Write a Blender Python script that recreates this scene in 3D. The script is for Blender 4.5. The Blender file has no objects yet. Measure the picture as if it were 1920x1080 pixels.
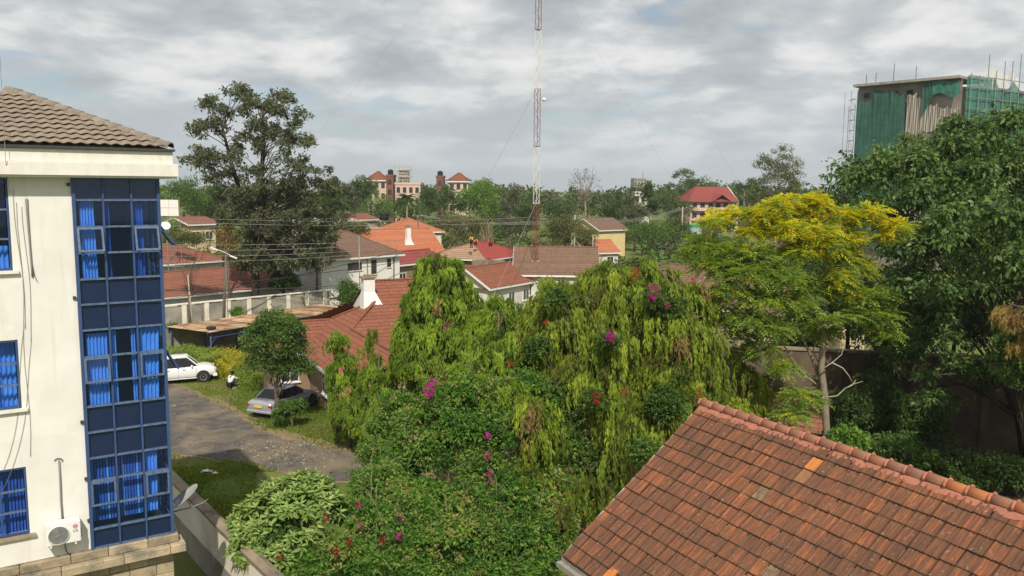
import bpy, bmesh, math, random
import numpy as np
from mathutils import Vector, Matrix

sc = bpy.context.scene
COL = sc.collection
R = math.radians
rng = np.random.default_rng(7)
random.seed(7)

# ---------------------------------------------------------------- camera
FPX, CAM_H, PITCH, ROLL = 1550.0, 12.5, R(6.9), 0.008
cam = bpy.data.cameras.new('camera')
cam.sensor_width = 36.0
cam.lens = 36.0 * FPX / 1920.0
cam.clip_start = 0.2
cam.clip_end = 6000.0
camo = bpy.data.objects.new('camera', cam)
COL.objects.link(camo)
FW = np.array([0, math.cos(PITCH), -math.sin(PITCH)])
UP0 = np.array([0, math.sin(PITCH), math.cos(PITCH)])
RT0 = np.array([1.0, 0, 0])
RT = RT0 * math.cos(ROLL) + UP0 * math.sin(ROLL)
UPV = UP0 * math.cos(ROLL) - RT0 * math.sin(ROLL)
EYE = np.array([0, 0, CAM_H])
camo.matrix_world = Matrix(((RT[0], UPV[0], -FW[0], 0), (RT[1], UPV[1], -FW[1], 0), (RT[2], UPV[2], -FW[2], CAM_H), (0, 0, 0, 1)))
sc.camera = camo

def at(px, py, Y):            # survey helper: point seen at a photo pixel, Y metres out
    d = FW * FPX + RT * (px - 960) - UPV * (py - 540)
    return EYE + d * (Y / d[1])

def gz(px, py, z=0.0):        # survey helper: point seen at a photo pixel, at height z
    d = FW * FPX + RT * (px - 960) - UPV * (py - 540)
    return EYE + d * ((z - CAM_H) / d[2])

def proj(P):
    q = np.asarray(P) - EYE
    w = q @ FW
    return 960 + FPX * (q @ RT) / w, 540 - FPX * (q @ UPV) / w

# ---------------------------------------------------------------- sky, sun, exposure
SUN_EL, SUN_AZ = R(46), R(174)           # sun behind the camera
SUN_DIR = Vector((math.sin(SUN_AZ) * math.cos(SUN_EL), math.cos(SUN_AZ) * math.cos(SUN_EL), math.sin(SUN_EL)))
w = bpy.data.worlds.new('World')
sc.world = w
w.use_nodes = True
nt = w.node_tree
nt.nodes.clear()
def N(tree, typ, **kw):
    n = tree.nodes.new(typ)
    for k, v in kw.items():
        setattr(n, k, v)
    return n
def ramp(tree, stops, interp='LINEAR'):
    n = tree.nodes.new('ShaderNodeValToRGB')
    n.color_ramp.interpolation = interp
    el = n.color_ramp.elements
    while len(el) < len(stops):
        el.new(0.5)
    for e, (p, c) in zip(el, stops):
        e.position = p
        e.color = (c, c, c, 1) if isinstance(c, (int, float)) else (*c, 1)
    return n
def math_n(tree, op, a, b=None, clamp=False):
    n = tree.nodes.new('ShaderNodeMath')
    n.operation = op
    n.use_clamp = clamp
    for i, x in enumerate((a, b)):
        if x is None:
            continue
        if isinstance(x, (int, float)):
            n.inputs[i].default_value = x
        else:
            tree.links.new(x, n.inputs[i])
    return n.outputs[0]
lk = nt.links.new
sky = N(nt, 'ShaderNodeTexSky', sky_type='NISHITA', sun_disc=False, sun_elevation=SUN_EL, sun_rotation=SUN_AZ)
sky.air_density = 1.0
sky.dust_density = 1.5
tc = N(nt, 'ShaderNodeTexCoord')
sep = N(nt, 'ShaderNodeSeparateXYZ')
lk(tc.outputs['Generated'], sep.inputs[0])
zz = math_n(nt, 'ADD', math_n(nt, 'MAXIMUM', sep.outputs[2], 0.0), 0.24)
cx = math_n(nt, 'DIVIDE', sep.outputs[0], zz)
cy = math_n(nt, 'DIVIDE', sep.outputs[1], zz)
comb = N(nt, 'ShaderNodeCombineXYZ')
lk(cx, comb.inputs[0]); lk(cy, comb.inputs[1])
comb.inputs[2].default_value = 3.7
def noise(tree, vec, scale, detail=6, rough=0.55, dist=0.0, off=None):
    n = N(tree, 'ShaderNodeTexNoise')
    n.inputs['Scale'].default_value = scale
    n.inputs['Detail'].default_value = detail
    n.inputs['Roughness'].default_value = rough
    n.inputs['Distortion'].default_value = dist
    if off is not None:
        m = N(tree, 'ShaderNodeVectorMath', operation='ADD')
        tree.links.new(vec, m.inputs[0]); m.inputs[1].default_value = off
        vec = m.outputs[0]
    tree.links.new(vec, n.inputs['Vector'])
    return n.outputs['Fac']
puff = noise(nt, comb.outputs[0], 3.6, 9, 0.52, 0.15)
mass = noise(nt, comb.outputs[0], 1.3, 5, 0.5, 0.2, (5.3, 1.1, 0))
gap = noise(nt, comb.outputs[0], 1.5, 6, 0.55, 0.2, (11.7, 4.2, 2.0))
shade = math_n(nt, 'ADD', math_n(nt, 'MULTIPLY', puff, 0.62), math_n(nt, 'MULTIPLY', mass, 0.38))
tone = ramp(nt, [(0.40, (0.405, 0.44, 0.462)), (0.47, (0.49, 0.525, 0.545)), (0.51, (0.575, 0.60, 0.615)), (0.555, (0.72, 0.73, 0.725)), (0.61, (0.82, 0.82, 0.805))])
lk(shade, tone.inputs[0])
hz = ramp(nt, [(0.0, 0.9), (0.06, 0.5), (0.15, 0.0)], 'EASE')
lk(sep.outputs[2], hz.inputs[0])
hmix = N(nt, 'ShaderNodeMix', data_type='RGBA')
lk(hz.outputs[0], hmix.inputs[0]); lk(tone.outputs[0], hmix.inputs[6])
hmix.inputs[7].default_value = (0.58, 0.625, 0.65, 1)
cover = ramp(nt, [(0.33, 0.3), (0.40, 1.0)], 'EASE')
lk(gap, cover.inputs[0])
cov2 = math_n(nt, 'MAXIMUM', cover.outputs[0], hz.outputs[0])
bg_s = N(nt, 'ShaderNodeBackground'); bg_s.inputs[1].default_value = 0.10
bg_c = N(nt, 'ShaderNodeBackground'); bg_c.inputs[1].default_value = 1.0
lk(sky.outputs[0], bg_s.inputs[0]); lk(hmix.outputs[2], bg_c.inputs[0])
mx = N(nt, 'ShaderNodeMixShader')
lk(cov2, mx.inputs[0]); lk(bg_s.outputs[0], mx.inputs[1]); lk(bg_c.outputs[0], mx.inputs[2])
wo = N(nt, 'ShaderNodeOutputWorld')
lk(mx.outputs[0], wo.inputs[0])

sun = bpy.data.lights.new('sun', 'SUN')
sun.energy = 4.5
sun.angle = R(0.8)
sun.color = (1.0, 0.92, 0.79)
suno = bpy.data.objects.new('sun', sun)
suno.rotation_euler = SUN_DIR.to_track_quat('Z', 'Y').to_euler()
suno.location = (0, -30, 60)
COL.objects.link(suno)

vs = sc.view_settings
sc.display_settings.display_device = 'sRGB'
vs.view_transform = 'Standard'
vs.look = 'None'
vs.exposure = 0.08
vs.gamma = 1.0
vs.use_curve_mapping = False
sc.cycles.max_bounces = 6
sc.cycles.diffuse_bounces = 3
sc.cycles.glossy_bounces = 3
sc.cycles.transmission_bounces = 4
sc.cycles.transparent_max_bounces = 12
sc.cycles.use_denoising = True
sc.cycles.caustics_reflective = False
sc.cycles.caustics_refractive = False

# ---------------------------------------------------------------- mesh helpers
class MB:
    def __init__(self):
        self.v, self.f = [], []
    def add(self, vs_, fs):
        o = len(self.v)
        self.v.extend([tuple(float(c) for c in p) for p in vs_])
        self.f.extend([tuple(i + o for i in f) for f in fs])
        return self
    def box(self, x0, x1, y0, y1, z0, z1):
        p = [(x0, y0, z0), (x1, y0, z0), (x1, y1, z0), (x0, y1, z0), (x0, y0, z1), (x1, y0, z1), (x1, y1, z1), (x0, y1, z1)]
        return self.add(p, [(0, 3, 2, 1), (4, 5, 6, 7), (0, 1, 5, 4), (1, 2, 6, 5), (2, 3, 7, 6), (3, 0, 4, 7)])
    def bar(self, a, b, w_, h_, up=(0, 0, 1)):
        a, b, up = np.array(a, float), np.array(b, float), np.array(up, float)
        d = b - a; d /= np.linalg.norm(d)
        s = np.cross(d, up)
        if np.linalg.norm(s) < 1e-6:
            s = np.cross(d, (1, 0, 0))
        s /= np.linalg.norm(s); t = np.cross(s, d)
        p = [q + s * sx * w_ / 2 + t * sy * h_ / 2 for q in (a, b) for sx, sy in ((-1, -1), (1, -1), (1, 1), (-1, 1))]
        return self.add(p, [(3, 2, 1, 0), (4, 5, 6, 7), (0, 1, 5, 4), (1, 2, 6, 5), (2, 3, 7, 6), (3, 0, 4, 7)])
    def tube(self, pts, rad, n=6, cap=True):
        pts = np.array(pts, float)
        m = len(pts)
        rad = np.broadcast_to(np.array(rad, float), (m,))
        tg = np.gradient(pts, axis=0)
        tg /= np.linalg.norm(tg, axis=1)[:, None] + 1e-12
        ref = np.array([0, 0, 1.0]) if abs(tg[0][2]) < 0.9 else np.array([1.0, 0, 0])
        vv = []
        for i in range(m):
            s = np.cross(tg[i], ref); s /= np.linalg.norm(s) + 1e-12
            t = np.cross(s, tg[i])
            for k in range(n):
                a = 2 * math.pi * k / n
                vv.append(pts[i] + (s * math.cos(a) + t * math.sin(a)) * rad[i])
        ff = [(i * n + k, i * n + (k + 1) % n, (i + 1) * n + (k + 1) % n, (i + 1) * n + k) for i in range(m - 1) for k in range(n)]
        if cap:
            ff += [tuple(range(n - 1, -1, -1)), tuple(range((m - 1) * n, m * n))]
        return self.add(vv, ff)
    def lathe(self, prof, n=16, c=(0, 0, 0), ax=(0, 0, 1)):
        ax = np.array(ax, float); ax /= np.linalg.norm(ax)
        s = np.cross(ax, (0, 0, 1) if abs(ax[2]) < 0.9 else (1, 0, 0)); s /= np.linalg.norm(s)
        t = np.cross(ax, s); c = np.array(c, float)
        vv = [c + ax * h + (s * math.cos(2 * math.pi * k / n) + t * math.sin(2 * math.pi * k / n)) * r for r, h in prof for k in range(n)]
        m = len(prof)
        ff = [(i * n + k, i * n + (k + 1) % n, (i + 1) * n + (k + 1) % n, (i + 1) * n + k) for i in range(m - 1) for k in range(n)]
        ff += [tuple(range(n - 1, -1, -1)), tuple(range((m - 1) * n, m * n))]
        return self.add(vv, ff)
    def quad(self, a, b, c, d):
        return self.add([a, b, c, d], [(0, 1, 2, 3)])
    def slab(self, poly, th):        # polygon (3d, any plane) thickened downwards
        p = [np.array(q, float) for q in poly]
        n = len(p)
        lo = [q - np.array([0, 0, th]) for q in p]
        return self.add(p + lo, [tuple(range(n)), tuple(range(2 * n - 1, n - 1, -1))] + [(i, i + n, (i + 1) % n + n, (i + 1) % n) for i in range(n)])
    def mesh(self, name):
        me = bpy.data.meshes.new(name)
        me.from_pydata(self.v, [], self.f)
        return me
    def build(self, name, mat, parent=None, smooth=False, world=False, bevel=0.0):
        if world and parent is not None:
            inv = np.array(parent_matrix(parent).inverted())
            v = np.array(self.v)
            v = v @ inv[:3, :3].T + inv[:3, 3]
            self.v = [tuple(q) for q in v]
        me = self.mesh(name)
        bm = bmesh.new(); bm.from_mesh(me)
        bmesh.ops.recalc_face_normals(bm, faces=bm.faces)
        if bevel:
            bmesh.ops.bevel(bm, geom=[e for e in bm.edges if e.is_manifold and e.calc_face_angle(0) > 0.6], offset=bevel, segments=1, affect='EDGES', clamp_overlap=True)
        bm.to_mesh(me); bm.free()
        return link(name, me, mat, parent, smooth)

def parent_matrix(o):
    m = Matrix.Identity(4)
    while o is not None:
        m = o.matrix_basis @ m
        o = o.parent
    return m

def link(name, me, mat, parent=None, smooth=False, loc=None):
    if mat is not None and len(me.materials) == 0:
        me.materials.append(mat)
    if smooth:
        me.polygons.foreach_set('use_smooth', [True] * len(me.polygons))
    o = bpy.data.objects.new(name, me)
    COL.objects.link(o)
    o.parent = parent
    if loc is not None:
        o.location = loc
    return o

def tag(o, label=None, cat=None, group=None, kind=None):
    if label: o['label'] = label
    if cat: o['category'] = cat
    if group: o['group'] = group
    if kind: o['kind'] = kind
    return o

def root(name, loc, label, cat, rz=0.0, group=None):
    o = bpy.data.objects.new(name, None)
    o.empty_display_size = 0.2
    COL.objects.link(o)
    o.location = tuple(float(c) for c in loc)
    o.rotation_euler = (0, 0, rz)
    return tag(o, label, cat, group)

def copy_tree(o, parent=None):
    c = o.copy()
    COL.objects.link(c)
    c.parent = parent
    for ch in list(o.children):
        copy_tree(ch, c)
    return c

# ---------------------------------------------------------------- materials
def nm(name):
    m = bpy.data.materials.new(name)
    m.use_nodes = True
    t = m.node_tree
    t.nodes.clear()
    o = N(t, 'ShaderNodeOutputMaterial')
    b = N(t, 'ShaderNodeBsdfPrincipled')
    t.links.new(b.outputs[0], o.inputs[0])
    return m, t, b, o

def mat(name, col, col2=None, scale=3.0, rough=0.85, spec=0.3, bump=0.0, bscale=None, metal=0.0, col3=None, scale3=0.6, stretch=None, rnd=0.0, lo=0.35, hi=0.68):
    """plain surface: two colours mixed by noise, an optional third for large stains, optional bump"""
    m, t, b, o = nm(name)
    L_ = t.links.new
    geo = N(t, 'ShaderNodeNewGeometry')
    vec = geo.outputs['Position']
    if stretch is not None:
        vm = N(t, 'ShaderNodeVectorMath', operation='MULTIPLY')
        L_(vec, vm.inputs[0]); vm.inputs[1].default_value = stretch
        vec = vm.outputs[0]
    cur = None
    if col2 is not None:
        f = noise(t, vec, scale, 5, 0.6)
        r_ = ramp(t, [(lo, col), (hi, col2)])
        L_(f, r_.inputs[0]); cur = r_.outputs[0]
    if col3 is not None:
        f3 = noise(t, geo.outputs['Position'], scale3, 6, 0.62, 0.4, (3.1, 7.7, 1.3))
        r3 = ramp(t, [(0.48, 0.0), (0.66, 1.0)])
        L_(f3, r3.inputs[0])
        mxn = N(t, 'ShaderNodeMix', data_type='RGBA')
        L_(r3.outputs[0], mxn.inputs[0])
        if cur is not None: L_(cur, mxn.inputs[6])
        else: mxn.inputs[6].default_value = (*col, 1)
        mxn.inputs[7].default_value = (*col3, 1)
        cur = mxn.outputs[2]
    if rnd > 0:
        oi = N(t, 'ShaderNodeObjectInfo')
        gi = math_n(t, 'FRACT', math_n(t, 'ADD', oi.outputs['Random'], geo.outputs['Random Per Island']))
        hs = N(t, 'ShaderNodeHueSaturation')
        L_(math_n(t, 'ADD', math_n(t, 'MULTIPLY', gi, 2 * rnd), 1 - rnd), hs.inputs['Value'])
        if cur is not None: L_(cur, hs.inputs['Color'])
        else: hs.inputs['Color'].default_value = (*col, 1)
        cur = hs.outputs[0]
    if cur is not None: L_(cur, b.inputs['Base Color'])
    else: b.inputs['Base Color'].default_value = (*col, 1)
    b.inputs['Roughness'].default_value = rough
    b.inputs['Specular IOR Level'].default_value = spec
    b.inputs['Metallic'].default_value = metal
    if bump > 0:
        fb = noise(t, geo.outputs['Position'], bscale or scale * 4, 4, 0.6)
        bn = N(t, 'ShaderNodeBump')
        bn.inputs['Strength'].default_value = bump
        bn.inputs['Distance'].default_value = 0.03
        L_(fb, bn.inputs['Height']); L_(bn.outputs[0], b.inputs['Normal'])
    return m

def tile_mat(name, stops, streak=(9.0, 9.0, 9.0), rot=0.0, lichen=0.25, rough=0.85):
    """clay or concrete tile: colour by piece, streaks down the slope, lichen specks"""
    m, t, b, o = nm(name)
    L_ = t.links.new
    geo = N(t, 'ShaderNodeNewGeometry'); oi = N(t, 'ShaderNodeObjectInfo')
    mp = N(t, 'ShaderNodeMapping')
    mp.vector_type = 'TEXTURE'
    mp.inputs['Rotation'].default_value = (0, 0, rot)
    mp.inputs['Scale'].default_value = tuple(1.0 / s for s in streak)
    L_(geo.outputs['Position'], mp.inputs['Vector'])
    pid = math_n(t, 'FRACT', math_n(t, 'ADD', oi.outputs['Random'], geo.outputs['Random Per Island']))
    st = noise(t, mp.outputs[0], 1.0, 5, 0.65)
    big = noise(t, geo.outputs['Position'], 0.7, 4, 0.6, 0.3)
    k = math_n(t, 'ADD', math_n(t, 'MULTIPLY', pid, 0.17), math_n(t, 'MULTIPLY', st, 1.0))
    k = math_n(t, 'ADD', k, math_n(t, 'MULTIPLY', math_n(t, 'SUBTRACT', big, 0.5), 0.35))
    k = math_n(t, 'SUBTRACT', k, 0.05)
    r_ = ramp(t, stops)
    L_(k, r_.inputs[0])
    sp = noise(t, geo.outputs['Position'], 16.0, 3, 0.6)
    rs = ramp(t, [(0.62, 0.0), (0.70, lichen)])
    L_(sp, rs.inputs[0])
    mxn = N(t, 'ShaderNodeMix', data_type='RGBA')
    L_(rs.outputs[0], mxn.inputs[0]); L_(r_.outputs[0], mxn.inputs[6])
    mxn.inputs[7].default_value = (0.42, 0.38, 0.30, 1)
    L_(mxn.outputs[2], b.inputs['Base Color'])
    b.inputs['Roughness'].default_value = rough
    b.inputs['Specular IOR Level'].default_value = 0.25
    bn = N(t, 'ShaderNodeBump'); bn.inputs['Strength'].default_value = 0.35; bn.inputs['Distance'].default_value = 0.01
    L_(noise(t, geo.outputs['Position'], 40, 3, 0.6), bn.inputs['Height']); L_(bn.outputs[0], b.inputs['Normal'])
    return m

def leaf_mat(name, trans=0.35, gloss=0.25, rough=0.5):
    m, t, b, o = nm(name)
    L_ = t.links.new
    a = N(t, 'ShaderNodeAttribute', attribute_name='tint')
    L_(a.outputs['Color'], b.inputs['Base Color'])
    b.inputs['Roughness'].default_value = rough
    b.inputs['Specular IOR Level'].default_value = gloss
    tr = N(t, 'ShaderNodeBsdfTranslucent')
    mg = N(t, 'ShaderNodeMix', data_type='RGBA', blend_type='MULTIPLY')
    mg.inputs[0].default_value = 1.0
    L_(a.outputs['Color'], mg.inputs[6]); mg.inputs[7].default_value = (1.5, 1.35, 0.6, 1)
    L_(mg.outputs[2], tr.inputs[0])
    ms = N(t, 'ShaderNodeMixShader'); ms.inputs[0].default_value = trans
    L_(b.outputs[0], ms.inputs[1]); L_(tr.outputs[0], ms.inputs[2])
    L_(ms.outputs[0], o.inputs[0])
    return m

def glass_mat(name, tint, refl=0.06, body=0.0, body_col=(0, 0, 0)):
    m, t, b, o = nm(name)
    L_ = t.links.new
    t.nodes.remove(b)
    tb = N(t, 'ShaderNodeBsdfTransparent'); tb.inputs[0].default_value = (*tint, 1)
    gl = N(t, 'ShaderNodeBsdfGlossy'); gl.inputs['Roughness'].default_value = 0.03
    gl.inputs[0].default_value = (0.75, 0.85, 1.0, 1)
    fr = N(t, 'ShaderNodeFresnel'); fr.inputs[0].default_value = 1.5
    geo = N(t, 'ShaderNodeNewGeometry')
    fac = math_n(t, 'ADD', math_n(t, 'MULTIPLY', fr.outputs[0], 1.0), refl - 0.04)
    fac = math_n(t, 'MULTIPLY', fac, math_n(t, 'SUBTRACT', 1.0, geo.outputs['Backfacing']))
    ms = N(t, 'ShaderNodeMixShader')
    df = N(t, 'ShaderNodeBsdfDiffuse'); df.inputs[0].default_value = (0.02, 0.07, 0.24, 1)
    m0 = N(t, 'ShaderNodeMixShader'); m0.inputs[0].default_value = 0.04
    L_(tb.outputs[0], m0.inputs[1]); L_(df.outputs[0], m0.inputs[2])
    L_(fac, ms.inputs[0]); L_(m0.outputs[0], ms.inputs[1]); L_(gl.outputs[0], ms.inputs[2])
    L_(ms.outputs[0], o.inputs[0])
    return m

M = {}
M['white_plaster'] = mat('white_plaster', (0.70, 0.66, 0.58), (0.75, 0.72, 0.65), 1.4, 0.9, 0.2, 0.12, 25, col3=(0.60, 0.555, 0.47), scale3=0.5)
def weathered_plaster(name):
    m, t, b, o = nm(name); L_ = t.links.new
    geo = N(t, 'ShaderNodeNewGeometry'); P_ = geo.outputs['Position']
    base = ramp(t, [(0.35, (0.69, 0.672, 0.63)), (0.65, (0.76, 0.745, 0.705))]); L_(noise(t, P_, 1.1, 6, 0.6), base.inputs[0])
    vm = N(t, 'ShaderNodeVectorMath', operation='MULTIPLY'); L_(P_, vm.inputs[0]); vm.inputs[1].default_value = (5.5, 5.5, 0.35)
    st = ramp(t, [(0.54, 0.0), (0.76, 0.4)]); L_(noise(t, vm.outputs[0], 1.0, 6, 0.65), st.inputs[0])
    m1 = N(t, 'ShaderNodeMix', data_type='RGBA'); L_(st.outputs[0], m1.inputs[0]); L_(base.outputs[0], m1.inputs[6]); m1.inputs[7].default_value = (0.52, 0.475, 0.40, 1)
    pt_ = ramp(t, [(0.60, 0.0), (0.63, 0.35)]); L_(noise(t, P_, 0.8, 3, 0.4, 0.6, (9.0, 2.0, 4.0)), pt_.inputs[0])
    m2 = N(t, 'ShaderNodeMix', data_type='RGBA'); L_(pt_.outputs[0], m2.inputs[0]); L_(m1.outputs[2], m2.inputs[6]); m2.inputs[7].default_value = (0.80, 0.77, 0.71, 1)
    L_(m2.outputs[2], b.inputs['Base Color']); b.inputs['Roughness'].default_value = 0.9; b.inputs['Specular IOR Level'].default_value = 0.2
    bn = N(t, 'ShaderNodeBump'); bn.inputs['Strength'].default_value = 0.2; bn.inputs['Distance'].default_value = 0.02
    L_(noise(t, P_, 7, 7, 0.7), bn.inputs['Height']); L_(bn.outputs[0], b.inputs['Normal'])
    return m
M['white_plaster'] = weathered_plaster('white_plaster')
M['fascia_paint'] = mat('fascia_paint', (0.74, 0.72, 0.665), (0.66, 0.635, 0.57), 2.0, 0.85, 0.25, 0.08, 20, stretch=(3, 3, 0.8))
M['stone'] = mat('stone', (0.42, 0.34, 0.22), (0.30, 0.25, 0.18), 3.5, 0.95, 0.1, 0.6, 14, col3=(0.16, 0.14, 0.11), scale3=1.6, rnd=0.22)
M['blue_metal'] = mat('blue_metal', (0.035, 0.070, 0.175), (0.045, 0.085, 0.20), 4, 0.45, 0.4, metal=0.0)
M['blue_metal_worn'] = mat('blue_metal_worn', (0.055, 0.10, 0.20), (0.14, 0.18, 0.26), 14, 0.5, 0.35)
M['glass_blue'] = glass_mat('glass_blue', (0.93, 0.97, 1.0), 0.045)
M['glass_dark'] = glass_mat('glass_dark', (0.30, 0.42, 0.70), 0.05)
M['spandrel'] = mat('spandrel', (0.008, 0.015, 0.050), (0.012, 0.020, 0.062), 2.0, 0.5, 0.3)
M['room_dark'] = mat('room_dark', (0.03, 0.04, 0.085), (0.04, 0.05, 0.09), 1.0, 0.95, 0.1)
M['curtain'] = mat('curtain', (0.07, 0.26, 0.80), (0.12, 0.35, 0.85), 5, 0.9, 0.1)
M['curtain_dark'] = mat('curtain_dark', (0.025, 0.085, 0.42), (0.04, 0.12, 0.50), 5, 0.9, 0.1)
M['blind'] = mat('blind', (0.50, 0.55, 0.70), (0.42, 0.48, 0.66), 3, 0.8, 0.2)
M['white_paint'] = mat('white_paint', (0.76, 0.75, 0.72), (0.70, 0.69, 0.66), 4, 0.6, 0.35)
M['off_white_wall'] = mat('off_white_wall', (0.66, 0.64, 0.58), (0.58, 0.55, 0.48), 0.9, 0.92, 0.15, 0.1, 10, col3=(0.46, 0.43, 0.36), scale3=0.35)
M['cream_wall'] = mat('cream_wall', (0.62, 0.50, 0.30), (0.55, 0.44, 0.27), 0.8, 0.92, 0.15, col3=(0.42, 0.35, 0.23), scale3=0.4)
M['yellow_wall'] = mat('yellow_wall', (0.66, 0.54, 0.27), (0.60, 0.48, 0.24), 0.8, 0.92, 0.15)
M['pink_wall'] = mat('pink_wall', (0.62, 0.44, 0.36), (0.55, 0.40, 0.33), 0.4, 0.92, 0.15)
M['brown_wall'] = mat('brown_wall', (0.30, 0.215, 0.14), (0.24, 0.17, 0.115), 0.9, 0.95, 0.1, 0.2, 9, col3=(0.16, 0.12, 0.08), scale3=0.5)
M['yard_wall'] = mat('yard_wall', (0.15, 0.115, 0.08), (0.105, 0.08, 0.06), 0.9, 0.95, 0.1, 0.2, 9, col3=(0.07, 0.055, 0.04), scale3=0.5)  # darkened copy of the house brown; deepens the yard shade by colour
M['grey_metal'] = mat('grey_metal', (0.30, 0.30, 0.30), (0.22, 0.22, 0.22), 6, 0.5, 0.5, metal=0.4)
M['dark_metal'] = mat('dark_metal', (0.04, 0.04, 0.045), (0.06, 0.055, 0.05), 6, 0.6, 0.4)
M['black'] = mat('black', (0.012, 0.012, 0.013), None, rough=0.7)
M['red_logo'] = mat('red_logo', (0.45, 0.02, 0.07), None, rough=0.5)
M['grey_text'] = mat('grey_text', (0.16, 0.16, 0.17), None, rough=0.6)
M['cable'] = mat('cable', (0.06, 0.055, 0.05), None, rough=0.7)
M['wire_grey'] = mat('wire_grey', (0.24, 0.23, 0.22), None, rough=0.7)
M['asphalt'] = mat('asphalt', (0.078, 0.072, 0.067), (0.145, 0.13, 0.113), 1.6, 0.95, 0.15, 0.8, 22, col3=(0.21, 0.17, 0.12), scale3=0.42)
M['dirt'] = mat('dirt', (0.26, 0.19, 0.11), (0.20, 0.155, 0.09), 1.2, 0.97, 0.1, 0.6, 18, col3=(0.13, 0.13, 0.06), scale3=0.5)
M['grass_ground'] = mat('grass_ground', (0.085, 0.13, 0.025), (0.14, 0.165, 0.04), 0.5, 0.97, 0.1, 0.8, 9, col3=(0.19, 0.15, 0.075), scale3=0.22)
M['concrete'] = mat('concrete', (0.36, 0.33, 0.285), (0.28, 0.26, 0.225), 1.1, 0.95, 0.1, 0.3, 14, col3=(0.20, 0.185, 0.155), scale3=0.5)
M['coping'] = mat('coping', (0.30, 0.24, 0.17), (0.22, 0.18, 0.13), 1.6, 0.95, 0.1, 0.5, 12, col3=(0.11, 0.10, 0.085), scale3=0.9)
M['plaster_wall'] = mat('plaster_wall', (0.80, 0.74, 0.64), (0.75, 0.69, 0.59), 1.2, 0.93, 0.15, 0.15, 16, col3=(0.60, 0.54, 0.46), scale3=0.6)
M['rust_sheet'] = mat('rust_sheet', (0.37, 0.28, 0.18), (0.24, 0.13, 0.07), 1.3, 0.85, 0.25, 0.2, 12, stretch=(1, 1, 1), col3=(0.15, 0.06, 0.03), scale3=0.8, rnd=0.45)
M['blue_post'] = mat('blue_post', (0.05, 0.085, 0.22), None, rough=0.5)
M['bark'] = mat('bark', (0.16, 0.12, 0.085), (0.10, 0.075, 0.055), 5, 0.95, 0.1, 0.7, 14, stretch=(3, 3, 0.6))
M['bark_pale'] = mat('bark_pale', (0.27, 0.225, 0.165), (0.19, 0.16, 0.115), 4, 0.95, 0.1, 0.5, 14, stretch=(2, 2, 0.8))
M['bark_dark'] = mat('bark_dark', (0.07, 0.055, 0.04), (0.045, 0.037, 0.03), 4, 0.95, 0.1, 0.5, 12)
M['twig_dry'] = mat('twig_dry', (0.26, 0.21, 0.155), (0.20, 0.16, 0.12), 4, 0.95, 0.1)
M['pole_wood'] = mat('pole_wood', (0.17, 0.125, 0.09), (0.11, 0.08, 0.06), 3, 0.95, 0.1, 0.3, 10, stretch=(4, 4, 0.6))
M['pole_grey'] = mat('pole_grey', (0.42, 0.38, 0.30), (0.34, 0.31, 0.25), 3, 0.95, 0.1)
M['leaf'] = leaf_mat('leaf', 0.38)
M['leaf_soft'] = leaf_mat('leaf_soft', 0.5, 0.15, 0.6)
M['leaf_gloss'] = leaf_mat('leaf_gloss', 0.28, 0.22, 0.45)
M['tile_clay'] = tile_mat('tile_clay', [(0.28, (0.078, 0.044, 0.030)), (0.46, (0.128, 0.061, 0.036)), (0.58, (0.165, 0.070, 0.037)), (0.69, (0.25, 0.089, 0.040)), (0.83, (0.37, 0.126, 0.047))], (2.4, 22, 2.4), R(29.3), 0.3)
M['tile_new'] = mat('tile_new', (0.52, 0.19, 0.05), (0.42, 0.15, 0.045), 5, 0.8, 0.25)
M['tile_pale'] = mat('tile_pale', (0.29, 0.14, 0.065), (0.19, 0.09, 0.05), 8, 0.85, 0.25)
M['tile_lichen'] = mat('tile_lichen', (0.14, 0.08, 0.05), (0.24, 0.18, 0.11), 9, 0.9, 0.15)
M['moss_gap_shade'] = mat('moss_gap_shade', (0.030, 0.024, 0.016), (0.075, 0.055, 0.035), 14, 0.95, 0.1)  # dark tile noses: moss plus the shade of course gaps, put into the colour
M['mortar_red'] = mat('mortar_red', (0.43, 0.175, 0.12), (0.34, 0.14, 0.095), 6, 0.92, 0.15, 0.6, 30)
M['ridge_clay'] = tile_mat('ridge_clay', [(0.2, (0.24, 0.13, 0.085)), (0.5, (0.33, 0.16, 0.10)), (0.8, (0.42, 0.165, 0.08))], (4, 4, 4), 0, 0.15)
M['ridge_new'] = mat('ridge_new', (0.52, 0.19, 0.075), (0.46, 0.165, 0.07), 5, 0.8, 0.25)
M['tile_grey'] = tile_mat('tile_grey', [(0.2, (0.18, 0.145, 0.112)), (0.5, (0.235, 0.19, 0.146)), (0.85, (0.28, 0.23, 0.175))], (3, 3, 3), 0, 0.25)
M['tile_grey_hip'] = tile_mat('tile_grey_hip', [(0.2, (0.14, 0.12, 0.10)), (0.5, (0.22, 0.185, 0.15)), (0.85, (0.30, 0.26, 0.21))], (4, 4, 4), 0, 0.3)
M['roof_red'] = tile_mat('roof_red', [(0.2, (0.165, 0.058, 0.036)), (0.5, (0.215, 0.08, 0.048)), (0.85, (0.27, 0.108, 0.065))], (3, 3, 3), 0, 0.08)
M['roof_dullred'] = tile_mat('roof_dullred', [(0.2, (0.17, 0.065, 0.048)), (0.5, (0.225, 0.088, 0.06)), (0.85, (0.28, 0.12, 0.08))], (3, 3, 3), 0, 0.1)
M['roof_brown'] = tile_mat('roof_brown', [(0.2, (0.125, 0.075, 0.05)), (0.5, (0.165, 0.10, 0.068)), (0.85, (0.215, 0.135, 0.09))], (3, 3, 3), 0, 0.1)
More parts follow.
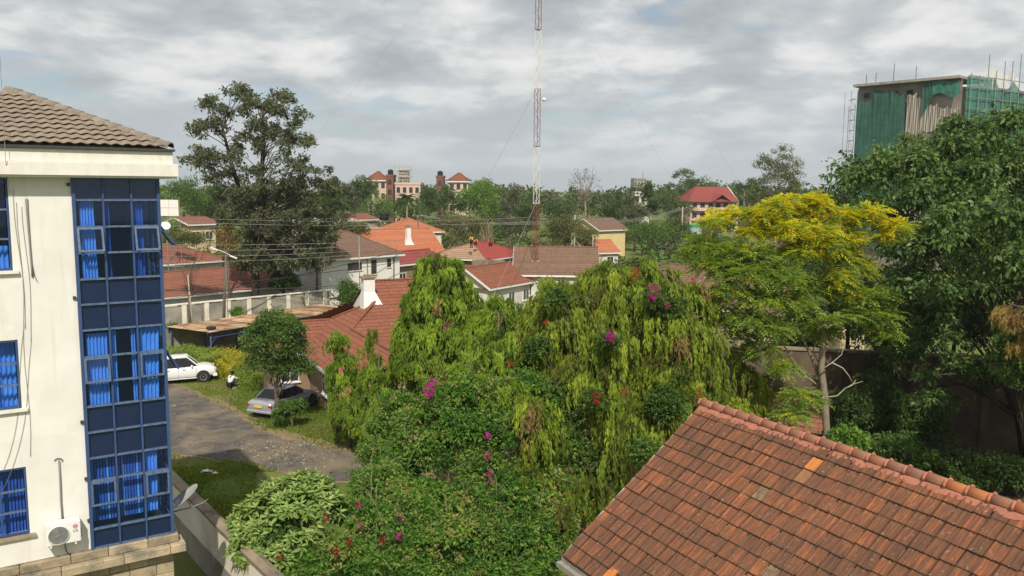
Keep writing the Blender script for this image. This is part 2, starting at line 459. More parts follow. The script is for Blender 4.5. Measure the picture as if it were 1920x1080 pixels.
M['roof_orange'] = tile_mat('roof_orange', [(0.2, (0.30, 0.105, 0.055)), (0.5, (0.39, 0.14, 0.07)), (0.85, (0.46, 0.185, 0.095))], (3, 3, 3), 0, 0.08)
M['roof_bright_red'] = mat('roof_bright_red', (0.32, 0.045, 0.035), (0.25, 0.045, 0.035), 1.0, 0.6, 0.3)
M['roof_maroon'] = mat('roof_maroon', (0.24, 0.05, 0.042), (0.20, 0.045, 0.04), 0.6, 0.7, 0.3)
M['battens'] = mat('battens', (0.42, 0.29, 0.19), (0.33, 0.22, 0.15), 2, 0.95, 0.1)
M['mast_red'] = mat('mast_red', (0.24, 0.055, 0.05), (0.19, 0.05, 0.045), 4, 0.6, 0.3)
M['mast_white'] = mat('mast_white', (0.68, 0.66, 0.62), (0.55, 0.52, 0.48), 4, 0.6, 0.3)
M['tyre'] = mat('tyre', (0.018, 0.018, 0.018), (0.03, 0.03, 0.03), 10, 0.85, 0.3)

# ================================================================ SETTING: ground, verge, drive
def struct(o):
    o['kind'] = 'structure'
    return o
g = MB()
g.quad((-1800, -200, 0), (1800, -200, 0), (1800, 3200, 0), (-1800, 3200, 0))
struct(g.build('ground', M['grass_ground']))

def wobble(pts, amp, step=0.5):
    out = []
    n = len(pts)
    for i in range(n):
        a, b = np.array(pts[i][:2], float), np.array(pts[(i + 1) % n][:2], float)
        k = max(1, int(np.linalg.norm(b - a) / step))
        for j in range(k):
            p = a + (b - a) * j / k
            q = amp * np.array([math.sin(p[0] * 2.3 + p[1] * 1.1) + 0.7 * math.sin(p[1] * 4.1 - p[0] * 3.3), math.cos(p[1] * 2.7 - p[0] * 1.3) + 0.7 * math.sin(p[0] * 5.2)])
            out.append(p + q * 0.5)
    return out
def sheet(name, pts, z, m):
    b = MB()
    b.add([(p[0], p[1], z) for p in pts], [tuple(range(len(pts)))])
    me = b.mesh(name)
    bm = bmesh.new(); bm.from_mesh(me)
    bmesh.ops.triangulate(bm, faces=bm.faces); bmesh.ops.recalc_face_normals(bm, faces=bm.faces)
    for f in bm.faces:
        if f.normal.z < 0: f.normal_flip()
    bm.to_mesh(me); bm.free()
    return struct(link(name, me, m))
drive_px = [(250, 700), (318, 722), (362, 736), (420, 764), (470, 800), (540, 824), (610, 842), (700, 856), (800, 880), (820, 930), (700, 912), (600, 898), (520, 882), (450, 866), (330, 852), (230, 850)]
verge_px = [(240, 690), (318, 716), (366, 730), (424, 756), (476, 790), (545, 812), (615, 829), (705, 842), (860, 870), (870, 945), (700, 918), (600, 903), (520, 887), (450, 870), (330, 856), (220, 856)]
DRIVE = wobble([gz(*p) for p in drive_px], 0.28)
VERGE = wobble([gz(*p) for p in verge_px], 0.35)
sheet('dirt_verge', VERGE, 0.012, M['dirt'])
sheet('driveway', DRIVE, 0.026, M['asphalt'])
def inside(P, poly):             # which of the points lie in the outline
    P = np.asarray(P, float); a = np.array([q[:2] for q in poly]); b_ = np.roll(a, -1, axis=0)
    x, y = P[:, 0:1], P[:, 1:2]
    hit = ((a[:, 1] > y) != (b_[:, 1] > y)) & (x < (b_[:, 0] - a[:, 0]) * (y - a[:, 1]) / (b_[:, 1] - a[:, 1] + 1e-12) + a[:, 0])
    return hit.sum(axis=1) % 2 == 1
# bare earth strip along the house and the path under the hedge
sheet('earth_bed', wobble([gz(*p) for p in [(560, 720), (600, 745), (640, 775), (720, 812), (760, 800), (700, 760), (640, 715)]], 0.25), 0.008, M['dirt'])
sheet('earth_path', wobble([gz(*p) for p in [(440, 705), (470, 712), (480, 650), (470, 640), (440, 650)]], 0.2), 0.008, M['dirt'])
# the shaded yard under the trees on the right
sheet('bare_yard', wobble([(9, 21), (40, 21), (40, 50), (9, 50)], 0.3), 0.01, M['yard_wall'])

# ================================================================ OFFICE BUILDING (left)
TH = R(57)
OFF = root('office_building', (-8.661, 20.3, 0), 'white plastered office block with blue glass corner bay and grey tiled hip roof', 'building', R(33))
def ob(): return MB()
ZR = [3.66, 4.145, 4.727, 5.358, 5.93, 6.569, 7.204, 7.79, 8.416, 9.063, 9.68, 10.278, 10.898, 11.514, 12.14, 12.655]
XC = [-1.84, -1.225, -0.61, 0.0]
# plaster wall round the window openings
WX0, WX1 = -5.2, -3.13
WZ = [(4.35, 5.97), (7.37, 8.97), (10.56, 12.64)]
b = ob()
b.box(-3.13, -1.845, 0.0, 0.25, 3.66, 12.66)
b.box(-9.5, -5.2, 0.0, 0.25, 3.66, 12.66)
zs = [3.66] + [z for p in WZ for z in p]
for i in range(0, 6, 2):
    b.box(-5.2, -3.13, 0.0, 0.25, zs[i], zs[i + 1])
b.box(-5.2, -3.13, 0.0, 0.25, 12.64, 12.66)
b.build('wall', M['white_plaster'], OFF)
# side and back walls (unseen from the street side), ground floor
b = ob()
b.box(-9.5, -9.25, 0.25, 5.7, 0, 12.66); b.box(-9.25, -0.02, 5.45, 5.7, 0, 12.66); b.box(-0.25, -0.02, 2.6, 5.45, 0, 12.66)
b.build('side_wall', M['white_plaster'], OFF)
# interior: floors, partitions
b = ob()
for z in (3.2, 6.3, 9.42, 12.5):
    b.box(-9.2, -0.03, 0.27, 5.4, z, z + 0.14)
b.build('floor_slab', M['room_dark'], OFF)
b = ob()
b.box(-9.2, -0.3, 3.2, 3.3, 3.36, 12.48)
b.box(-2.15, -2.05, 0.3, 3.2, 3.36, 12.48)
b.build('partition', M['room_dark'], OFF)
# blue curtain wall: mullions, transoms, panes, spandrel backs
for i, x in enumerate(XC):
    w_ = 0.075 if i in (0, 3) else 0.042
    ob().box(x - w_ / 2, x + w_ / 2, -0.055, 0.06, 3.66, 12.65).build('mullion', M['blue_metal'], OFF)
for k, z in enumerate(ZR):
    for c in range(3):
        x0, x1 = XC[c] + (0.0375 if c == 0 else 0.025), XC[c + 1] - (0.0375 if c == 2 else 0.025)
        o = ob().box(x0, x1, -0.045, 0.05, z - 0.021 + (0.018 if k == 0 else 0), z + 0.021 - (0.018 if k == 15 else 0)).build('transom', M['blue_metal_worn'], OFF)
SP = {0, 4, 5, 9, 10, 14}
OPEN = {(0, 12): 0.32, (2, 12): 0.30, (0, 7): 0.13}
SASH = {(0, 2), (2, 2), (2, 7)}
def sash(c, k, ang):
    x0, x1, z0, z1 = XC[c] + 0.03, XC[c + 1] - 0.03, ZR[k] + 0.01, ZR[k + 1] - 0.02
    h = z1 - z0
    s = bpy.data.objects.new('sash', None)
    fr = ob()
    t_ = 0.045
    fr.box(x0, x1, -0.02, 0.02, -t_, 0); fr.box(x0, x1, -0.02, 0.02, -h, -h + t_)
    fr.box(x0, x0 + t_, -0.021, 0.021, -h + t_, -t_); fr.box(x1 - t_, x1, -0.021, 0.021, -h + t_, -t_)
    o = fr.build('sash', M['blue_metal_worn'], OFF)
    o.location = (0, -0.062, z1)
    o.rotation_euler = (-ang, 0, 0)
    p = ob().box(x0 + t_, x1 - t_, -0.004, 0.004, -h + t_, -t_).build('pane', M['glass_blue'], o)
    bpy.data.objects.remove(s)
for k in range(15):
    for c in range(3):
        x0, x1 = XC[c] + (0.0375 if c == 0 else 0.025), XC[c + 1] - (0.0375 if c == 2 else 0.025)
        z0, z1 = ZR[k] + 0.025, ZR[k + 1] - 0.025
        if (c, k) in OPEN:
            sash(c, k, OPEN[(c, k)]); continue
        if (c, k) in SASH:
            sash(c, k, 0.0); continue
        ob().box(x0, x1, -0.006, 0.006, z0, z1).build('pane', M['glass_blue'], OFF)
        if k in SP:
            ob().box(x0, x1, 0.03, 0.05, z0, z1).build('spandrel_panel', M['spandrel'], OFF)
# bay returns along the hidden side with its own open sashes
for k in range(15):
    ob().box(-0.03, -0.02, 0.07, 2.58, ZR[k] + 0.02, ZR[k + 1] - 0.02).build('pane', M['glass_dark'], OFF)
for k in range(16):
    ob().box(-0.04, 0.012, 0.065, 2.59, ZR[k] - 0.02 + (0.02 if k == 0 else 0), ZR[k] + 0.02 - (0.02 if k == 15 else 0)).build('transom', M['blue_metal_worn'], OFF)
for y in (0.7, 1.32, 1.95, 2.58):
    ob().box(-0.045, 0.016, y - 0.025, y + 0.025, 3.66, 12.64).build('mullion', M['blue_metal'], OFF)
for (z1, y0, ang) in ((11.50, 0.1, 0.62), (8.40, 0.1, 0.5)):
    fr = ob(); h = 0.6; y1 = y0 + 0.56
    fr.box(-0.02, 0.02, y0, y1, -0.045, 0); fr.box(-0.02, 0.02, y0, y1, -h, -h + 0.045)
    fr.box(-0.02, 0.02, y0, y0 + 0.045, -h + 0.045, -0.045); fr.box(-0.02, 0.02, y1 - 0.045, y1, -h + 0.045, -0.045)
    o = fr.build('sash', M['blue_metal'], OFF)
    o.location = (0.045, 0, z1); o.rotation_euler = (0, -ang, 0)
    ob().box(-0.004, 0.004, y0 + 0.045, y1 - 0.045, -h + 0.045, -0.045).build('pane', M['glass_dark'], o)
# plain windows
for j, (z0, z1) in enumerate(WZ):
    wf = ob()
    wf.box(WX0, WX1, 0.02, 0.09, z0, z0 + 0.05); wf.box(WX0, WX1, 0.02, 0.09, z1 - 0.05, z1)
    wf.box(WX0, WX0 + 0.05, 0.021, 0.089, z0 + 0.05, z1 - 0.05); wf.box(WX1 - 0.05, WX1, 0.021, 0.089, z0 + 0.05, z1 - 0.05)
    fo = wf.build('window', M['blue_metal'], OFF)
    n = 3
    step = (z1 - z0 - 0.1) / n
    for r_ in range(1, n):
        zz_ = z0 + 0.05 + step * r_
        ob().box(WX0 + 0.05, WX1 - 0.05, 0.024, 0.086, zz_ - 0.022, zz_ + 0.022).build('transom', M['blue_metal_worn'], fo)
    for q in range(1, 4):
        x = WX0 + 0.05 + (WX1 - WX0 - 0.1) * q / 4
        ob().box(x - 0.02, x + 0.02, 0.027, 0.083, z0 + 0.05, z1 - 0.05).build('mullion', M['blue_metal'], fo)
    for q in range(4):
        x0 = WX0 + 0.05 + (WX1 - WX0 - 0.1) * q / 4 + 0.02; x1 = x0 + (WX1 - WX0 - 0.1) / 4 - 0.04
        ob().box(x0, x1, 0.05, 0.06, z0 + 0.05, z1 - 0.05).build('pane', M['glass_blue'], fo)
    s = ob().box(WX0 - 0.1, WX1 + 0.11, -0.09, 0.02, z0 - 0.07, z0 + 0.0)
    s.build('sill', M['stone'] if j == 0 else M['fascia_paint'], fo)
# soffit, fascia, gutter
e = 0.42
ob().box(-9.9, e - 0.05, -e + 0.05, 6.1, 12.66, 12.72).build('soffit', M['fascia_paint'], OFF)
b = ob(); b.box(-9.92, e, -e, -e + 0.12, 12.70, 13.0); b.box(e - 0.12, e, -e + 0.12, 6.1, 12.70, 13.0)
b.build('fascia', M['fascia_paint'], OFF, bevel=0.01)
b = ob(); b.box(-9.9, e - 0.1, -e + 0.1, -e + 0.2, 13.002, 13.30); b.box(e - 0.2, e - 0.1, -e + 0.2, 6.1, 13.002, 13.30)
b.build('fascia', M['fascia_paint'], OFF, bevel=0.01)
b = ob(); b.box(-9.9, e - 0.06, -e + 0.02, -e + 0.14, 13.302, 13.36); b.box(e - 0.18, e - 0.06, -e + 0.14, 6.0, 13.302, 13.36)
b.build('gutter', M['dark_metal'], OFF)
# tiled hip roof: single tiles on the street slope
def wave_tile(w_, l_, amp, th, n=7):
    vv = []
    for y in (0.0, l_):
        for i in range(n):
            x = w_ * i / (n - 1)
            z = amp * (0.5 - 0.5 * math.cos(2 * math.pi * x / w_)) if i else 0
            vv.append((x, y, z + th))
    top = len(vv)
    for i in range(n):
        vv.append((vv[i][0], 0.0, vv[i][2] - th))
    ff = [(i, i + 1, n + i + 1, n + i) for i in range(n - 1)] + [(top + i, top + i + 1, i + 1, i) for i in range(n - 1)]
    me = bpy.data.meshes.new('tile'); me.from_pydata(vv, [], ff)
    for p in me.polygons[n - 1:]: p.material_index = 1  # nose faces take the dark colour that paints in the gap shade
    return me
T_OFF = 0.45
slope = math.atan(T_OFF)
K_ = 3.2
zk = 13.33 + K_ * T_OFF
roof = ob().slab([(-9.9, -0.36, 13.33), (0.30, -0.36, 13.33), (0.30 - K_, -0.36 + K_, zk), (-9.9, -0.36 + K_, zk)], 0.04)
roof.slab([(0.30, -0.36, 13.33), (0.30, 6.04, 13.33), (0.30 - K_, -0.36 + K_, zk)], 0.04)
roof.slab([(0.30, 6.04, 13.33), (-9.9, 6.04, 13.33), (-9.9, -0.36 + K_, zk), (0.30 - K_, -0.36 + K_, zk)], 0.04)
ro = roof.build('roof', M['tile_grey_hip'], OFF)
TM = wave_tile(0.242, 0.38, 0.035, 0.022)
TM.materials.append(M['tile_grey']); TM.materials.append(M['moss_gap_shade'])
gauge = 0.30
for r_ in range(11):
    s = r_ * gauge
    y = -0.40 + s * math.cos(slope); z = 13.37 + s * math.sin(slope)
    xr = 0.16 - s * math.cos(slope)
    x = xr - 0.242
    while x > -4.9:
        o = link('tile', TM, None, ro)
        o.location = (x + random.uniform(-.004, .004), y + random.uniform(-.01, .01), z + 0.035)
        o.rotation_euler = (slope - 0.11, 0, random.uniform(-.01, .01))
        x -= 0.242
# hip tiles
hv = np.array([-1, 1, T_OFF]); hl = np.linalg.norm(hv); hv = hv / hl
hb = MB()
for a in range(5):
    pass
def half_pipe(L_, r0, r1, n=7):
    vv, ff = [], []
    for x, rr in ((0, r0), (L_, r1)):
        for i in range(n):
            a = math.pi * i / (n - 1)
            vv.append((x, rr * math.cos(a), rr * math.sin(a)))
    for i in range(n - 1):
        ff.append((i, i + 1, n + i + 1, n + i))
    for x, rr in ((0, r0 * .8), ):
        k = len(vv)
        for i in range(n):
            a = math.pi * i / (n - 1)
            vv.append((x, rr * math.cos(a), rr * math.sin(a)))
        for i in range(n - 1):
            ff.append((i, k + i, k + i + 1, i + 1))
    me = bpy.data.meshes.new('hip_tile'); me.from_pydata(vv, [], ff)
    return me
HP = half_pipe(0.42, 0.15, 0.12)
HP.materials.append(M['tile_grey_hip'])
dirv = Vector(hv)
rotq = dirv.to_track_quat('X', 'Z')
for i in range(13):
    o = link('hip_tile', HP, None, ro, smooth=True)
    p = Vector((0.26, -0.34, 13.385)) + dirv * (0.36 * i)
    o.location = p; o.rotation_mode = 'QUATERNION'; o.rotation_quaternion = rotq
# stone cornice and ground floor blocks
x = -7.6
i = 0
while x < 0.0:
    l_ = random.uniform(0.75, 1.25)
    x1 = min(x + l_, 0.13)
    if 0.13 - x1 < 0.35: x1 = 0.13
    ob().box(x, x1 - 0.008, -0.13 + random.uniform(-.006, .006), 0.3, 3.43, 3.655 + random.uniform(-.01, 0)).build('cornice_stone', M['stone'], OFF, bevel=0.02)
    x = x1
    if x1 >= 0.13: break
x = -7.6
while True:
    x1 = min(x + random.uniform(0.8, 1.4), 0.27)
    if 0.27 - x1 < 0.35: x1 = 0.27
    ob().box(x, x1 - 0.008, -0.30 + random.uniform(-.008, .008), 0.3, 3.20, 3.43 - 0.003).build('cornice_stone', M['stone'], OFF, bevel=0.02)
    x = x1
    if x1 >= 0.27: break
for z in (3.43, 3.20):
    w2 = 0.13 if z > 3.3 else 0.27
    y = 0.31
    while y < 4.7:
        ob().box(-0.1, w2, y, y + 0.98, z, z + 0.222).build('cornice_stone', M['stone'], OFF, bevel=0.02)
        y += 0.99
zrow = 3.197
for r_ in range(10):
    h = 0.30
    x1 = 0.0
    first = True
    while x1 > -3.2:
        l_ = random.uniform(0.4, 0.65) if not first else (0.42 if r_ % 2 else 0.6)
        first = False
        ob().box(x1 - l_ + 0.012, x1, 0.0 + random.uniform(-.008, .008), 0.28, zrow - h + 0.012, zrow).build('stone_block', M['stone'], OFF, bevel=0.012)
        x1 -= l_
    zrow -= h
b = ob(); b.box(-9.4, -0.02, 0.03, 0.27, 0, 3.2); b.box(-0.3, -0.02, 0.27, 5.6, 0, 3.2)
b.build('mortar_core', M['concrete'], OFF)
# wall brackets, pipes and loose cables belonging to the facade
for (x, z) in ((-1.93, 12.50), (-1.93, 9.86), (-1.92, 6.86), (-1.90, 5.45), (-1.89, 4.4)):
    ob().box(x - 0.035, x + 0.03, -0.05, 0.0, z - 0.035, z + 0.035).build('bracket', M['dark_metal'], OFF)
def wall_tube(name, pts, r_, m):
    return ob().tube([(p[0], p[2] if len(p) > 2 else -0.03, p[1]) for p in pts], r_, 6).build(name, m, OFF, smooth=True)
wall_tube('drain_pipe', [(-2.776, 12.18), (-2.78, 11.9), (-2.775, 11.2), (-2.765, 10.6), (-2.762, 10.40)], 0.020, M['wire_grey'])
wall_tube('loose_cable', [(-2.80, 12.16), (-2.79, 11.4), (-2.755, 10.7), (-2.72, 10.42), (-2.67, 10.28)], 0.007, M['cable'])
wall_tube('drain_pipe', [(-2.453, 6.0), (-2.45, 5.5), (-2.46, 5.0), (-2.45, 4.56)], 0.022, M['wire_grey'])
wall_tube('loose_cable', [(-2.55, 6.02), (-2.50, 6.06), (-2.42, 6.05), (-2.37, 6.0), (-2.39, 5.97)], 0.010, M['cable'])
wall_tube('drain_hose', [(-2.42, 4.06, -0.1), (-2.43, 3.9, -0.04), (-2.41, 3.75, -0.05), (-2.36, 3.68, -0.1)], 0.012, M['cable'])
def sag(a, b_, s, n=12):
    a, b_ = np.array(a), np.array(b_)
    return [tuple(a + (b_ - a) * t + np.array([0, -s * 4 * t * (1 - t)])) for t in np.linspace(0, 1, n)]
for (a, b_, s) in (((-3.02, 12.4), (-2.95, 9.2), 0.1), ((-2.96, 12.1), (-3.02, 6.2), 0.0), ((-2.98, 9.3), (-3.55, 6.0), 0.5), ((-2.86, 12.0), (-2.84, 8.9), 0.2), ((-2.84, 8.9), (-3.6, 5.5), 0.6)):
    wall_tube('loose_cable', [(p[0] + 0.03 * math.sin(p[1] * 2), p[1], -0.02) for p in sag(a, b_, s)], 0.0045, M['wire_grey'])
o = ob().tube([(-3.13, -0.5, 15.2), (-3.15, -0.48, 13.0), (-3.10, -0.05, 12.3)], 0.006, 5).build('loose_cable', M['wire_grey'], OFF)

# curtains behind the glass (each hangs on its own rail)
def curtain(x0, x1, z0, z1, label, m, y=0.13, waves=5, gather=0.0):
    b = MB(); n = waves * 6 + 1
    for zi, z in enumerate((z0, (z0 + z1) / 2, z1)):
        pull = gather * (1 - zi / 2)
        for i in range(n):
            t = i / (n - 1)
            x = x0 + (x1 - x0) * t * (1 - pull)
            b.v.append((x, y + 0.035 * math.sin(2 * math.pi * waves * t + zi * 0.3), z))
    for j in range(2):
        for i in range(n - 1):
            b.f.append((j * n + i, j * n + i + 1, (j + 1) * n + i + 1, (j + 1) * n + i))
    me = b.mesh('curtain')
    o = link('curtain', me, m, None, smooth=True)
    o.location = OFF.location; o.rotation_euler = OFF.rotation_euler
    return tag(o, label, 'curtain', 'blue curtains behind the office glass')
C1, C2 = M['curtain'], M['curtain_dark']
curtain(-1.72, -1.42, 9.9, 12.4, 'bright blue curtain in left column of top storey glass bay', C1, gather=-0.15)
curtain(-1.20, -1.08, 9.8, 12.4, 'narrow dark blue curtain in middle column of top storey glass bay', C2, waves=3)
curtain(-0.60, -0.34, 9.8, 12.3, 'blue curtain in right column of top storey glass bay', C2, waves=4)
curtain(-1.72, -1.26, 6.75, 8.95, 'wide blue curtain in left column of middle storey glass bay', C1, waves=6)
curtain(-1.20, -1.07, 6.75, 9.0, 'narrow blue curtain at left of middle column, middle storey', C1, waves=2)
curtain(-0.74, -0.64, 6.75, 9.0, 'narrow blue curtain at right of middle column, middle storey', C1, waves=2)
curtain(-0.58, -0.08, 6.75, 9.0, 'wide bright blue curtain in right column of middle storey glass bay', C1, waves=5, gather=0.18)
curtain(-0.58, -0.26, 4.3, 5.85, 'bright blue curtain in right column of lowest storey glass bay', C1, waves=4, gather=0.1)
curtain(-3.75, -3.25, 4.2, 5.95, 'blue curtain in lowest plain office window', C2, y=0.35, waves=6)
curtain(-3.85, -3.18, 7.25, 8.95, 'blue curtain in middle plain office window', C1, y=0.35, waves=7)
curtain(-3.75, -3.18, 10.4, 11.1, 'half height blue curtain in top plain office window', C1, y=0.35, waves=6)
bl = root('vertical_blind', OFF.location, 'dark blue vertical slat blind in lowest storey of glass bay', 'blind', R(33))
for i in range(17):
    x = -1.74 + i * 0.068
    o = MB().bar((x, 0.25, 4.25), (x, 0.25, 5.85), 0.052, 0.004, up=(0.55, 0.83, 0)).build('slat', C2 if i % 5 else C1, bl)
bl2 = root('vertical_blind', OFF.location, 'dark vertical slat blind beside the curtain in lowest plain office window', 'blind', R(33))
for i in range(7):
    x = -3.62 + i * 0.068
    MB().bar((x, 0.28, 4.3), (x, 0.28, 5.9), 0.05, 0.004, up=(0.55, 0.83, 0)).build('slat', C2, bl2)

# air conditioner
AC = root('air_conditioner', OFF.location, 'white wall mounted air conditioner with round fan grille and red logo', 'air conditioner', R(33))
x0, x1, z0, z1, yf, yb = -2.84, -2.10, 4.06, 4.58, -0.36, -0.08
MB().box(x0, x1, yf, yb, z0, z1).build('casing', M['white_paint'], AC, bevel=0.015)
fc = ((x0 + 0.27), yf - 0.003, (z0 + z1) / 2 - 0.02)
b = MB(); n = 28
b.lathe([(0.215, 0.0), (0.235, 0.0), (0.235, 0.018), (0.215, 0.018)], n, fc, (0, -1, 0)); b.f = [f for f in b.f if len(f) == 4]
b.build('fan_ring', M['white_paint'], AC, smooth=True)
MB().lathe([(0.212, 0.0), (0.212, 0.004)], n, fc, (0, -1, 0)).build('fan_opening', M['grey_metal'], AC)
b = MB()
for k in range(1, 6):
    b.tube([(fc[0] + 0.036 * k * math.cos(a), yf - 0.012, fc[2] + 0.036 * k * math.sin(a)) for a in np.linspace(0, 2 * math.pi, 24)], 0.004, 4, False)
for k in range(10):
    a = math.pi * k / 10
    b.tube([(fc[0] - 0.21 * math.cos(a), yf - 0.014, fc[2] - 0.21 * math.sin(a)), (fc[0] + 0.21 * math.cos(a), yf - 0.014, fc[2] + 0.21 * math.sin(a))], 0.003, 4, False)
b.build('grille', M['grey_metal'], AC)
for x in (x0 + 0.1, x1 - 0.12):
    MB().box(x - 0.02, x + 0.02, yf + 0.01, -0.002, z0 - 0.05, z0 - 0.004).build('bracket', M['white_paint'], AC)
MB().box(x1, x1 + 0.035, -0.3, -0.12, z0 + 0.08, z0 + 0.22).build('valve_cover', M['grey_metal'], AC)
lc = (x1 - 0.115, yf - 0.004, z1 - 0.13)
MB().lathe([(0.052, 0.0), (0.052, 0.003)], 22, lc, (0, -1, 0)).build('logo_disc', M['red_logo'], AC)
b = MB()
b.tube([(lc[0] + 0.036 * math.cos(a), yf - 0.009, lc[2] + 0.036 * math.sin(a)) for a in np.linspace(R(40), R(360), 20)], 0.0045, 4)
b.tube([(lc[0] + 0.036, yf - 0.009, lc[2]), (lc[0] + 0.012, yf - 0.009, lc[2])], 0.0045, 4)
b.tube([(lc[0], yf - 0.009, lc[2] + 0.02), (lc[0], yf - 0.009, lc[2] - 0.018), (lc[0] + 0.012, yf - 0.009, lc[2] - 0.018)], 0.0045, 4)
b.lathe([(0.007, 0), (0.007, 0.002)], 8, (lc[0] - 0.018, yf - 0.008, lc[2] + 0.014), (0, -1, 0))
b.build('logo_mark', M['white_paint'], AC)
def text_mesh(s, size, m, parent, loc, rot, name='lettering'):
    cu = bpy.data.curves.new(name, 'FONT')
    cu.body = s; cu.size = size; cu.extrude = 0.002; cu.align_x = 'CENTER'; cu.offset = size * 0.015
    cu.materials.append(m)
    o = bpy.data.objects.new(name, cu)
    COL.objects.link(o)
    bpy.context.view_layer.update()
    me = bpy.data.meshes.new_from_object(o.evaluated_get(bpy.context.evaluated_depsgraph_get()))
    bpy.data.objects.remove(o)
    o = link(name, me, m, parent); o.location = loc; o.rotation_euler = rot
    return o
text_mesh('LG', 0.085, M['grey_text'], AC, (x1 - 0.112, yf - 0.004, z1 - 0.265), (R(90), 0, 0))

# satellite dish on the hidden flank
M['dish_grey'] = mat('dish_grey', (0.40, 0.40, 0.39), (0.32, 0.32, 0.31), 5, 0.6, 0.3)
DS = root('satellite_dish', OFF.location, 'grey satellite dish tilted skyward beside the office corner', 'satellite dish', R(33))
dc = np.array([0.46, 0.62, 4.26]); dn = np.array([-0.58, 0.14, 0.81]); dn /= np.linalg.norm(dn)
prof = [(0.02 + 0.43 * t, 0.085 * t * t) for t in np.linspace(0, 1, 7)] + [(0.45 - 0.43 * t, 0.085 * (1 - t) ** 2 - 0.012) for t in np.linspace(0, 1, 7)]
b = MB(); b.lathe(prof, 28, dc, dn); b.f = [f for f in b.f if len(f) == 4]
b.build('reflector', M['dish_grey'], DS, smooth=True)
MB().tube([dc - dn * 0.02, dc - dn * 0.16, dc - dn * 0.22 + np.array([0.0, 0, -0.08]), np.array([0.0, 0.62, 3.95])], 0.022, 8).build('mount', M['grey_metal'], DS, smooth=True)
MB().tube([dc - dn * 0.1 + np.array([.1, 0, 0]), dc + np.array([0.18, -.1, -0.22]), dc + np.array([0.42, -.1, -0.17]), dc + np.array([0.56, -.08, -0.10])], 0.013, 6).build('feed_arm', M['grey_metal'], DS, smooth=True)

# ================================================================ boundary wall beside the passage
BW = root('boundary_wall', (-9.26, 24.59, 0), 'plastered cream boundary wall with weathered stone coping below the dish', 'wall')
p_far, p_near = np.array([-17.9, 36.1]), np.array([-1.2, 14.5])
dd = (p_near - p_far); Lw = np.linalg.norm(dd); dd /= Lw; nn = np.array([-dd[1], dd[0]])
if nn @ (-p_near) < 0: nn = -nn
def wpt(s, o, z): q = p_far + dd * s + nn * o; return (q[0], q[1], z)
def wbox(s0, s1, o0, o1, z0, z1):
    b = MB(); b.add([wpt(s0, o0, z0), wpt(s1, o0, z0), wpt(s1, o1, z0), wpt(s0, o1, z0), wpt(s0, o0, z1), wpt(s1, o0, z1), wpt(s1, o1, z1), wpt(s0, o1, z1)],
                    [(0, 3, 2, 1), (4, 5, 6, 7), (0, 1, 5, 4), (1, 2, 6, 5), (2, 3, 7, 6), (3, 0, 4, 7)])
    return b
wbox(0, Lw, -0.1, 0.1, 0.9, 2.05).build('wall_face', M['plaster_wall'], BW, world=True)
wbox(0, Lw, -0.12, 0.125, 0, 0.897).build('plinth', M['concrete'], BW, world=True)
s = 0
while s < Lw - 0.5:
    l_ = random.uniform(1.0, 1.6)
    hh = random.uniform(-.012, .012)
    b = MB(); s1 = min(s + l_ - 0.015, Lw)
    vv = [wpt(a, o, z + hh) for a in (s, s1) for (o, z) in ((-0.19, 2.05), (0.19, 2.05), (0.19, 2.14), (0, 2.23), (-0.19, 2.14))]
    b.add(vv, [(0, 1, 2, 3, 4), (9, 8, 7, 6, 5)] + [(i, i + 5, (i + 1) % 5 + 5, (i + 1) % 5) for i in range(5)])
    b.build('coping_stone', M['coping'], BW, world=True, bevel=0.01)
    s += l_

# ================================================================ TILED ROOF HOUSE (right foreground)
rz2 = R(90 - 60.7)
U2 = np.array([math.cos(rz2), math.sin(rz2), 0]); V2 = np.array([math.sin(rz2), -math.cos(rz2), 0])
E2 = np.array([1.091, 16.175, 5.0])           # eave corner
RUN, RISE = 3.65, 2.75
P2 = math.atan2(RISE, RUN); SL = math.hypot(RUN, RISE)
CH2 = root('tiled_house', (E2[0], E2[1], 0), 'clay tiled house with mortar bedded ridge in the near right corner', 'house', rz2)
# local: x = across the roof (towards the ridge), -y = along the ridge towards the camera
LEN = 12.5
b = MB()
b.box(0.45, 2 * RUN - 0.45, -LEN + 0.3, -0.30, 0, 4.86)
b.add([(0.45, -0.30, 4.86), (2 * RUN - 0.45, -0.30, 4.86), (RUN, -0.30, 7.5), (0.45, -0.5, 4.86), (2 * RUN - 0.45, -0.5, 4.86), (RUN, -0.5, 7.5)], [(0, 1, 2), (5, 4, 3), (0, 2, 5, 3), (1, 4, 5, 2)])
b.build('wall', M['cream_wall'], CH2)
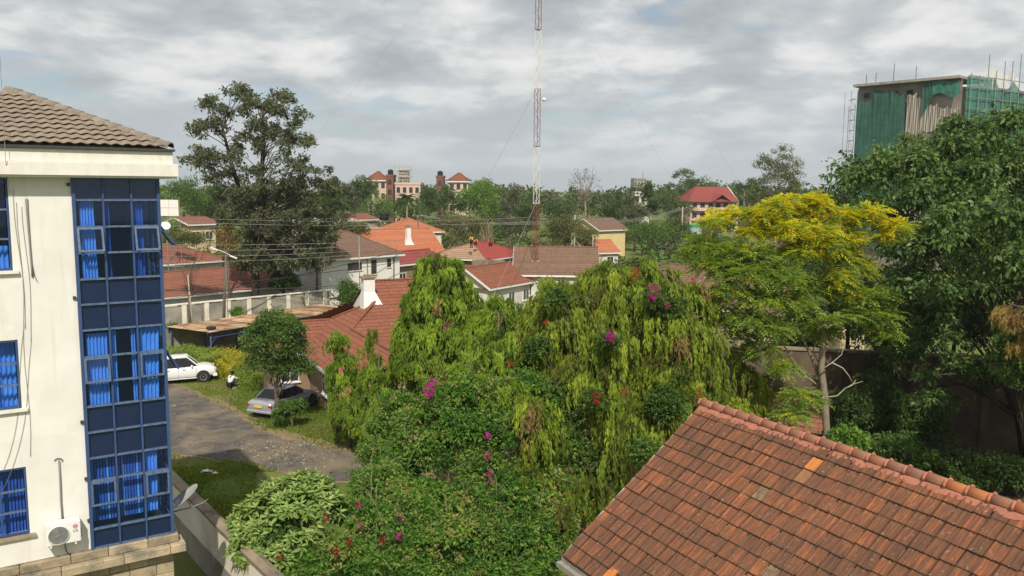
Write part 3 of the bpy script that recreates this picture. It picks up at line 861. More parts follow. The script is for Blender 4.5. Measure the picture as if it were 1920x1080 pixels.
# roof deck
b = MB()
for sgn in (0, 1):
    xa, xb = (0.02, RUN) if sgn == 0 else (2 * RUN - 0.02, RUN)
    b.slab([(xa, 0.0, 4.985), (xb, 0.0, 7.715), (xb, -LEN, 7.715), (xa, -LEN, 4.985)], 0.05)
rf = b.build('roof', M['battens'], CH2)
b = MB(); b.bar((0.02, 0.02, 4.96), (RUN, 0.02, 7.70), 0.03, 0.12); b.bar((RUN, 0.02, 7.70), (2 * RUN, 0.02, 4.96), 0.03, 0.12)
b.build('barge_board', M['white_paint'], rf)
b = MB(); b.box(-0.13, -0.02, -LEN, 0.05, 4.80, 4.90)
b.box(-0.02, 0.0, -LEN, 0.04, 4.80, 4.98)
b.build('gutter', M['concrete'], rf)
def clay_tile(w_, l_):
    prof = [(0, 0.0), (0.08, 0.010), (0.16, 0.010), (0.24, 0.0), (0.44, 0.0), (0.48, -0.006), (0.52, 0.009), (0.62, 0.008), (0.70, 0.0), (0.90, 0.000), (0.95, 0.005), (1.0, 0.005)]
    n = len(prof); th = 0.040
    xs_ = (0.0, 0.020 / l_, 1.0)
    vv = [(x * l_ - (0.006 * math.sin(p * 23 + x) if x == 0 else 0), -p * w_, h + th) for x in xs_ for p, h in prof] + [(0.004, -p * w_, h) for p, h in prof]
    # slight nose: lower edge thickened
    ff = [(n + i, 2 * n + i, 2 * n + i + 1, n + i + 1) for i in range(n - 1)] + [(i, n + i, n + i + 1, i + 1) for i in range(n - 1)] + [(3 * n + i, i, i + 1, 3 * n + i + 1) for i in range(n - 1)]
    ff += [(0, 3 * n, n), (n - 1, 2 * n - 1, 4 * n - 1)]
    me = bpy.data.meshes.new('tile'); me.from_pydata(vv, [], ff)
    bm = bmesh.new(); bm.from_mesh(me); bmesh.ops.recalc_face_normals(bm, faces=bm.faces); bm.to_mesh(me); bm.free()
    for k_, p in enumerate(me.polygons): p.material_index = 1 if 2 * (n - 1) <= k_ < 3 * (n - 1) or (n - 1 <= k_ < 2 * (n - 1) and k_ % 5) else 0  # nose and lower strip carry the painted dark course line
    return me
TW, GA = 0.255, SL / 14.0
base_me = clay_tile(TW - 0.003, GA + 0.07)
TVAR = {}
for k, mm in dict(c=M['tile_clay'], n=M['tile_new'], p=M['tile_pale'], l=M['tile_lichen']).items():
    me = base_me.copy(); me.materials.append(mm); me.materials.append(M['moss_gap_shade']); TVAR[k] = me
mw = np.array(parent_matrix(CH2))
cand = []
for r_ in range(14):
    for c in range(int(LEN / TW)):
        s = r_ * GA
        loc = (s * math.cos(P2) - 0.02, -c * TW + (0.0 if r_ % 2 else -0.0), 5.0 + s * math.sin(P2))
        wpos = mw[:3, :3] @ np.array(loc) + mw[:3, 3]
        px, py = proj(wpos)
        dist = np.linalg.norm(wpos - EYE)
        vis = (-60 < px < 1990) and (py < 1130) and (wpos[1] > 1)
        cand.append((dist if vis else 1e6 + dist, r_, c, loc, vis))
cand.sort(key=lambda t: t[0])
special = {}
for (px, py, k) in ((1528, 872, 'n'), (1500, 888, 'p'), (1422, 926, 'l'), (1440, 1063, 'l'), (1150, 1076, 'n')):
    bestc = min((t for t in cand if t[4]), key=lambda t: (lambda q: (q[0] - px) ** 2 + (q[1] - py) ** 2)(proj(mw[:3, :3] @ np.array((t[3][0] + 0.13, t[3][1] - 0.1, t[3][2] + 0.1)) + mw[:3, 3])))
    special[(bestc[1], bestc[2])] = k
rest_v, rest_f = [], []
bv = np.array([v.co[:] for v in base_me.vertices]); bf = [tuple(p.vertices) for p in base_me.polygons]
nobj = 0
for (d_, r_, c, loc, vis) in cand:
    if vis and nobj < 298:
        o = link('tile', TVAR[special.get((r_, c), 'c')], None, rf)
        o.location = (loc[0] + random.uniform(-.012, .012), loc[1] + random.uniform(-.003, .003), loc[2] + random.uniform(0, .008))
        o.rotation_euler = (random.uniform(-.012, .012), -P2 + 0.055 + random.uniform(-.008, .008), random.uniform(-.012, .012))
        nobj += 1
    else:
        rm = np.array((Matrix.Translation(Vector(loc) + Vector((random.uniform(-.012, .012), 0, random.uniform(0, .006)))) @ Matrix.Rotation(-P2 + 0.055, 4, 'Y') @ Matrix.Rotation(random.uniform(-.012, .012), 4, 'X')))
        v = bv @ rm[:3, :3].T + rm[:3, 3]
        k = len(rest_v); rest_v.extend(map(tuple, v)); rest_f.extend([tuple(i + k for i in f) for f in bf])
me = bpy.data.meshes.new('tiles'); me.from_pydata(rest_v, [], rest_f)
me.materials.append(M['tile_clay']); me.materials.append(M['moss_gap_shade'])
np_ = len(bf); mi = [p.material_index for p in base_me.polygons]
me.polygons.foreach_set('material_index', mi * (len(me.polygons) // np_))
tag(link('tiles', me, None, rf), kind='stuff')
# far slope in plain courses
b = MB()
for r_ in range(14):
    s = r_ * GA
    x0, z0 = 2 * RUN - s * math.cos(P2), 5.0 + s * math.sin(P2)
    x1, z1 = x0 - (GA + 0.05) * math.cos(P2), z0 + (GA + 0.05) * math.sin(P2)
    b.add([(x0, 0, z0 + .04), (x0, -LEN, z0 + .04), (x1, -LEN, z1 + .01), (x1, 0, z1 + .01), (x0, 0, z0), (x0, -LEN, z0)], [(0, 3, 2, 1), (4, 0, 1, 5)])
b.build('far_courses', M['tile_clay'], rf)
# ridge tiles bedded in red mortar
RTm = half_pipe(0.40, 0.115, 0.103, 9)
RV = {}
for k, mm in (('o', M['ridge_clay']), ('n', M['ridge_new'])):
    me = RTm.copy(); me.name = 'ridge_tile'; me.materials.clear(); me.materials.append(mm); RV[k] = me
b = MB()
nseg = 90
left, right, top_ = [], [], []
for i in range(nseg + 1):
    y = -LEN * i / nseg
    wl = 0.195 + 0.022 * math.sin(i * 1.7) + 0.016 * math.sin(i * 4.3)
    left.append((RUN - wl, y, 7.75 + 0.062 - wl * RISE / RUN + 0.0)); right.append((RUN + wl, y, 7.75 + 0.062 - wl * RISE / RUN)); top_.append((RUN, y, 7.83))
for i in range(nseg):
    k = len(b.v)
    b.add([left[i], left[i + 1], top_[i + 1], top_[i], right[i], right[i + 1]], [(0, 1, 2, 3), (3, 2, 5, 4)])
b.add([left[0], top_[0], right[0], (RUN, 0, 7.66)], [(0, 1, 2, 3)])
b.build('mortar_bed', M['mortar_red'], rf)
i = 0; y = 0.03
while y > -LEN:
    k = 'n' if i in (16, 17, 19) else 'o'
    o = link('ridge_tile', RV[k], None, rf, smooth=True)
    o.location = (RUN, y, 7.765 + random.uniform(-.006, .006)); o.rotation_euler = (0, random.uniform(-.01, .01), -math.pi / 2 + random.uniform(-.02, .02))
    cb = MB().tube([(RUN + 0.122 * math.cos(a), y - 0.01, 7.762 + 0.122 * math.sin(a)) for a in np.linspace(0.0, math.pi, 9)], 0.026, 6)
    cb.build('mortar_collar', M['mortar_red'], rf, smooth=True)
    y -= 0.362; i += 1

# ================================================================ generic tiled slope, walls, windows
def tile_slope(b, p0, ax, upd, x0f, x1f, S, gauge=0.33, tw=0.30, amp=0.028, step=0.03, div=3):
    """stepped courses of pantiles; p0 eave origin, ax along eave, upd up the slope (unit); x0f/x1f give the row ends at s"""
    p0, ax, upd = (np.array(q, float) for q in (p0, ax, upd))
    nrm = np.cross(ax, upd); nrm /= np.linalg.norm(nrm)
    if nrm[2] < 0: nrm = -nrm
    n = int(math.ceil(S / gauge))
    for r_ in range(n):
        s0 = r_ * gauge; s1 = min(s0 + gauge + 0.02, S + 0.02)
        sm = (s0 + min(s1, S)) / 2
        a, c = x0f(sm), x1f(sm)
        if c - a < 0.05: continue
        k = max(1, int(round((c - a) / tw * div)))
        vv = []
        for j in range(k + 1):
            x = a + (c - a) * j / k
            wv = amp * (0.5 - 0.5 * math.cos(2 * math.pi * x / tw))
            q = p0 + ax * x
            vv += [q + upd * s0 + nrm * (wv + step), q + upd * s1 + nrm * (wv + 0.004), q + upd * s0 - nrm * 0.005]
        ff = []
        for j in range(k):
            i0, i1 = 3 * j, 3 * j + 3
            ff += [(i0, i1, i1 + 1, i0 + 1), (i0 + 2, i1 + 2, i1, i0)]
        b.add(vv, ff)
    return b

def ridge_line(parent, a, c, m, r_=0.11, name='ridge_tile', L_=0.38, world=False):
    a, c = np.array(a, float), np.array(c, float)
    d = c - a; l_ = np.linalg.norm(d); d /= l_
    b = MB(); n = max(1, int(l_ / L_))
    s = np.cross(d, (0, 0, 1)); s /= np.linalg.norm(s); t = np.cross(s, d)
    for i in range(n):
        pts = []
        for e_, rr in ((0, r_), (1, r_ * 0.86)):
            q = a + d * l_ * (i + e_ * 1.03) / n
            for k in range(6):
                an = math.pi * k / 5
                pts.append(q + s * rr * math.cos(an) + t * rr * math.sin(an) * 0.8)
        b.add(pts, [(k, k + 1, k + 7, k + 6) for k in range(5)] + [(5, 4, 3, 2, 1, 0)])
    return b.build(name, m, parent, world=world)

def window(parent, x, y, z, w_, h_, nx, ny_, frame, glass, dirn, deep=0.06, cols=2, rows=1, sill=None):
    """a window on a wall plane: (x,y,z) centre, dirn = outward normal axis-aligned in local coords"""
    n = np.array(dirn, float); s = np.array([-n[1], n[0], 0])
    c = np.array([x, y, z], float)
    def bx(u0, u1, v0, v1, d0, d1):
        b = MB(); P = []
        for d in (d0, d1):
            for (u, v) in ((u0, v0), (u1, v0), (u1, v1), (u0, v1)):
                P.append(c + s * u + np.array([0, 0, v]) + n * d)
        b.add(P, [(3, 2, 1, 0), (4, 5, 6, 7), (0, 1, 5, 4), (1, 2, 6, 5), (2, 3, 7, 6), (3, 0, 4, 7)])
        return b
    t = 0.06
    b = MB()
    for q in (bx(-w_ / 2, w_ / 2, -h_ / 2, -h_ / 2 + t, 0.002, deep), bx(-w_ / 2, w_ / 2, h_ / 2 - t, h_ / 2, 0.002, deep), bx(-w_ / 2, -w_ / 2 + t, -h_ / 2 + t, h_ / 2 - t, 0.002, deep), bx(w_ / 2 - t, w_ / 2, -h_ / 2 + t, h_ / 2 - t, 0.002, deep)):
        b.add(q.v, q.f)
    for i in range(1, cols):
        u = -w_ / 2 + w_ * i / cols
        q = bx(u - t / 3, u + t / 3, -h_ / 2 + t, h_ / 2 - t, 0.003, deep - 0.008); b.add(q.v, q.f)
    for i in range(1, rows):
        v = -h_ / 2 + h_ * i / rows
        q = bx(-w_ / 2 + t, w_ / 2 - t, v - t / 3, v + t / 3, 0.004, deep - 0.012); b.add(q.v, q.f)
    wo_ = b.build('window', frame, parent)
    bx(-w_ / 2 + t, w_ / 2 - t, -h_ / 2 + t, h_ / 2 - t, 0.005, 0.02).build('pane', glass, wo_)
    if sill is not None:
        bx(-w_ / 2 - 0.08, w_ / 2 + 0.08, -h_ / 2 - 0.07, -h_ / 2 - 0.002, 0.002, deep + 0.06).build('sill', sill, wo_)
    return wo_
M['win_glass'] = mat('win_glass', (0.03, 0.035, 0.04), (0.05, 0.055, 0.06), 2, 0.12, 0.6)
M['frame_white'] = M['white_paint']
M['frame_dark'] = mat('frame_dark', (0.06, 0.045, 0.035), None, rough=0.6)

def gable_roof(parent, x0, x1, yc, half, ze, zr, m, ridge_m=None, hip0=False, hip1=False, gauge=0.33, tw=0.30, amp=0.028, fascia=None, back=True, name='roof', gable_wall=None, inset=0.4):
    """ridge along local x at y=yc; eaves at yc-half (front) and yc+half"""
    S = math.hypot(half, zr - ze)
    r_ = None
    for side in ((-1, 1) if back else (-1,)):
        b = MB()
        upd = np.array([0, -side * half, zr - ze]) / S
        h0 = (lambda s: x0 + (half * s / S if hip0 else 0)); h1 = (lambda s: x1 - (half * s / S if hip1 else 0))
        tile_slope(b, (0, yc + side * half, ze), (1, 0, 0), upd, h0, h1, S, gauge, tw, amp)
        o = b.build(name if r_ is None else 'roof_slope', m, parent if r_ is None else r_)
        if r_ is None: r_ = o
    for flag, xe, sx in ((hip0, x0, 1), (hip1, x1, -1)):
        if flag:
            b = MB()
            upd = np.array([sx * half, 0, zr - ze]) / S
            tile_slope(b, (xe, yc, ze), (0, 1, 0), upd, lambda s: -half * (1 - s / S), lambda s: half * (1 - s / S), S, gauge, tw, amp)
            b.build('roof_slope', m, r_)
    rm = ridge_m or m
    xa = x0 + (half if hip0 else 0); xb = x1 - (half if hip1 else 0)
    if xb - xa > 0.1:
        ridge_line(r_, (xa, yc, zr + 0.02), (xb, yc, zr + 0.02), rm)
    for flag, xe, xi in ((hip0, x0, xa), (hip1, x1, xb)):
        for side in (-1, 1):
            if flag:
                ridge_line(r_, (xe, yc + side * half, ze + 0.03), (xi, yc, zr + 0.03), rm, 0.1, 'hip_tile')
    if fascia is not None:
        b = MB()
        b.box(x0, x1, yc - half + 0.01, yc - half + 0.035, ze - 0.2, ze - 0.008)
        if back: b.box(x0, x1, yc + half - 0.035, yc + half - 0.01, ze - 0.2, ze - 0.008)
        for flag, xe in ((hip0, x0 + 0.012), (hip1, x1 - 0.012)):
            if flag:
                b.box(xe - 0.012, xe + 0.012, yc - half + 0.04, yc + half - 0.04, ze - 0.2, ze - 0.008)
            else:
                for side in (-1, 1):
                    b.bar((xe, yc + side * half, ze - 0.07), (xe, yc, zr - 0.07), 0.03, 0.2)
        b.build('fascia', fascia, r_)
    # ceiling closing the roof from below
    b = MB(); b.quad((x0 + 0.05, yc - half + 0.05, ze - 0.03), (x1 - 0.05, yc - half + 0.05, ze - 0.03), (x1 - 0.05, yc + half - 0.05, ze - 0.03), (x0 + 0.05, yc + half - 0.05, ze - 0.03))
    b.build('eave_lining', M['battens'], r_)
    if gable_wall is not None:
        for flag, xe in ((hip0, x0 + inset), (hip1, x1 - inset)):
            if not flag:
                b = MB(); hh = half - 0.3; zt = zr - 0.3 * (zr - ze) / half
                b.add([(xe - .05, yc - hh, ze - 0.02), (xe - .05, yc + hh, ze - 0.02), (xe - .05, yc, zt), (xe + .05, yc - hh, ze - 0.02), (xe + .05, yc + hh, ze - 0.02), (xe + .05, yc, zt)], [(0, 1, 2), (5, 4, 3), (0, 2, 5, 3), (1, 4, 5, 2), (0, 3, 4, 1)])
                b.build('gable', gable_wall, r_)
    return r_

# ================================================================ RED TILED BUNGALOW (house with white chimney)
rzA = R(90 - 63)
HA = root('tiled_bungalow', (-11.71, 47.06, 0), 'red tiled bungalow with white chimney behind the silver car', 'house', rzA)
# local: x=u, y=-v (away from camera)
ze, pt = 2.6, 0.60
mR = M['roof_red']
walls = MB()
walls.box(0.55, 5.0, -8.5, 1.0, 0, 2.62)
walls.box(0.6, 10.5, -1.6, 9.6, 0, 2.58)
walls.box(-1.9, 2.0, 2.6, 6.5, 0, 2.58)
walls.build('wall', M['brown_wall'], HA)
# left slope of wing and hip end of the main roof (one plane facing -x)
S_ = math.hypot(4.65, 4.65 * pt)
b = MB()
up = np.array([1, 0, pt]) / math.hypot(1, pt)
k_ = math.hypot(1, pt)
def lo_(s): return -8.9 if s < 2.55 * k_ else 0.3 + (s / k_ - 2.55) * 0.95
def hi_(s): return 6.9 - s / k_
tile_slope(b, (0, 0, ze), (0, 1, 0), up, lo_, hi_, S_)
rA = b.build('roof', mR, HA)
# right slope of wing
b = MB()
tile_slope(b, (5.1, 0, ze), (0, 1, 0), np.array([-1, 0, pt]) / k_, lambda s: -8.9, lambda s: -2.0 + s / k_ + 0.3, 2.55 * k_)
b.build('roof_slope', mR, rA)
b = MB()
b.add([(0.5, -8.5, 2.6), (4.6, -8.5, 2.6), (2.55, -8.5, 3.9)], [(0, 1, 2)]); b.build('gable', M['brown_wall'], rA)
# main front slope
S2_ = 6.4 * k_
def mlo(s):
    y = -2.2 + s / k_
    return 4.65 * (y + 2.2) / 4.45 if y < 2.25 else 4.65
b = MB(); tile_slope(b, (0, -2.2, ze), (1, 0, 0), np.array([0, 1, pt]) / k_, mlo, lambda s: 11.0, S2_)
b.build('roof_slope', mR, rA)
b = MB(); tile_slope(b, (0, 10.6, ze), (1, 0, 0), np.array([0, -1, pt]) / k_, lambda s: 4.65 if s / k_ > 3.9 else 0.8 + s / k_, lambda s: 11.0, S2_)
b.build('roof_slope', mR, rA)
b = MB(); b.add([(10.6, -1.6, 2.6), (10.6, 9.8, 2.6), (10.6, 4.2, 6.2)], [(0, 1, 2)]); b.build('gable', M['white_paint'], rA)
b = MB(); b.add([(4.75, 0.9, 4.4), (4.75, 7.5, 4.4), (4.75, 4.2, 6.35)], [(0, 1, 2)]); b.build('gable', M['white_paint'], rA)
# left low wing
gable_roof(HA, -2.3, 2.6, 4.5, 2.55, ze - 0.01, 4.05, mR, fascia=M['white_paint'])
for (a, c) in (((2.55, -8.9, 4.15), (2.55, 0.2, 4.15)), ((4.6, 4.2, 6.47), (11.0, 4.2, 6.47)), ((2.55, 4.4, 4.16), (4.65, 2.25, 5.42)), ((2.6, 0.3, 4.12), (4.65, 2.2, 5.4))):
    ridge_line(rA, a, c, mR, 0.12)
ridge_line(rA, (0.02, -2.15, ze + 0.03), (0.02, -2.1, ze + 0.03), mR, 0.02)
b = MB(); b.box(-0.03, 0.0, -8.9, 2.0, ze - 0.22, ze - 0.005); b.box(0.02, 5.1, -8.93, -8.9, ze - 0.22, ze)
b.build('fascia', M['white_paint'], rA)
b = MB(); b.quad((0.02, -8.8, ze - 0.06), (5.0, -8.8, ze - 0.06), (5.0, 2, ze - 0.06), (0.02, 2, ze - 0.06)); b.build('eave_lining', M['battens'], rA)
# chimney
b = MB()
cx_, cy_ = 4.35, 2.6
b.box(cx_ - 0.36, cx_ + 0.36, cy_ - 0.3, cy_ + 0.3, 2.5, 6.85)
b.add([(cx_ - 0.36, cy_ - 0.31, 6.0), (cx_ + 0.36, cy_ - 0.31, 6.0), (cx_ + 0.36, cy_ + 0.31, 6.0), (cx_ - 0.36, cy_ + 0.31, 6.0),
       (cx_ - 0.5, cy_ - 0.75, 4.5), (cx_ + 1.1, cy_ - 0.75, 4.5), (cx_ + 1.1, cy_ + 0.5, 4.5), (cx_ - 0.5, cy_ + 0.5, 4.5)], [(0, 1, 5, 4), (1, 2, 6, 5), (2, 3, 7, 6), (3, 0, 4, 7)])
ch = b.build('chimney', M['white_paint'], rA)
b = MB(); b.box(cx_ - 0.46, cx_ + 0.46, cy_ - 0.4, cy_ + 0.4, 6.853, 6.95); b.box(cx_ - 0.22, cx_ + 0.22, cy_ - 0.2, cy_ + 0.2, 6.952, 7.06)
b.build('chimney_cap', M['coping'], ch)
for y in (-1.4, -2.9, -4.6, -6.2):
    window(HA, 0.55, y, 1.45, 1.0, 1.5, 0, 0, M['frame_white'], M['win_glass'], (-1, 0, 0), cols=2, rows=2, sill=M['white_paint'])
window(HA, -0.6, 2.6, 1.4, 1.1, 1.4, 0, 0, M['frame_white'], M['win_glass'], (0, -1, 0), cols=2, rows=1, sill=M['white_paint'])

# ================================================================ CARPORT, GREY WALL
def cc(p): return np.array(p, float)
CPB = [gz(300, 613.5, 2.35), gz(392, 624.5, 2.35), gz(676, 578.5, 2.35), gz(680, 570, 2.35)]
CP = root('carport', (CPB[1][0], CPB[1][1], 0), 'long carport with rusty metal sheet roof on blue posts', 'carport')
A_, B_ = CPB[1], CPB[2]
dirc = (B_ - A_); LC = np.linalg.norm(dirc); dirc /= LC
back = np.array([-dirc[1], dirc[0], 0])
depth = 5.2
nS = 17
for i in range(nS):
    s0, s1 = LC * i / nS + 0.0, LC * (i + 1) / nS + 0.04
    b = MB(); m_ = 9
    vv = []
    for j in range(m_):
        s = s0 + (s1 - s0) * j / (m_ - 1)
        z = 2.38 + 0.018 * math.sin(j * math.pi / 1.0 + 0.5 * math.pi) + (0.012 if i % 2 else 0) + random.uniform(-.004, .004)
        q0 = A_ + dirc * s; q1 = q0 + back * (depth - 3.2 * max(0, 0))
        vv += [(q0[0], q0[1], z), (q1[0], q1[1], z - 0.12)]
    b.add(vv, [(2 * j, 2 * j + 2, 2 * j + 3, 2 * j + 1) for j in range(m_ - 1)])
    o = b.build('roof_sheet', M['rust_sheet'], CP, world=True)
for i in range(6):
    q = A_ + dirc * (0.3 + (LC - 0.6) * i / 5)
    for off in (0.25, depth - 0.3):
        p = q + back * off
        MB().tube([(p[0], p[1], 0), (p[0], p[1], 2.3)], 0.05, 8).build('post', M['blue_post'], CP, world=True, smooth=True)
for off, z in ((0.25, 2.28), (depth - 0.3, 2.17)):
    p, q = A_ + back * off, B_ + back * off
    MB().bar((p[0], p[1], z), (q[0], q[1], z), 0.06, 0.1).build('beam', M['blue_post'], CP, world=True)
p, q = A_ + back * 0.24 + dirc * 0.2, B_ + back * 0.24
MB().bar((p[0], p[1], 1.95), (q[0], q[1], 1.95), 0.04, 0.05).build('rail', M['blue_post'], CP, world=True)
for i in range(6):
    q = A_ + dirc * (0.3 + (LC - 0.6) * i / 5) + back * 0.25
    q2 = q + dirc * 0.9 * (1 if i < 5 else -1)
    MB().bar((q[0], q[1], 1.5), (q2[0], q2[1], 2.25), 0.03, 0.03).build('brace', M['blue_post'], CP, world=True)
p, q = A_ + back * (depth - 0.05), B_ + back * (depth - 0.05)
MB().bar((p[0], p[1], 1.1), (q[0], q[1], 1.1), 0.08, 2.1).build('back_panel', M['concrete'], CP, world=True)
def tyre_thing(px, py, z, lab):
    p = gz(px, py, z)
    b = MB(); n = 16; rr, r2 = 0.26, 0.09
    for i in range(n):
        a = 2 * math.pi * i / n
        for k in range(8):
            t = 2 * math.pi * k / 8
            b.v.append(((rr + r2 * math.cos(t)) * math.cos(a), (rr + r2 * math.cos(t)) * math.sin(a), r2 * (1 + math.sin(t))))
    for i in range(n):
        for k in range(8):
            b.f.append((i * 8 + k, ((i + 1) % n) * 8 + k, ((i + 1) % n) * 8 + (k + 1) % 8, i * 8 + (k + 1) % 8))
    o = b.build('old_tyre', M['tyre'], None, smooth=True)
    o.location = p
    tag(o, lab, 'tyre', 'tyres weighing down the carport roof')
tyre_thing(396, 617, 2.40, 'old tyre near the front left corner of the rusty carport roof')
tyre_thing(632, 583, 2.40, 'old tyre lying flat at the right part of the carport roof')
tyre_thing(655, 578, 2.40, 'old tyre lying closest to the white chimney on the carport roof')

# grey block wall with pillars
GW = root('block_wall', (*gz(511, 551, 2.5)[:2], 0), 'long grey block wall with pale pillars behind the carport', 'wall')
pa, pb = gz(300, 573.2, 2.5), gz(640, 540.5, 2.5)
dw = pb - pa; LW = np.linalg.norm(dw); dw /= LW
npan = 9
for i in range(npan):
    p, q = pa + dw * (LW * i / npan + 0.2), pa + dw * (LW * (i + 1) / npan - 0.2)
    MB().bar((p[0], p[1], 1.15), (q[0], q[1], 1.15), 0.16, 2.3).build('panel', M['concrete'], GW, world=True)
for i in range(npan + 1):
    p = pa + dw * (LW * i / npan)
    MB().bar((*(p - dw * 0.2)[:2], 1.2), (*(p + dw * 0.2)[:2], 1.2), 0.3, 2.4).build('pillar', M['plaster_wall'], GW, world=True)
MB().bar((pa[0], pa[1], 2.46), (pb[0], pb[1], 2.46), 0.36, 0.1).build('coping', M['plaster_wall'], GW, world=True)
for k, (px, py0, py1) in enumerate(((616, 545, 555), (617, 557, 566))):
    t_ = 0.985 - 0.065
    p = pa + dw * (LW * 0.945) + np.array([dw[1], -dw[0], 0]) * 0.22
    z = 2.05 - 0.85 * k
    nb = MB().bar((*(p - dw * 0.55)[:2], z), (*(p + dw * 0.55)[:2], z), 0.03, 0.7 - 0.1 * k)
    o = nb.build('notice_board', M['white_paint'], None)
    tag(o, ['upper white notice board on the grey block wall', 'lower white notice board on the grey block wall'][k], 'notice board', 'white boards on the block wall')

# ================================================================ NEIGHBOURHOOD HOUSES
def house_px(name, label, Lp, Rp, ze, half, zr, roof_m, wall_m, hip0=False, hip1=False, cat='house', over=0.45, storeys=1, wins=6, gauge=0.33, tw=0.3, amp=0.025, fascia='white_paint', frame=None, side_wins=0, wh=1.2, ww=1.2):
    a, c = gz(*Lp, ze), gz(*Rp, ze)
    d = c - a; L_ = np.linalg.norm(d); rz = math.atan2(d[1], d[0])
    h = root(name, (a[0], a[1], 0), label, cat, rz)
    if a[1] > 84 and tw < 0.32: gauge, tw, amp = 0.42, 0.5, 0.03
    MB().box(over, L_ - over, over, 2 * half - over, 0, ze - 0.04).build('wall', wall_m, h)
    gable_roof(h, 0, L_, half, half, ze, zr, roof_m, hip0=hip0, hip1=hip1, gauge=gauge, tw=tw, amp=amp, fascia=M[fascia] if fascia else None, gable_wall=wall_m, inset=over)
    for s_ in range(storeys):
        zc = (ze - 0.1) * (s_ + 0.55) / storeys
        for i in range(wins):
            x = over + (L_ - 2 * over) * (i + 0.5) / wins
            window(h, x, over, zc, ww, wh, 0, 0, frame or M['frame_white'], M['win_glass'], (0, -1, 0), cols=2, rows=1, sill=M['white_paint'])
        for i in range(side_wins):
            y = over + (2 * half - 2 * over) * (i + 0.5) / side_wins
            for xx, nx_ in ((over, -1), (L_ - over, 1)):
                window(h, xx, y, zc, ww, wh, 0, 0, frame or M['frame_white'], M['win_glass'], (nx_, 0, 0), cols=2, rows=1)
    return h, L_, rz
house_px('long_house', 'long low house with dull red tiled roof behind the grey wall', (262, 563), (548, 534), 2.7, 4.3, 4.45, M['roof_dullred'], M['off_white_wall'], wins=6)
WH, WL, WR = house_px('white_house', 'white two storey house with brown tiled roof', (600, 487.5), (760, 476), 5.2, 4.4, 7.6, M['roof_brown'], M['white_plaster'], hip1=True, storeys=1, wins=0, side_wins=0)
for (x, z, w_, h_) in ((4.2, 4.2, 0.9, 0.8), (5.1, 4.2, 0.9, 0.8), (7.2, 4.0, 0.7, 1.5), (9.3, 4.3, 0.5, 0.9), (8.8, 2.3, 1.7, 0.5)):
    if x < WL - 0.6:
        window(WH, x, 0.45, z, w_, h_, 0, 0, M['frame_dark'], M['win_glass'], (0, -1, 0), cols=1, sill=M['white_paint'])
MB().tube([(6.3, 0.40, 0.2), (6.3, 0.40, 5.0)], 0.06, 6).build('drain_pipe', M['grey_metal'], WH)
MB().tube([(WL - 1.4, 0.38, 0.2), (WL - 1.3, 0.38, 5.0)], 0.06, 6).build('drain_pipe', M['frame_dark'], WH)
MB().tube([(6.4, 2.2, 6.2), (6.4, 2.2, 7.4)], 0.07, 8).build('vent_pipe', M['grey_metal'], WH)
OH, OL, OR = house_px('orange_roof_house', 'house with bright orange tiled roof and tall white flared chimney', (575, 484), (836, 473), 3.25, 4.6, 6.5, M['roof_orange'], M['cream_wall'], wins=5)
inv = parent_matrix(OH).inverted()
q = inv @ Vector(at(795, 455, 113.5))
zt = at(795, 424, 113.5)[2]; zb = at(795, 471, 112)[2]
b = MB(); q0 = np.array([q.x, 2.0, 0])
def ring4(z, w_, d_): return [(q0[0] - w_, q0[1] - d_, z), (q0[0] + w_, q0[1] - d_, z), (q0[0] + w_, q0[1] + d_, z), (q0[0] - w_, q0[1] + d_, z)]
lv = [(1.0, 0.75, 0.5), (zb + 0.2, 0.75, 0.5), (zb + 0.5, 0.72, 0.48), (zb + 1.0, 0.42, 0.36), (zb + 1.4, 0.32, 0.32), (zt - 0.35, 0.28, 0.28)]
for i, (z, w_, d_) in enumerate(lv): b.v += ring4(z, w_, d_)
for i in range(len(lv) - 1):
    for k in range(4): b.f.append((4 * i + k, 4 * i + (k + 1) % 4, 4 * i + 4 + (k + 1) % 4, 4 * i + 4 + k))
b.f.append(tuple(range(4 * len(lv) - 4, 4 * len(lv))))
co = b.build('chimney', M['white_paint'], OH)
MB().box(q0[0] - 0.36, q0[0] + 0.36, q0[1] - 0.36, q0[1] + 0.36, zt - 0.347, zt - 0.2).box(q0[0] - 0.2, q0[0] + 0.2, q0[1] - 0.2, q0[1] + 0.2, zt - 0.198, zt).build('chimney_cap', M['coping'], co)
house_px('hipped_house', 'smaller house with hipped orange roof beyond the white flared chimney', (722, 435), (834, 434), 5.4, 5.0, 7.4, M['roof_orange'], M['off_white_wall'], True, True, wins=4)
house_px('flat_brown_house', 'low brown roofed house beside the black water tank', (636, 413), (712, 411), 6.2, 4.5, 7.2, M['roof_dullred'], M['brown_wall'], wins=3)
house_px('red_sheet_house', 'low house with dark red metal roof beside the white house', (738, 498), (842, 487), 3.5, 3.2, 4.7, M['roof_maroon'], M['brown_wall'], False, False, wins=3, amp=0.02, tw=0.4, gauge=0.8)
house_px('green_roof_house', 'house with grey green roof among bushes behind the brown roof', (560, 436), (728, 433), 5.3, 4.6, 7.2, M['concrete'], M['off_white_wall'], False, True, wins=3)
RH, RL, RR_ = house_px('reroofed_house', 'house with bright red hipped roof being retiled by workers', (914, 488), (992, 476), 3.3, 4.8, 5.1, M['roof_bright_red'], M['brown_wall'], True, True, wins=2, amp=0.02, tw=0.35, gauge=0.5)
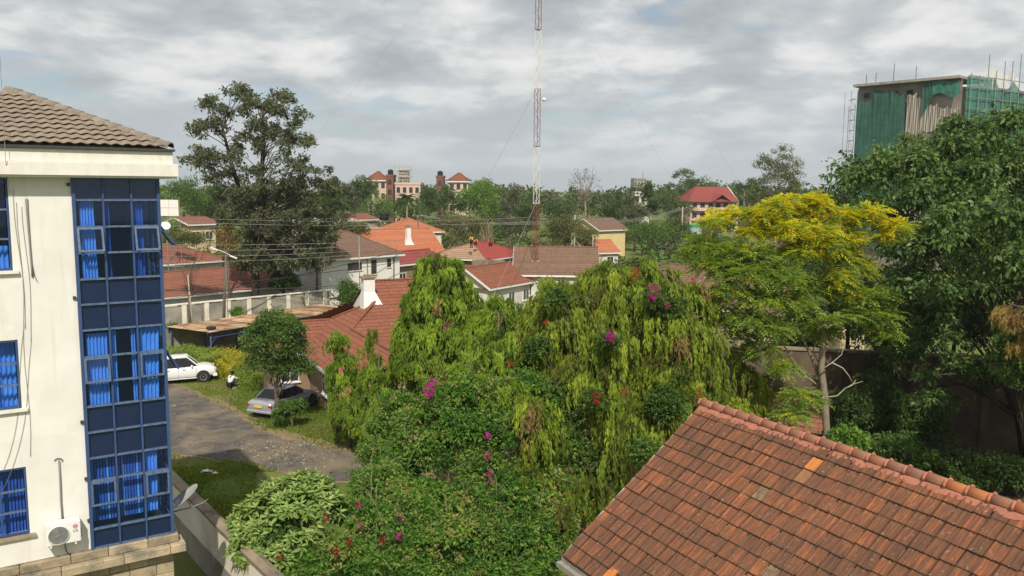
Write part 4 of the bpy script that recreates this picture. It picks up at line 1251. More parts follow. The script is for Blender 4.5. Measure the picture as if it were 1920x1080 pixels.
# stripped hip: battens laid bare
for ch_ in list(RH.children):
    if ch_.name.startswith('roof'):
        for s_ in ch_.children:
            if s_.name.startswith('roof_slope'):
                xs = [v.co.x for v in s_.data.vertices]
                if max(xs) < 5.5 and len(xs) > 0:
                    s_.data.materials.clear(); s_.data.materials.append(M['battens']); s_['label'] = 'bare timber battens on the stripped roof slope'
b = MB()
for k in range(9):
    t = k / 9
    b.bar((4.8 * t - 0.02, 4.8 * t + 0.1, 3.42 + 1.8 * t), (4.8 * t - 0.02, 9.5 - 4.8 * t, 3.42 + 1.8 * t), 0.05, 0.05)
b.build('batten', M['battens'], RH)
ow = gz(888, 505, 2.0)
OWo = MB().bar(tuple(at(886, 497, 92)), tuple(at(945, 496, 95)), 0.3, 1.1).build('weathered_wall', M['coping'], None)
tag(OWo, 'short weathered brown parapet wall below the red roof', 'wall')
house_px('gabled_house', 'red tiled gable with white barge board left of the mast', (918, 542), (1010, 526), 2.8, 3.1, 4.65, M['roof_red'], M['off_white_wall'], wins=3)
house_px('brown_roof_house', 'house with broad brown tiled roof behind the mast foot', (960, 515), (1126, 517), 3.5, 4.5, 6.15, M['roof_brown'], M['off_white_wall'], wins=4)
house_px('small_brown_house', 'brown tiled house half hidden behind the weeping trees', (1180, 540), (1345, 552), 3.0, 4.0, 5.2, M['roof_brown'], M['cream_wall'], wins=4)
house_px('cream_house', 'cream walled house behind the yellow leaved tree', (1262, 563), (1500, 606), 2.9, 4.2, 5.0, M['roof_brown'], M['cream_wall'], wins=5, wh=1.4, ww=1.3)
house_px('little_orange_house', 'small house with plain orange roof below the cream yellow house', (1098, 475), (1166, 473), 2.6, 3.2, 4.4, M['roof_orange'], M['off_white_wall'], wins=2)
house_px('yellow_house', 'cream yellow two storey house with brown gabled roof', (1123, 432), (1179, 430), 5.0, 4.2, 7.0, M['roof_brown'], M['yellow_wall'], wins=0, storeys=2)
house_px('back_red_house', 'red roofed house partly seen above the long low roof', (290, 497), (428, 487), 4.2, 4.2, 6.0, M['roof_red'], M['off_white_wall'], False, True, wins=3)
house_px('cream_annex', 'cream walled building with flat reddish roof left of the tall tree', (352, 421), (412, 419), 7.0, 3.5, 7.9, M['roof_dullred'], M['cream_wall'], wins=2, storeys=2)
# low tiled store in the dark yard on the right
house_px('dark_store', 'low tiled store in deep shade behind the yellow tree trunk', (1425, 800), (1540, 815), 1.9, 1.8, 2.9, M['roof_dullred'], M['concrete'], wins=1, fascia=None)
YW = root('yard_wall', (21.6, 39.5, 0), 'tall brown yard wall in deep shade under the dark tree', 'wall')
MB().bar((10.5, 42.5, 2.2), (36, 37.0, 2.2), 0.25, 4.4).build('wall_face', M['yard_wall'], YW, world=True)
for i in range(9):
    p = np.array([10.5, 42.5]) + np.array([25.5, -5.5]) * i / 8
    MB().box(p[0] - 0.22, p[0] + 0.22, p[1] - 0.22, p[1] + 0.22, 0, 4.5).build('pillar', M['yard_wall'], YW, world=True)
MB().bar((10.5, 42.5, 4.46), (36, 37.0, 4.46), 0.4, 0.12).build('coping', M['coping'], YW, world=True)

# ---------------------------------------------------------------- distant blocks
def block(name, label, pxL, pxR, py_top, Y, depth_, storeys, cols, wall_m, roof=None, roof_py=None, over=0.5, sh=3.0, frame=None, cat='building', rz=0.0):
    a, c = at(pxL, py_top, Y), at(pxR, py_top, Y)
    L_ = c[0] - a[0]; top = a[2]
    h = root(name, (a[0], a[1], 0), label, cat, rz)
    MB().box(0, L_, 0, depth_, 0, top).build('wall', wall_m, h)
    for s_ in range(storeys):
        zc = top - sh * (s_ + 0.5)
        for i in range(cols):
            x = L_ * (i + 0.5) / cols
            window(h, x, 0, zc, min(1.6, L_ / cols * 0.55), 1.5, 0, 0, frame or M['frame_dark'], M['win_glass'], (0, -1, 0), cols=2, deep=0.1)
        for i in range(2):
            window(h, L_, depth_ * (i + 0.5) / 2, zc, 1.4, 1.5, 0, 0, frame or M['frame_dark'], M['win_glass'], (1, 0, 0), cols=2, deep=0.1)
        MB().box(-0.06, L_ + 0.06, -0.06, depth_ + 0.06, top - sh * (s_ + 1) - 0.12, top - sh * (s_ + 1) + 0.12).build('floor_band', wall_m, h)
    if roof is not None:
        zr = at((pxL + pxR) / 2, roof_py, Y + depth_ / 2)[2]
        half = depth_ / 2 + over
        S = math.hypot(half, zr - top)
        b = MB(); m_ = (max(L_ / 2 - depth_ / 2, 0.3))
        cxm = L_ / 2
        pts = [(-over, -over, top), (L_ + over, -over, top), (L_ + over, depth_ + over, top), (-over, depth_ + over, top), (cxm - m_, depth_ / 2, zr), (cxm + m_, depth_ / 2, zr)]
        b.add(pts, [(0, 1, 5, 4), (1, 2, 5), (2, 3, 4, 5), (3, 0, 4), (3, 2, 1, 0)])
        ro_ = b.build('roof', roof, h)
        MB().box(-over - 0.02, L_ + over + 0.02, -over - 0.05, -over, top - 0.25, top + 0.05).build('fascia', M['white_paint'], ro_)
        for (p, q) in ((0, 4), (1, 5), (4, 5)):
            MB().tube([np.array(pts[p]) + [0, 0, .08], np.array(pts[q]) + [0, 0, .08]], 0.14, 6).build('ridge', roof, ro_)
    else:
        b = MB(); b.box(-0.15, L_ + 0.15, -0.15, 0.1, top + 0.002, top + 0.6); b.box(-0.15, 0.1, 0.1, depth_, top + 0.002, top + 0.6); b.box(L_ - 0.1, L_ + 0.15, 0.1, depth_, top + 0.002, top + 0.6)
        b.build('parapet', wall_m, h)
    return h, L_, top
M['apt_roof'] = mat('apt_roof', (0.21, 0.075, 0.045), (0.165, 0.06, 0.04), 0.5, 0.85, 0.2)
M['apt_wall'] = mat('apt_wall', (0.60, 0.48, 0.36), (0.53, 0.42, 0.32), 0.3, 0.9, 0.15)
M['brick_dark'] = mat('brick_dark', (0.22, 0.10, 0.075), (0.17, 0.08, 0.06), 0.5, 0.9, 0.15)
block('apartment_block', 'beige apartment block with dark red pyramid roof left of the scaffold tower', 688, 724, 338, 245, 8, 5, 3, M['apt_wall'], M['apt_roof'], 322)
h_, l2, t2 = block('stair_tower', 'dark red brick stair tower joined to a beige apartment block', 724, 737, 331, 243, 6, 5, 1, M['brick_dark'])
def tank(px, py_b, Y, label, r_=0.9, hh=2.0):
    p = at(px, py_b, Y)
    t = root('water_tank', (p[0], p[1] + 2.5, p[2]), label, 'water tank')
    MB().lathe([(r_, 0), (r_, hh * 0.3), (r_ * 1.03, hh * 0.33), (r_, hh * 0.36), (r_, hh * 0.62), (r_ * 1.03, hh * 0.65), (r_, hh * 0.68), (r_, hh * 0.82), (r_ * 0.45, hh * 0.95)], 14, (0, 0, 0)).build('body', M['black'], t, smooth=True)
    MB().lathe([(r_ * 0.3, hh * 0.95), (r_ * 0.3, hh)], 10, (0, 0, 0)).build('lid', M['black'], t)
tank(730, 328, 243, 'black water tank on the brick stair tower left of the scaffold tower', 0.8, 1.7)
block('pink_block', 'unfinished pinkish block with bare window openings below the scaffold tower', 741, 788, 346, 235, 9, 4, 4, M['pink_wall'])
block('twin_apartment_block', 'apartment block with dark red pyramid roof rising right of dark trees', 841, 878, 340, 240, 8, 4, 3, M['apt_wall'], M['apt_roof'], 325)
block('brick_tower', 'dark brick tower topped by a black tank left of the right pyramid roof', 818, 831, 333, 240, 6, 4, 1, M['brick_dark'])
tank(824, 331, 240, 'black water tank on the brick tower near the right pyramid roof', 0.8, 1.7)
# scaffolded tower under construction
a, c = at(739, 313, 400), at(770, 313, 400)
ST = root('scaffold_tower', (a[0], a[1], 0), 'slender white tower block under construction wrapped in scaffolding', 'building')
Wd = c[0] - a[0]; top = a[2]
MB().box(1.8, Wd - 1.8, 1.8, 10, 0, top - 1).build('core', M['concrete'], ST)
z = top
while z > 2:
    MB().box(0.6, Wd - 0.6, 0.6, 10.5, z - 1.3, z - 1.0).build('floor_slab', M['off_white_wall'], ST)
    z -= 3.2
for i in range(7):
    x = Wd * i / 6
    MB().box(x - 0.1, x + 0.1, -0.1, 0.1, 0, top + 0.8).build('scaffold_pole', M['pole_grey'], ST)
z = top
k = 0
while z > 2:
    MB().box(-0.4, Wd + 0.4, -0.12, 0.12, z - 0.09, z + 0.09).build('scaffold_rail', M['pole_grey'], ST)
    z -= 1.6
# red roofed apartments on the right
a = gz(1293, 374, 0) if False else at(1294, 376, 250)
RB = root('red_roof_block', (a[0], a[1], 0), 'pink walled apartment block with red roof and blank cream gable', 'building', R(18))
zt = a[2]
Lb, Db = 16.5, 12.5
MB().box(0, Lb, 0, Db, 0, zt).build('wall', M['pink_wall'], RB)
MB().add([(Lb + .02, 0, 0), (Lb + .02, Db, 0), (Lb + .02, Db, zt), (Lb + .02, Db / 2, zt + 4.4), (Lb + .02, 0, zt), (Lb + 0.3, 0, 0), (Lb + .3, Db, 0), (Lb + .3, Db, zt), (Lb + .3, Db / 2, zt + 4.4), (Lb + .3, 0, zt)], [(0, 1, 2, 3, 4), (9, 8, 7, 6, 5)] + [(i, i + 5, (i + 1) % 5 + 5, (i + 1) % 5) for i in range(5)]).build('gable_wall', M['off_white_wall'], RB)
b = MB()
b.slab([(-1.0, -0.9, zt - 0.3), (Lb, -0.9, zt - 0.3), (Lb, Db / 2, zt + 4.2), (5.2, Db / 2, zt + 4.2)], 0.15)
b.slab([(Lb, Db + 0.9, zt - 0.3), (-1.0, Db + 0.9, zt - 0.3), (5.2, Db / 2, zt + 4.2), (Lb, Db / 2, zt + 4.2)], 0.15)
b.slab([(-1.0, Db + 0.9, zt - 0.3), (-1.0, -0.9, zt - 0.3), (5.2, Db / 2, zt + 4.2)], 0.15)
rr = b.build('roof', M['roof_maroon'], RB)
b = MB(); b.slab([(7, -1.6, zt - 0.2), (10, -0.9 + 3.5, zt + 2.6), (10, -0.9 + 3.4, zt + 2.5), (13, -1.6, zt - 0.2)], 0.1); 
b.slab([(6.6, -1.7, zt - 0.35), (10.0, -1.7, zt + 1.9), (10.0, 3.4, zt + 2.3)], 0.12); b.slab([(10.0, -1.7, zt + 1.9), (13.4, -1.7, zt - 0.35), (10.0, 3.4, zt + 2.3)], 0.12)
b.build('dormer_roof', M['roof_maroon'], rr)
for s_ in range(3):
    zc = zt - 1.6 - 3.0 * s_
    for i in range(6):
        x = 1.6 + i * 2.7
        window(RB, x, 0, zc, 1.5, 1.7, 0, 0, M['frame_dark'], M['win_glass'], (0, -1, 0), cols=2, deep=0.1)
    for x0 in (0.6, 8.5):
        MB().box(x0, x0 + 6.6, -1.2, 0.0, zc - 1.5, zc - 1.3).build('balcony', M['pink_wall'], RB)
        MB().box(x0, x0 + 6.6, -1.2, -1.1, zc - 1.298, zc - 0.5).build('balcony_rail', M['pink_wall'], RB)
MB().box(Lb + 0.3, Lb + 0.36, 5.6, 6.6, 0, zt + 3.0).build('stain_strip', M['concrete'], RB)
block('far_red_roof_block', 'white block with red roof between two tall trees on the right', 1520, 1549, 368, 230, 8, 3, 3, M['pink_wall'], M['roof_maroon'], 355)
block('far_white_block', 'white block peeping between dark trees left of the umbrella tree', 1190, 1222, 363, 240, 8, 2, 3, M['off_white_wall'])
fb, fl, ft = block('far_grey_tower', 'hazy blue grey tower block on the horizon with an antenna', 1190, 1212, 335, 900, 30, 8, 4, M['concrete'], cat='tower block')
MB().tube([(fl * 0.75, 5, ft), (fl * 0.75, 5, ft + 10)], [0.5, 0.15], 6).build('antenna', M['grey_metal'], fb)
tank(716, 413, 158, 'black water tank beside the low brown roofed house', 0.9, 1.6)

# tall elevated tank stand (blue and green)
p = at(1303, 470, 170)
TS = root('tank_stand', (p[0], p[1], 0), 'pale blue banded cylindrical tank with green cap on a lattice stand', 'water tower')
z0, z1 = at(1303, 447, 170)[2], at(1303, 420, 170)[2]
MB().lathe([(1.15, z0), (1.2, z0 + .2), (1.2, z1 - .5), (1.05, z1 - .2)], 16).build('tank', mat('tank_blue', (0.33, 0.42, 0.50), (0.28, 0.36, 0.44), 1.0, 0.6), TS, smooth=True)
MB().lathe([(1.25, z1 - .55), (1.25, z1 - .15), (0.4, z1 + .25)], 16).build('cap', mat('tank_green', (0.05, 0.30, 0.10), None, rough=0.6), TS)
for sx in (-1, 1):
    for sy in (-1, 1):
        MB().tube([(sx * 1.2, sy * 1.2, 0), (sx * .9, sy * .9, z0)], 0.08, 6).build('leg', M['grey_metal'], TS)
for k in range(4):
    z = z0 * k / 4
    for s in (-1, 1):
        MB().bar((-1.1, s * 1.1, z), (1.1, s * 1.1, z + z0 / 4), 0.06, 0.06).build('brace', M['grey_metal'], TS)
# hoarding on scaffold, behind the office
p = at(318, 420, 85)
HB = root('hoarding', (p[0], p[1], 0), 'white panelled hoarding on a scaffold frame beside the office roof', 'hoarding')
zt, zb = at(318, 374, 85)[2], at(318, 405, 85)[2]
for i in range(2):
    for j in range(2):
        MB().box(-1.0 + i * 1.0, -0.02 + i * 1.0, -0.03, 0.03, zb + j * (zt - zb) / 2, zb + (j + 1) * (zt - zb) / 2 - 0.03).build('panel', M['white_paint'], HB)
for x in (-1.05, -0.35, 0.35, 1.05):
    MB().tube([(x, 0.1, 0), (x, 0.1, zt + 0.3)], 0.035, 6).build('scaffold_pole', M['grey_metal'], HB)
for k in range(10):
    MB().tube([(-1.2, 0.12, k * zb / 9), (1.2, 0.12, k * zb / 9)], 0.025, 5).build('scaffold_rail', M['grey_metal'], HB)
p = at(311, 424, 80)
D2 = root('satellite_dish', (p[0], p[1], p[2]), 'small pale dish on the scaffold below the white hoarding', 'satellite dish')
MB().lathe([(0.02, 0), (0.25, 0.04), (0.42, 0.12), (0.43, 0.11), (0.25, 0.02), (0.02, -0.02)], 20, (0, 0, 0), (0.4, -0.8, 0.5)).build('reflector', M['white_paint'], D2, smooth=True)
MB().tube([(0, 0, 0), (0, 0.25, -0.1), (0, 0.3, -p[2])], 0.03, 6).build('mount', M['grey_metal'], D2)

# ================================================================ NETTED TOWER UNDER CONSTRUCTION
NT = root('netted_tower', (0, 0, 0), 'tall concrete building under construction draped in green safety netting', 'building')
Yn = 140.0
cL = at(1604, 300, Yn); cM = at(1795, 300, 128.0); cR = at(1912, 300, 137.0)
zL = at(1612, 160, Yn)[2]; zM = at(1793, 143, 128)[2]
NT.location = (float(cL[0]), float(cL[1]), 0)
def nloc(P): return (P[0] - cL[0], P[1] - cL[1], P[2])
def wall_strip(a, c, t0, t1, z0, z1, off=0.0, nx=14, nz=10, amp=0.0, fn=None):
    """vertical sheet between two ground points, with ripple"""
    a, c = np.array(a[:2]), np.array(c[:2]); d = c - a; L_ = np.linalg.norm(d); d /= L_; n_ = np.array([d[1], -d[0]])
    b = MB()
    for j in range(nz + 1):
        for i in range(nx + 1):
            t = t0 + (t1 - t0) * i / nx; z = z0 + (z1 - z0) * j / nz
            if fn: z = fn(i / nx, j / nz, z)
            r_ = amp * (math.sin(i * 2.3 + j * 0.35) + 0.6 * math.sin(i * 5.1 + j * 1.2))
            q = a + d * L_ * t + n_ * (off + r_)
            b.v.append((q[0] - cL[0], q[1] - cL[1], z))
    for j in range(nz):
        for i in range(nx):
            k = j * (nx + 1) + i
            b.f.append((k, k + 1, k + nx + 2, k + nx + 1))
    return b
def net_mat(name, col, alpha):
    m, t, b, o = nm(name)
    L_ = t.links.new
    geo = N(t, 'ShaderNodeNewGeometry')
    f = noise(t, geo.outputs['Position'], 0.7, 5, 0.6)
    r_ = ramp(t, [(0.35, tuple(c * 0.75 for c in col)), (0.7, tuple(c * 1.25 for c in col))])
    L_(f, r_.inputs[0]); L_(r_.outputs[0], b.inputs['Base Color'])
    b.inputs['Roughness'].default_value = 0.8
    tb = N(t, 'ShaderNodeBsdfTransparent'); ms = N(t, 'ShaderNodeMixShader')
    f2 = noise(t, geo.outputs['Position'], 1.6, 4, 0.6)
    L_(math_n(t, 'ADD', math_n(t, 'MULTIPLY', math_n(t, 'SUBTRACT', f2, 0.5), 0.6), alpha, True), ms.inputs[0])
    L_(tb.outputs[0], ms.inputs[1]); L_(b.outputs[0], ms.inputs[2]); L_(ms.outputs[0], o.inputs[0])
    return m
M['net_dark'] = net_mat('net_dark', (0.022, 0.105, 0.075), 0.88)
M['net_light'] = net_mat('net_light', (0.035, 0.17, 0.125), 0.84)
M['sacking'] = mat('sacking', (0.42, 0.375, 0.32), (0.32, 0.285, 0.245), 0.6, 0.95, 0.1, 0.4, 3, stretch=(2, 2, .3))
M['raw_concrete'] = mat('raw_concrete', (0.27, 0.235, 0.20), (0.20, 0.175, 0.15), 0.5, 0.95, 0.1, 0.3, 4)
# concrete mass behind
b = MB()
in1 = np.array([0.35, 0.94]) * 9
P = [cL[:2], cM[:2], cM[:2] + in1, cL[:2] + in1]
b.add([(*(p - cL[:2]), z) for z in (0, zL - 0.1) for p in P], [(0, 1, 5, 4), (1, 2, 6, 5), (2, 3, 7, 6), (3, 0, 4, 7), (4, 5, 6, 7)])
b.build('core', M['raw_concrete'], NT)
b = MB(); in2 = np.array([-0.2, 0.98]) * 9
P = [cM[:2], cR[:2], cR[:2] + in2, cM[:2] + in2]
b.add([(*(p - cL[:2]), z) for z in (0, zM - 1.5) for p in P], [(0, 1, 5, 4), (1, 2, 6, 5), (2, 3, 7, 6), (3, 0, 4, 7), (4, 5, 6, 7)])
b.build('core', M['raw_concrete'], NT)
d1 = (cM - cL)[:2]; 
wall_strip(cL, cM, -0.02, 1.0, zL - 0.45, zL, 0.6, 2, 1).build('roof_edge', M['raw_concrete'], NT)
b = wall_strip(cL, cM, -0.03, 1.0, zL, zL + 0.02, 1.3, 2, 1)
q0 = cL[:2] - d1 * 0.03; q1 = cM[:2]
n1 = np.array([d1[1], -d1[0]]) / np.linalg.norm(d1)
MB().slab([(*(q0 + n1 * 1.4 - cL[:2]), zL + 0.05), (*(q1 + n1 * 1.4 - cL[:2]), zL + 0.05), (*(q1 - n1 * 8 - cL[:2]), zL + 0.05), (*(q0 - n1 * 8 - cL[:2]), zL + 0.05)], 0.4).build('roof_slab', M['concrete'], NT)
for k in range(7):
    t = 0.08 + k * 0.145
    q = cL[:2] + d1 * t + n1 * 0.02 - cL[:2]
    window(NT, q[0], q[1] - 0.1, zL - 1.8, 1.0, 0.9, 0, 0, M['raw_concrete'], M['black'], (n1[0], n1[1], 0), cols=1, deep=0.12)
zn = at(1607, 180, Yn)[2]
for (t0, t1) in ((0.0, 0.17), (0.165, 0.34), (0.335, 0.50)):
    wall_strip(cL, cM, t0, t1, 3, zn + 0.6 * random.uniform(-1, 1) + t0 * 2, 0.7, 12, 14, 0.07, lambda u, v, z: z + (0.35 * math.sin(u * 7) - 0.3 * (4 * u * (1 - u))) * (v > 0.95)).build('green_net', M['net_dark'], NT, smooth=True)
for (t0, t1, dz) in ((0.505, 0.60, 0.0), (0.60, 0.70, -0.6), (0.70, 0.80, -1.9), (0.80, 0.90, -2.4), (0.90, 0.99, -2.6)):
    wall_strip(cL, cM, t0, t1, 3, zn - 0.2 + dz, 0.55, 14, 16, 0.12, lambda u, v, z: z - 0.5 * abs(math.sin(u * 5 + 2)) * (v > 0.95)).build('sacking_sheet', M['sacking'], NT, smooth=True)
wall_strip(cL, cM, 0.66, 0.76, zn - 2.6, zn + 1.5, 0.85, 8, 8, 0.12, lambda u, v, z: z + (u - 0.5) * 2.2 * (1 - v) * 1.5).build('green_net', M['net_dark'], NT, smooth=True)
wall_strip(cL, cM, 0.75, 0.995, zn - 1.0, zn + 1.2, 0.95, 10, 6, 0.10, lambda u, v, z: z + 0.4 * math.sin(u * 6)).build('green_net', M['net_light'], NT, smooth=True)
wall_strip(cM, cR, -0.02, 0.36, 4, zM, 0.9, 10, 16, 0.06).build('green_net', M['net_light'], NT, smooth=True)
wall_strip(cM, cR, 0.36, 0.98, 4, zM + 0.3, 1.1, 14, 16, 0.10, lambda u, v, z: z - (2.2 * abs(math.sin(u * 6.0))) * (v > 0.95)).build('green_net', M['net_light'], NT, smooth=True)
# white sheets standing on the top right
for k in range(6):
    t0 = 0.38 + k * 0.10
    wall_strip(cM, cR, t0, t0 + 0.085, zM - 1.0, zM + 1.3 + 0.4 * math.sin(k * 2.0), -0.6, 2, 2, 0.02).build('metal_sheet', M['mast_white'], NT)
d2 = (cR - cM)[:2]; n2 = np.array([d2[1], -d2[0]]) / np.linalg.norm(d2)
for k in range(9):
    q = cM[:2] + d2 * (k / 8.0) + n2 * 1.3 - cL[:2]
    zt_ = zM + (0.4, 0.2, 3.4, 1.2, 2.8, 3.0, 4.2, 1.5, 3.6)[k]
    MB().tube([(q[0], q[1], 2), (q[0], q[1], zt_)], 0.07, 5).build('scaffold_pole', M['grey_metal'], NT)
for k in range(9):
    z = zM - 1.6 * k
    a, c = cM[:2] - d2 * 0.03 + n2 * 1.28 - cL[:2], cR[:2] + n2 * 1.28 - cL[:2]
    MB().tube([(a[0], a[1], z), (c[0], c[1], z)], 0.06, 5).build('scaffold_rail', M['grey_metal'], NT)
for k in range(4):
    q = cL[:2] + np.array([-0.45 - 0.75 * (k % 2), 0.2 + 2.6 * (k // 2)]) - cL[:2]
    MB().tube([(q[0], q[1], 0), (q[0], q[1], zL - (1 if k % 2 else 3))], 0.04, 5).build('scaffold_pole', M['grey_metal'], NT)
z = zL - 2.2
while z > 3:
    MB().tube([(-1.2, 0.2, z), (-0.4, 0.2, z)], 0.03, 4).build('scaffold_rail', M['grey_metal'], NT)
    MB().tube([(-1.2, 0.2, z), (-0.45, 0.2, z - 1.5)], 0.025, 4).build('scaffold_rail', M['grey_metal'], NT)
    MB().tube([(-0.45, 0.2, z), (-0.45, 2.9, z)], 0.05, 4).build('scaffold_rail', M['grey_metal'], NT)
    z -= 1.7
for (t, hh) in ((0.22, 1.2), (0.40, 2.4), (0.62, 1.6), (0.12, 1.0)):
    q = d1 * t
    MB().tube([(q[0], q[1] + 2, zL), (q[0], q[1] + 2, zL + hh + 0.8)], 0.05, 4).build('rebar', M['dark_metal'], NT)

# ================================================================ LATTICE MAST
pm = at(1004, 520, 88)
MS = root('lattice_mast', (pm[0], pm[1], 0), 'tall slim lattice mast painted in red and white bands', 'mast')
fw = 0.36
legs = [(fw * math.cos(R(a)), fw * math.sin(R(a))) for a in (205, 325, 85)]
z = at(1004, 487, 88)[2] - 5.95
i = 0
while z < 50:
    z0 = max(z, 0.0); z1 = z + 5.95
    mm = M['mast_white'] if i % 2 == 0 else M['mast_red']
    b = MB()
    for (x, y) in legs:
        b.tube([(x, y, z0), (x, y, z1)], 0.03, 6)
    nb = 7
    for k in range(nb):
        za, zb_ = z0 + (z1 - z0) * k / nb, z0 + (z1 - z0) * (k + 1) / nb
        for j in range(3):
            a, c = legs[j], legs[(j + 1) % 3]
            if k % 2: a, c = c, a
            b.tube([(*a, za), (*c, zb_)], 0.018, 4, False)
            if k == 0: b.tube([(*a, za + 0.03), (*c, za + 0.03)], 0.03, 4, False)
    b.build('section', mm, MS)
    z += 5.95; i += 1
MB().box(-0.45, 0.45, -0.45, 0.45, 0, 0.3).build('base', M['concrete'], MS)
zd = at(1008, 187, 88)[2]
MB().lathe([(0.05, 0), (0.2, 0.05), (0.2, 0.18), (0.1, 0.26)], 14, (0.62, -0.2, zd), (0.5, -0.8, 0)).build('drum_antenna', M['white_paint'], MS, smooth=True)
MB().box(0.05, 0.3, -0.32, -0.22, 2.8, 3.6).build('junction_box', M['white_paint'], MS)
def wire(pts, r_, label, cat='wire', group=None, m=None, name='wire', n=5):
    o = MB().tube(pts, r_, 4, False).build(name, m or M['wire_grey'], None)
    tag(o, label, cat, group)
    return o
def hang(a, c, s, n=14):
    a, c = np.array(a, float), np.array(c, float)
    return [a + (c - a) * t - np.array([0, 0, 4 * s * t * (1 - t)]) for t in np.linspace(0, 1, n)]
mx_, my_ = pm[0], pm[1]
g1 = at(838, 437, 70)
wire(hang((mx_, my_, 46), (-38, 110, 5), 0.5), 0.006, 'thin stay falling left from above the mast frame', 'guy wire', 'mast stays', name='guy_wire')
wire(hang((mx_, my_, 23), (*at(800, 470, 88)[:2], 2), 0.2), 0.012, 'mast stay running down left past the orange roof', 'guy wire', 'mast stays', name='guy_wire')
wire(hang((mx_, my_, 47), (36, 112, 5), 0.5), 0.006, 'thin stay falling right from above the mast frame', 'guy wire', 'mast stays', name='guy_wire')
wire(hang((mx_, my_, 11), (*at(880, 600, 62)[:2], 0.5), 0.1), 0.02, 'low mast stay ending near the round conifer', 'guy wire', 'mast stays', name='guy_wire')
wire(hang((mx_, my_, 37), (26, 100, 3), 0.5), 0.006, 'inner stay falling right of the mast', 'guy wire', 'mast stays', name='guy_wire')

# ================================================================ POLES AND POWER LINES
def pole(px, py_t, Y, label, r_=0.11, lean=(0, 0), arms=1, m=None):
    p = at(px, py_t, Y)
    t = root('utility_pole', (p[0] + lean[0], p[1] + lean[1], 0), label, 'utility pole')
    top_ = (-lean[0], -lean[1], p[2])
    MB().tube([(0, 0, 0), (-lean[0] * .5, -lean[1] * .5, p[2] / 2), top_], [r_, r_ * 0.85, r_ * 0.7], 8).build('shaft', m or M['pole_wood'], t, smooth=True)
    for k in range(arms):
        MB().bar((top_[0] - 0.8, top_[1], p[2] - 0.25 - 0.6 * k), (top_[0] + 0.8, top_[1], p[2] - 0.25 - 0.6 * k), 0.08, 0.1).build('crossarm', M['pole_wood'], t)
        for x in (-0.7, 0, 0.7):
            MB().lathe([(0.04, 0), (0.06, 0.06), (0.03, 0.16)], 8, (top_[0] + x, top_[1], p[2] - 0.2 - 0.6 * k)).build('insulator', M['white_paint'], t)
    return np.array([p[0], p[1], p[2]])
pA = pole(424, 478, 66, 'leaning wooden street pole with lamp brackets near the grey wall', 0.13, (-0.5, 0), 0)
pB = pole(352, 515, 67, 'thin grey post against the grey wall near the office bay', 0.07, (0.3, 0), 0, M['pole_grey'])
pC = pole(673, 442, 75, 'slender metal pole standing before the brown roofed white house', 0.05, (0, 0), 0, M['grey_metal'])
pD = pole(1078, 403, 128, 'tall pale pole right of the mast', 0.15, (0, 0), 1, M['pole_grey'])
pE = pole(1063, 415, 120, 'shorter brown pole left of the pale pole', 0.14, (0, 0), 0)
pF = pole(1280, 388, 150, 'pale pole with crossarm left of the yellow tree', 0.16, (0, 0), 1, M['pole_grey'])
pG = pole(783, 402, 128, 'weathered pole with crossarm above the orange roof', 0.13, (0.4, 0), 1)
pH = pole(1112, 440, 115, 'slim pole beside the small orange roof', 0.09, (0, 0), 0, M['pole_grey'])
LB = root('street_lamp', (*at(424, 500, 65.6)[:2], 0), 'pair of pale lamp heads on a tilted arm at the leaning pole', 'street lamp')
zl = at(420, 474, 65.6)[2]
MB().tube([(-0.9, -0.05, zl + 0.35), (0, 0, zl), (0.7, -0.1, zl - 0.35)], 0.04, 6).build('arm', M['grey_metal'], LB)
for x, z in ((-0.85, zl + 0.32), (0.65, zl - 0.32)):
    MB().bar((x - 0.28, -0.1, z + 0.11), (x + 0.28, -0.1, z - 0.11), 0.14, 0.09).build('lamp_head', M['white_paint'], LB)
MB().tube([(0, 0, 0), (0, 0, zl)], 0.035, 6).build('stem', M['grey_metal'], LB)
far_l = lambda px, py, Y: at(px, py, Y)
nw = 0
for (pl, Yl, pr, Yr, sg) in (((120, 398), 64, (1004, 407), 90, 0.6), ((120, 406), 64, (1004, 415), 90, 0.6), ((100, 452), 62, (760, 449), 80, 0.4), ((100, 462), 62, (760, 455), 80, 0.5), ((100, 475), 62, (700, 468), 78, 0.4), ((100, 487), 62, (690, 476), 78, 0.4)):
    lab = ['uppermost long power line crossing the tall tree', 'second long power line crossing the tall tree', 'third power line down, crossing the tall tree trunk', 'fourth power line down, crossing the tall tree trunk', 'fifth power line down, before the long red roof', 'lowest straight power line before the long red roof'][nw]
    wire(hang(at(*pl, Yl), at(*pr, Yr), sg), 0.018, lab, 'power line', 'power lines on the left', M['wire_grey'], 'power_line'); nw += 1
for i, (pl, Yl, pr, Yr, sg) in enumerate((((120, 590), 58, (750, 470), 90, 0.5), ((120, 560), 58, (755, 490), 90, 0.3), ((310, 545), 60, (700, 530), 75, 0.2))):
    wire(hang(at(*pl, Yl), at(*pr, Yr), sg), 0.028, ['heavy black cable rising to the white house eave', 'second black cable strung to the white house wall', 'low black cable sagging before the grey block wall'][i], 'cable', 'black service cables', M['cable'], 'service_cable')
for i, (y0, y1) in enumerate(((430, 402), (438, 408), (446, 414))):
    wire(hang(pD + np.array([0, 0, -0.3 - 0.3 * i]), pF + np.array([(-.6, 0, .6)[i], 0, -0.2]), 1.2), 0.03, ['top wire between the two pale poles', 'middle wire between the two pale poles', 'bottom wire between the two pale poles'][i], 'power line', 'wires between pale poles', M['wire_grey'], 'power_line')
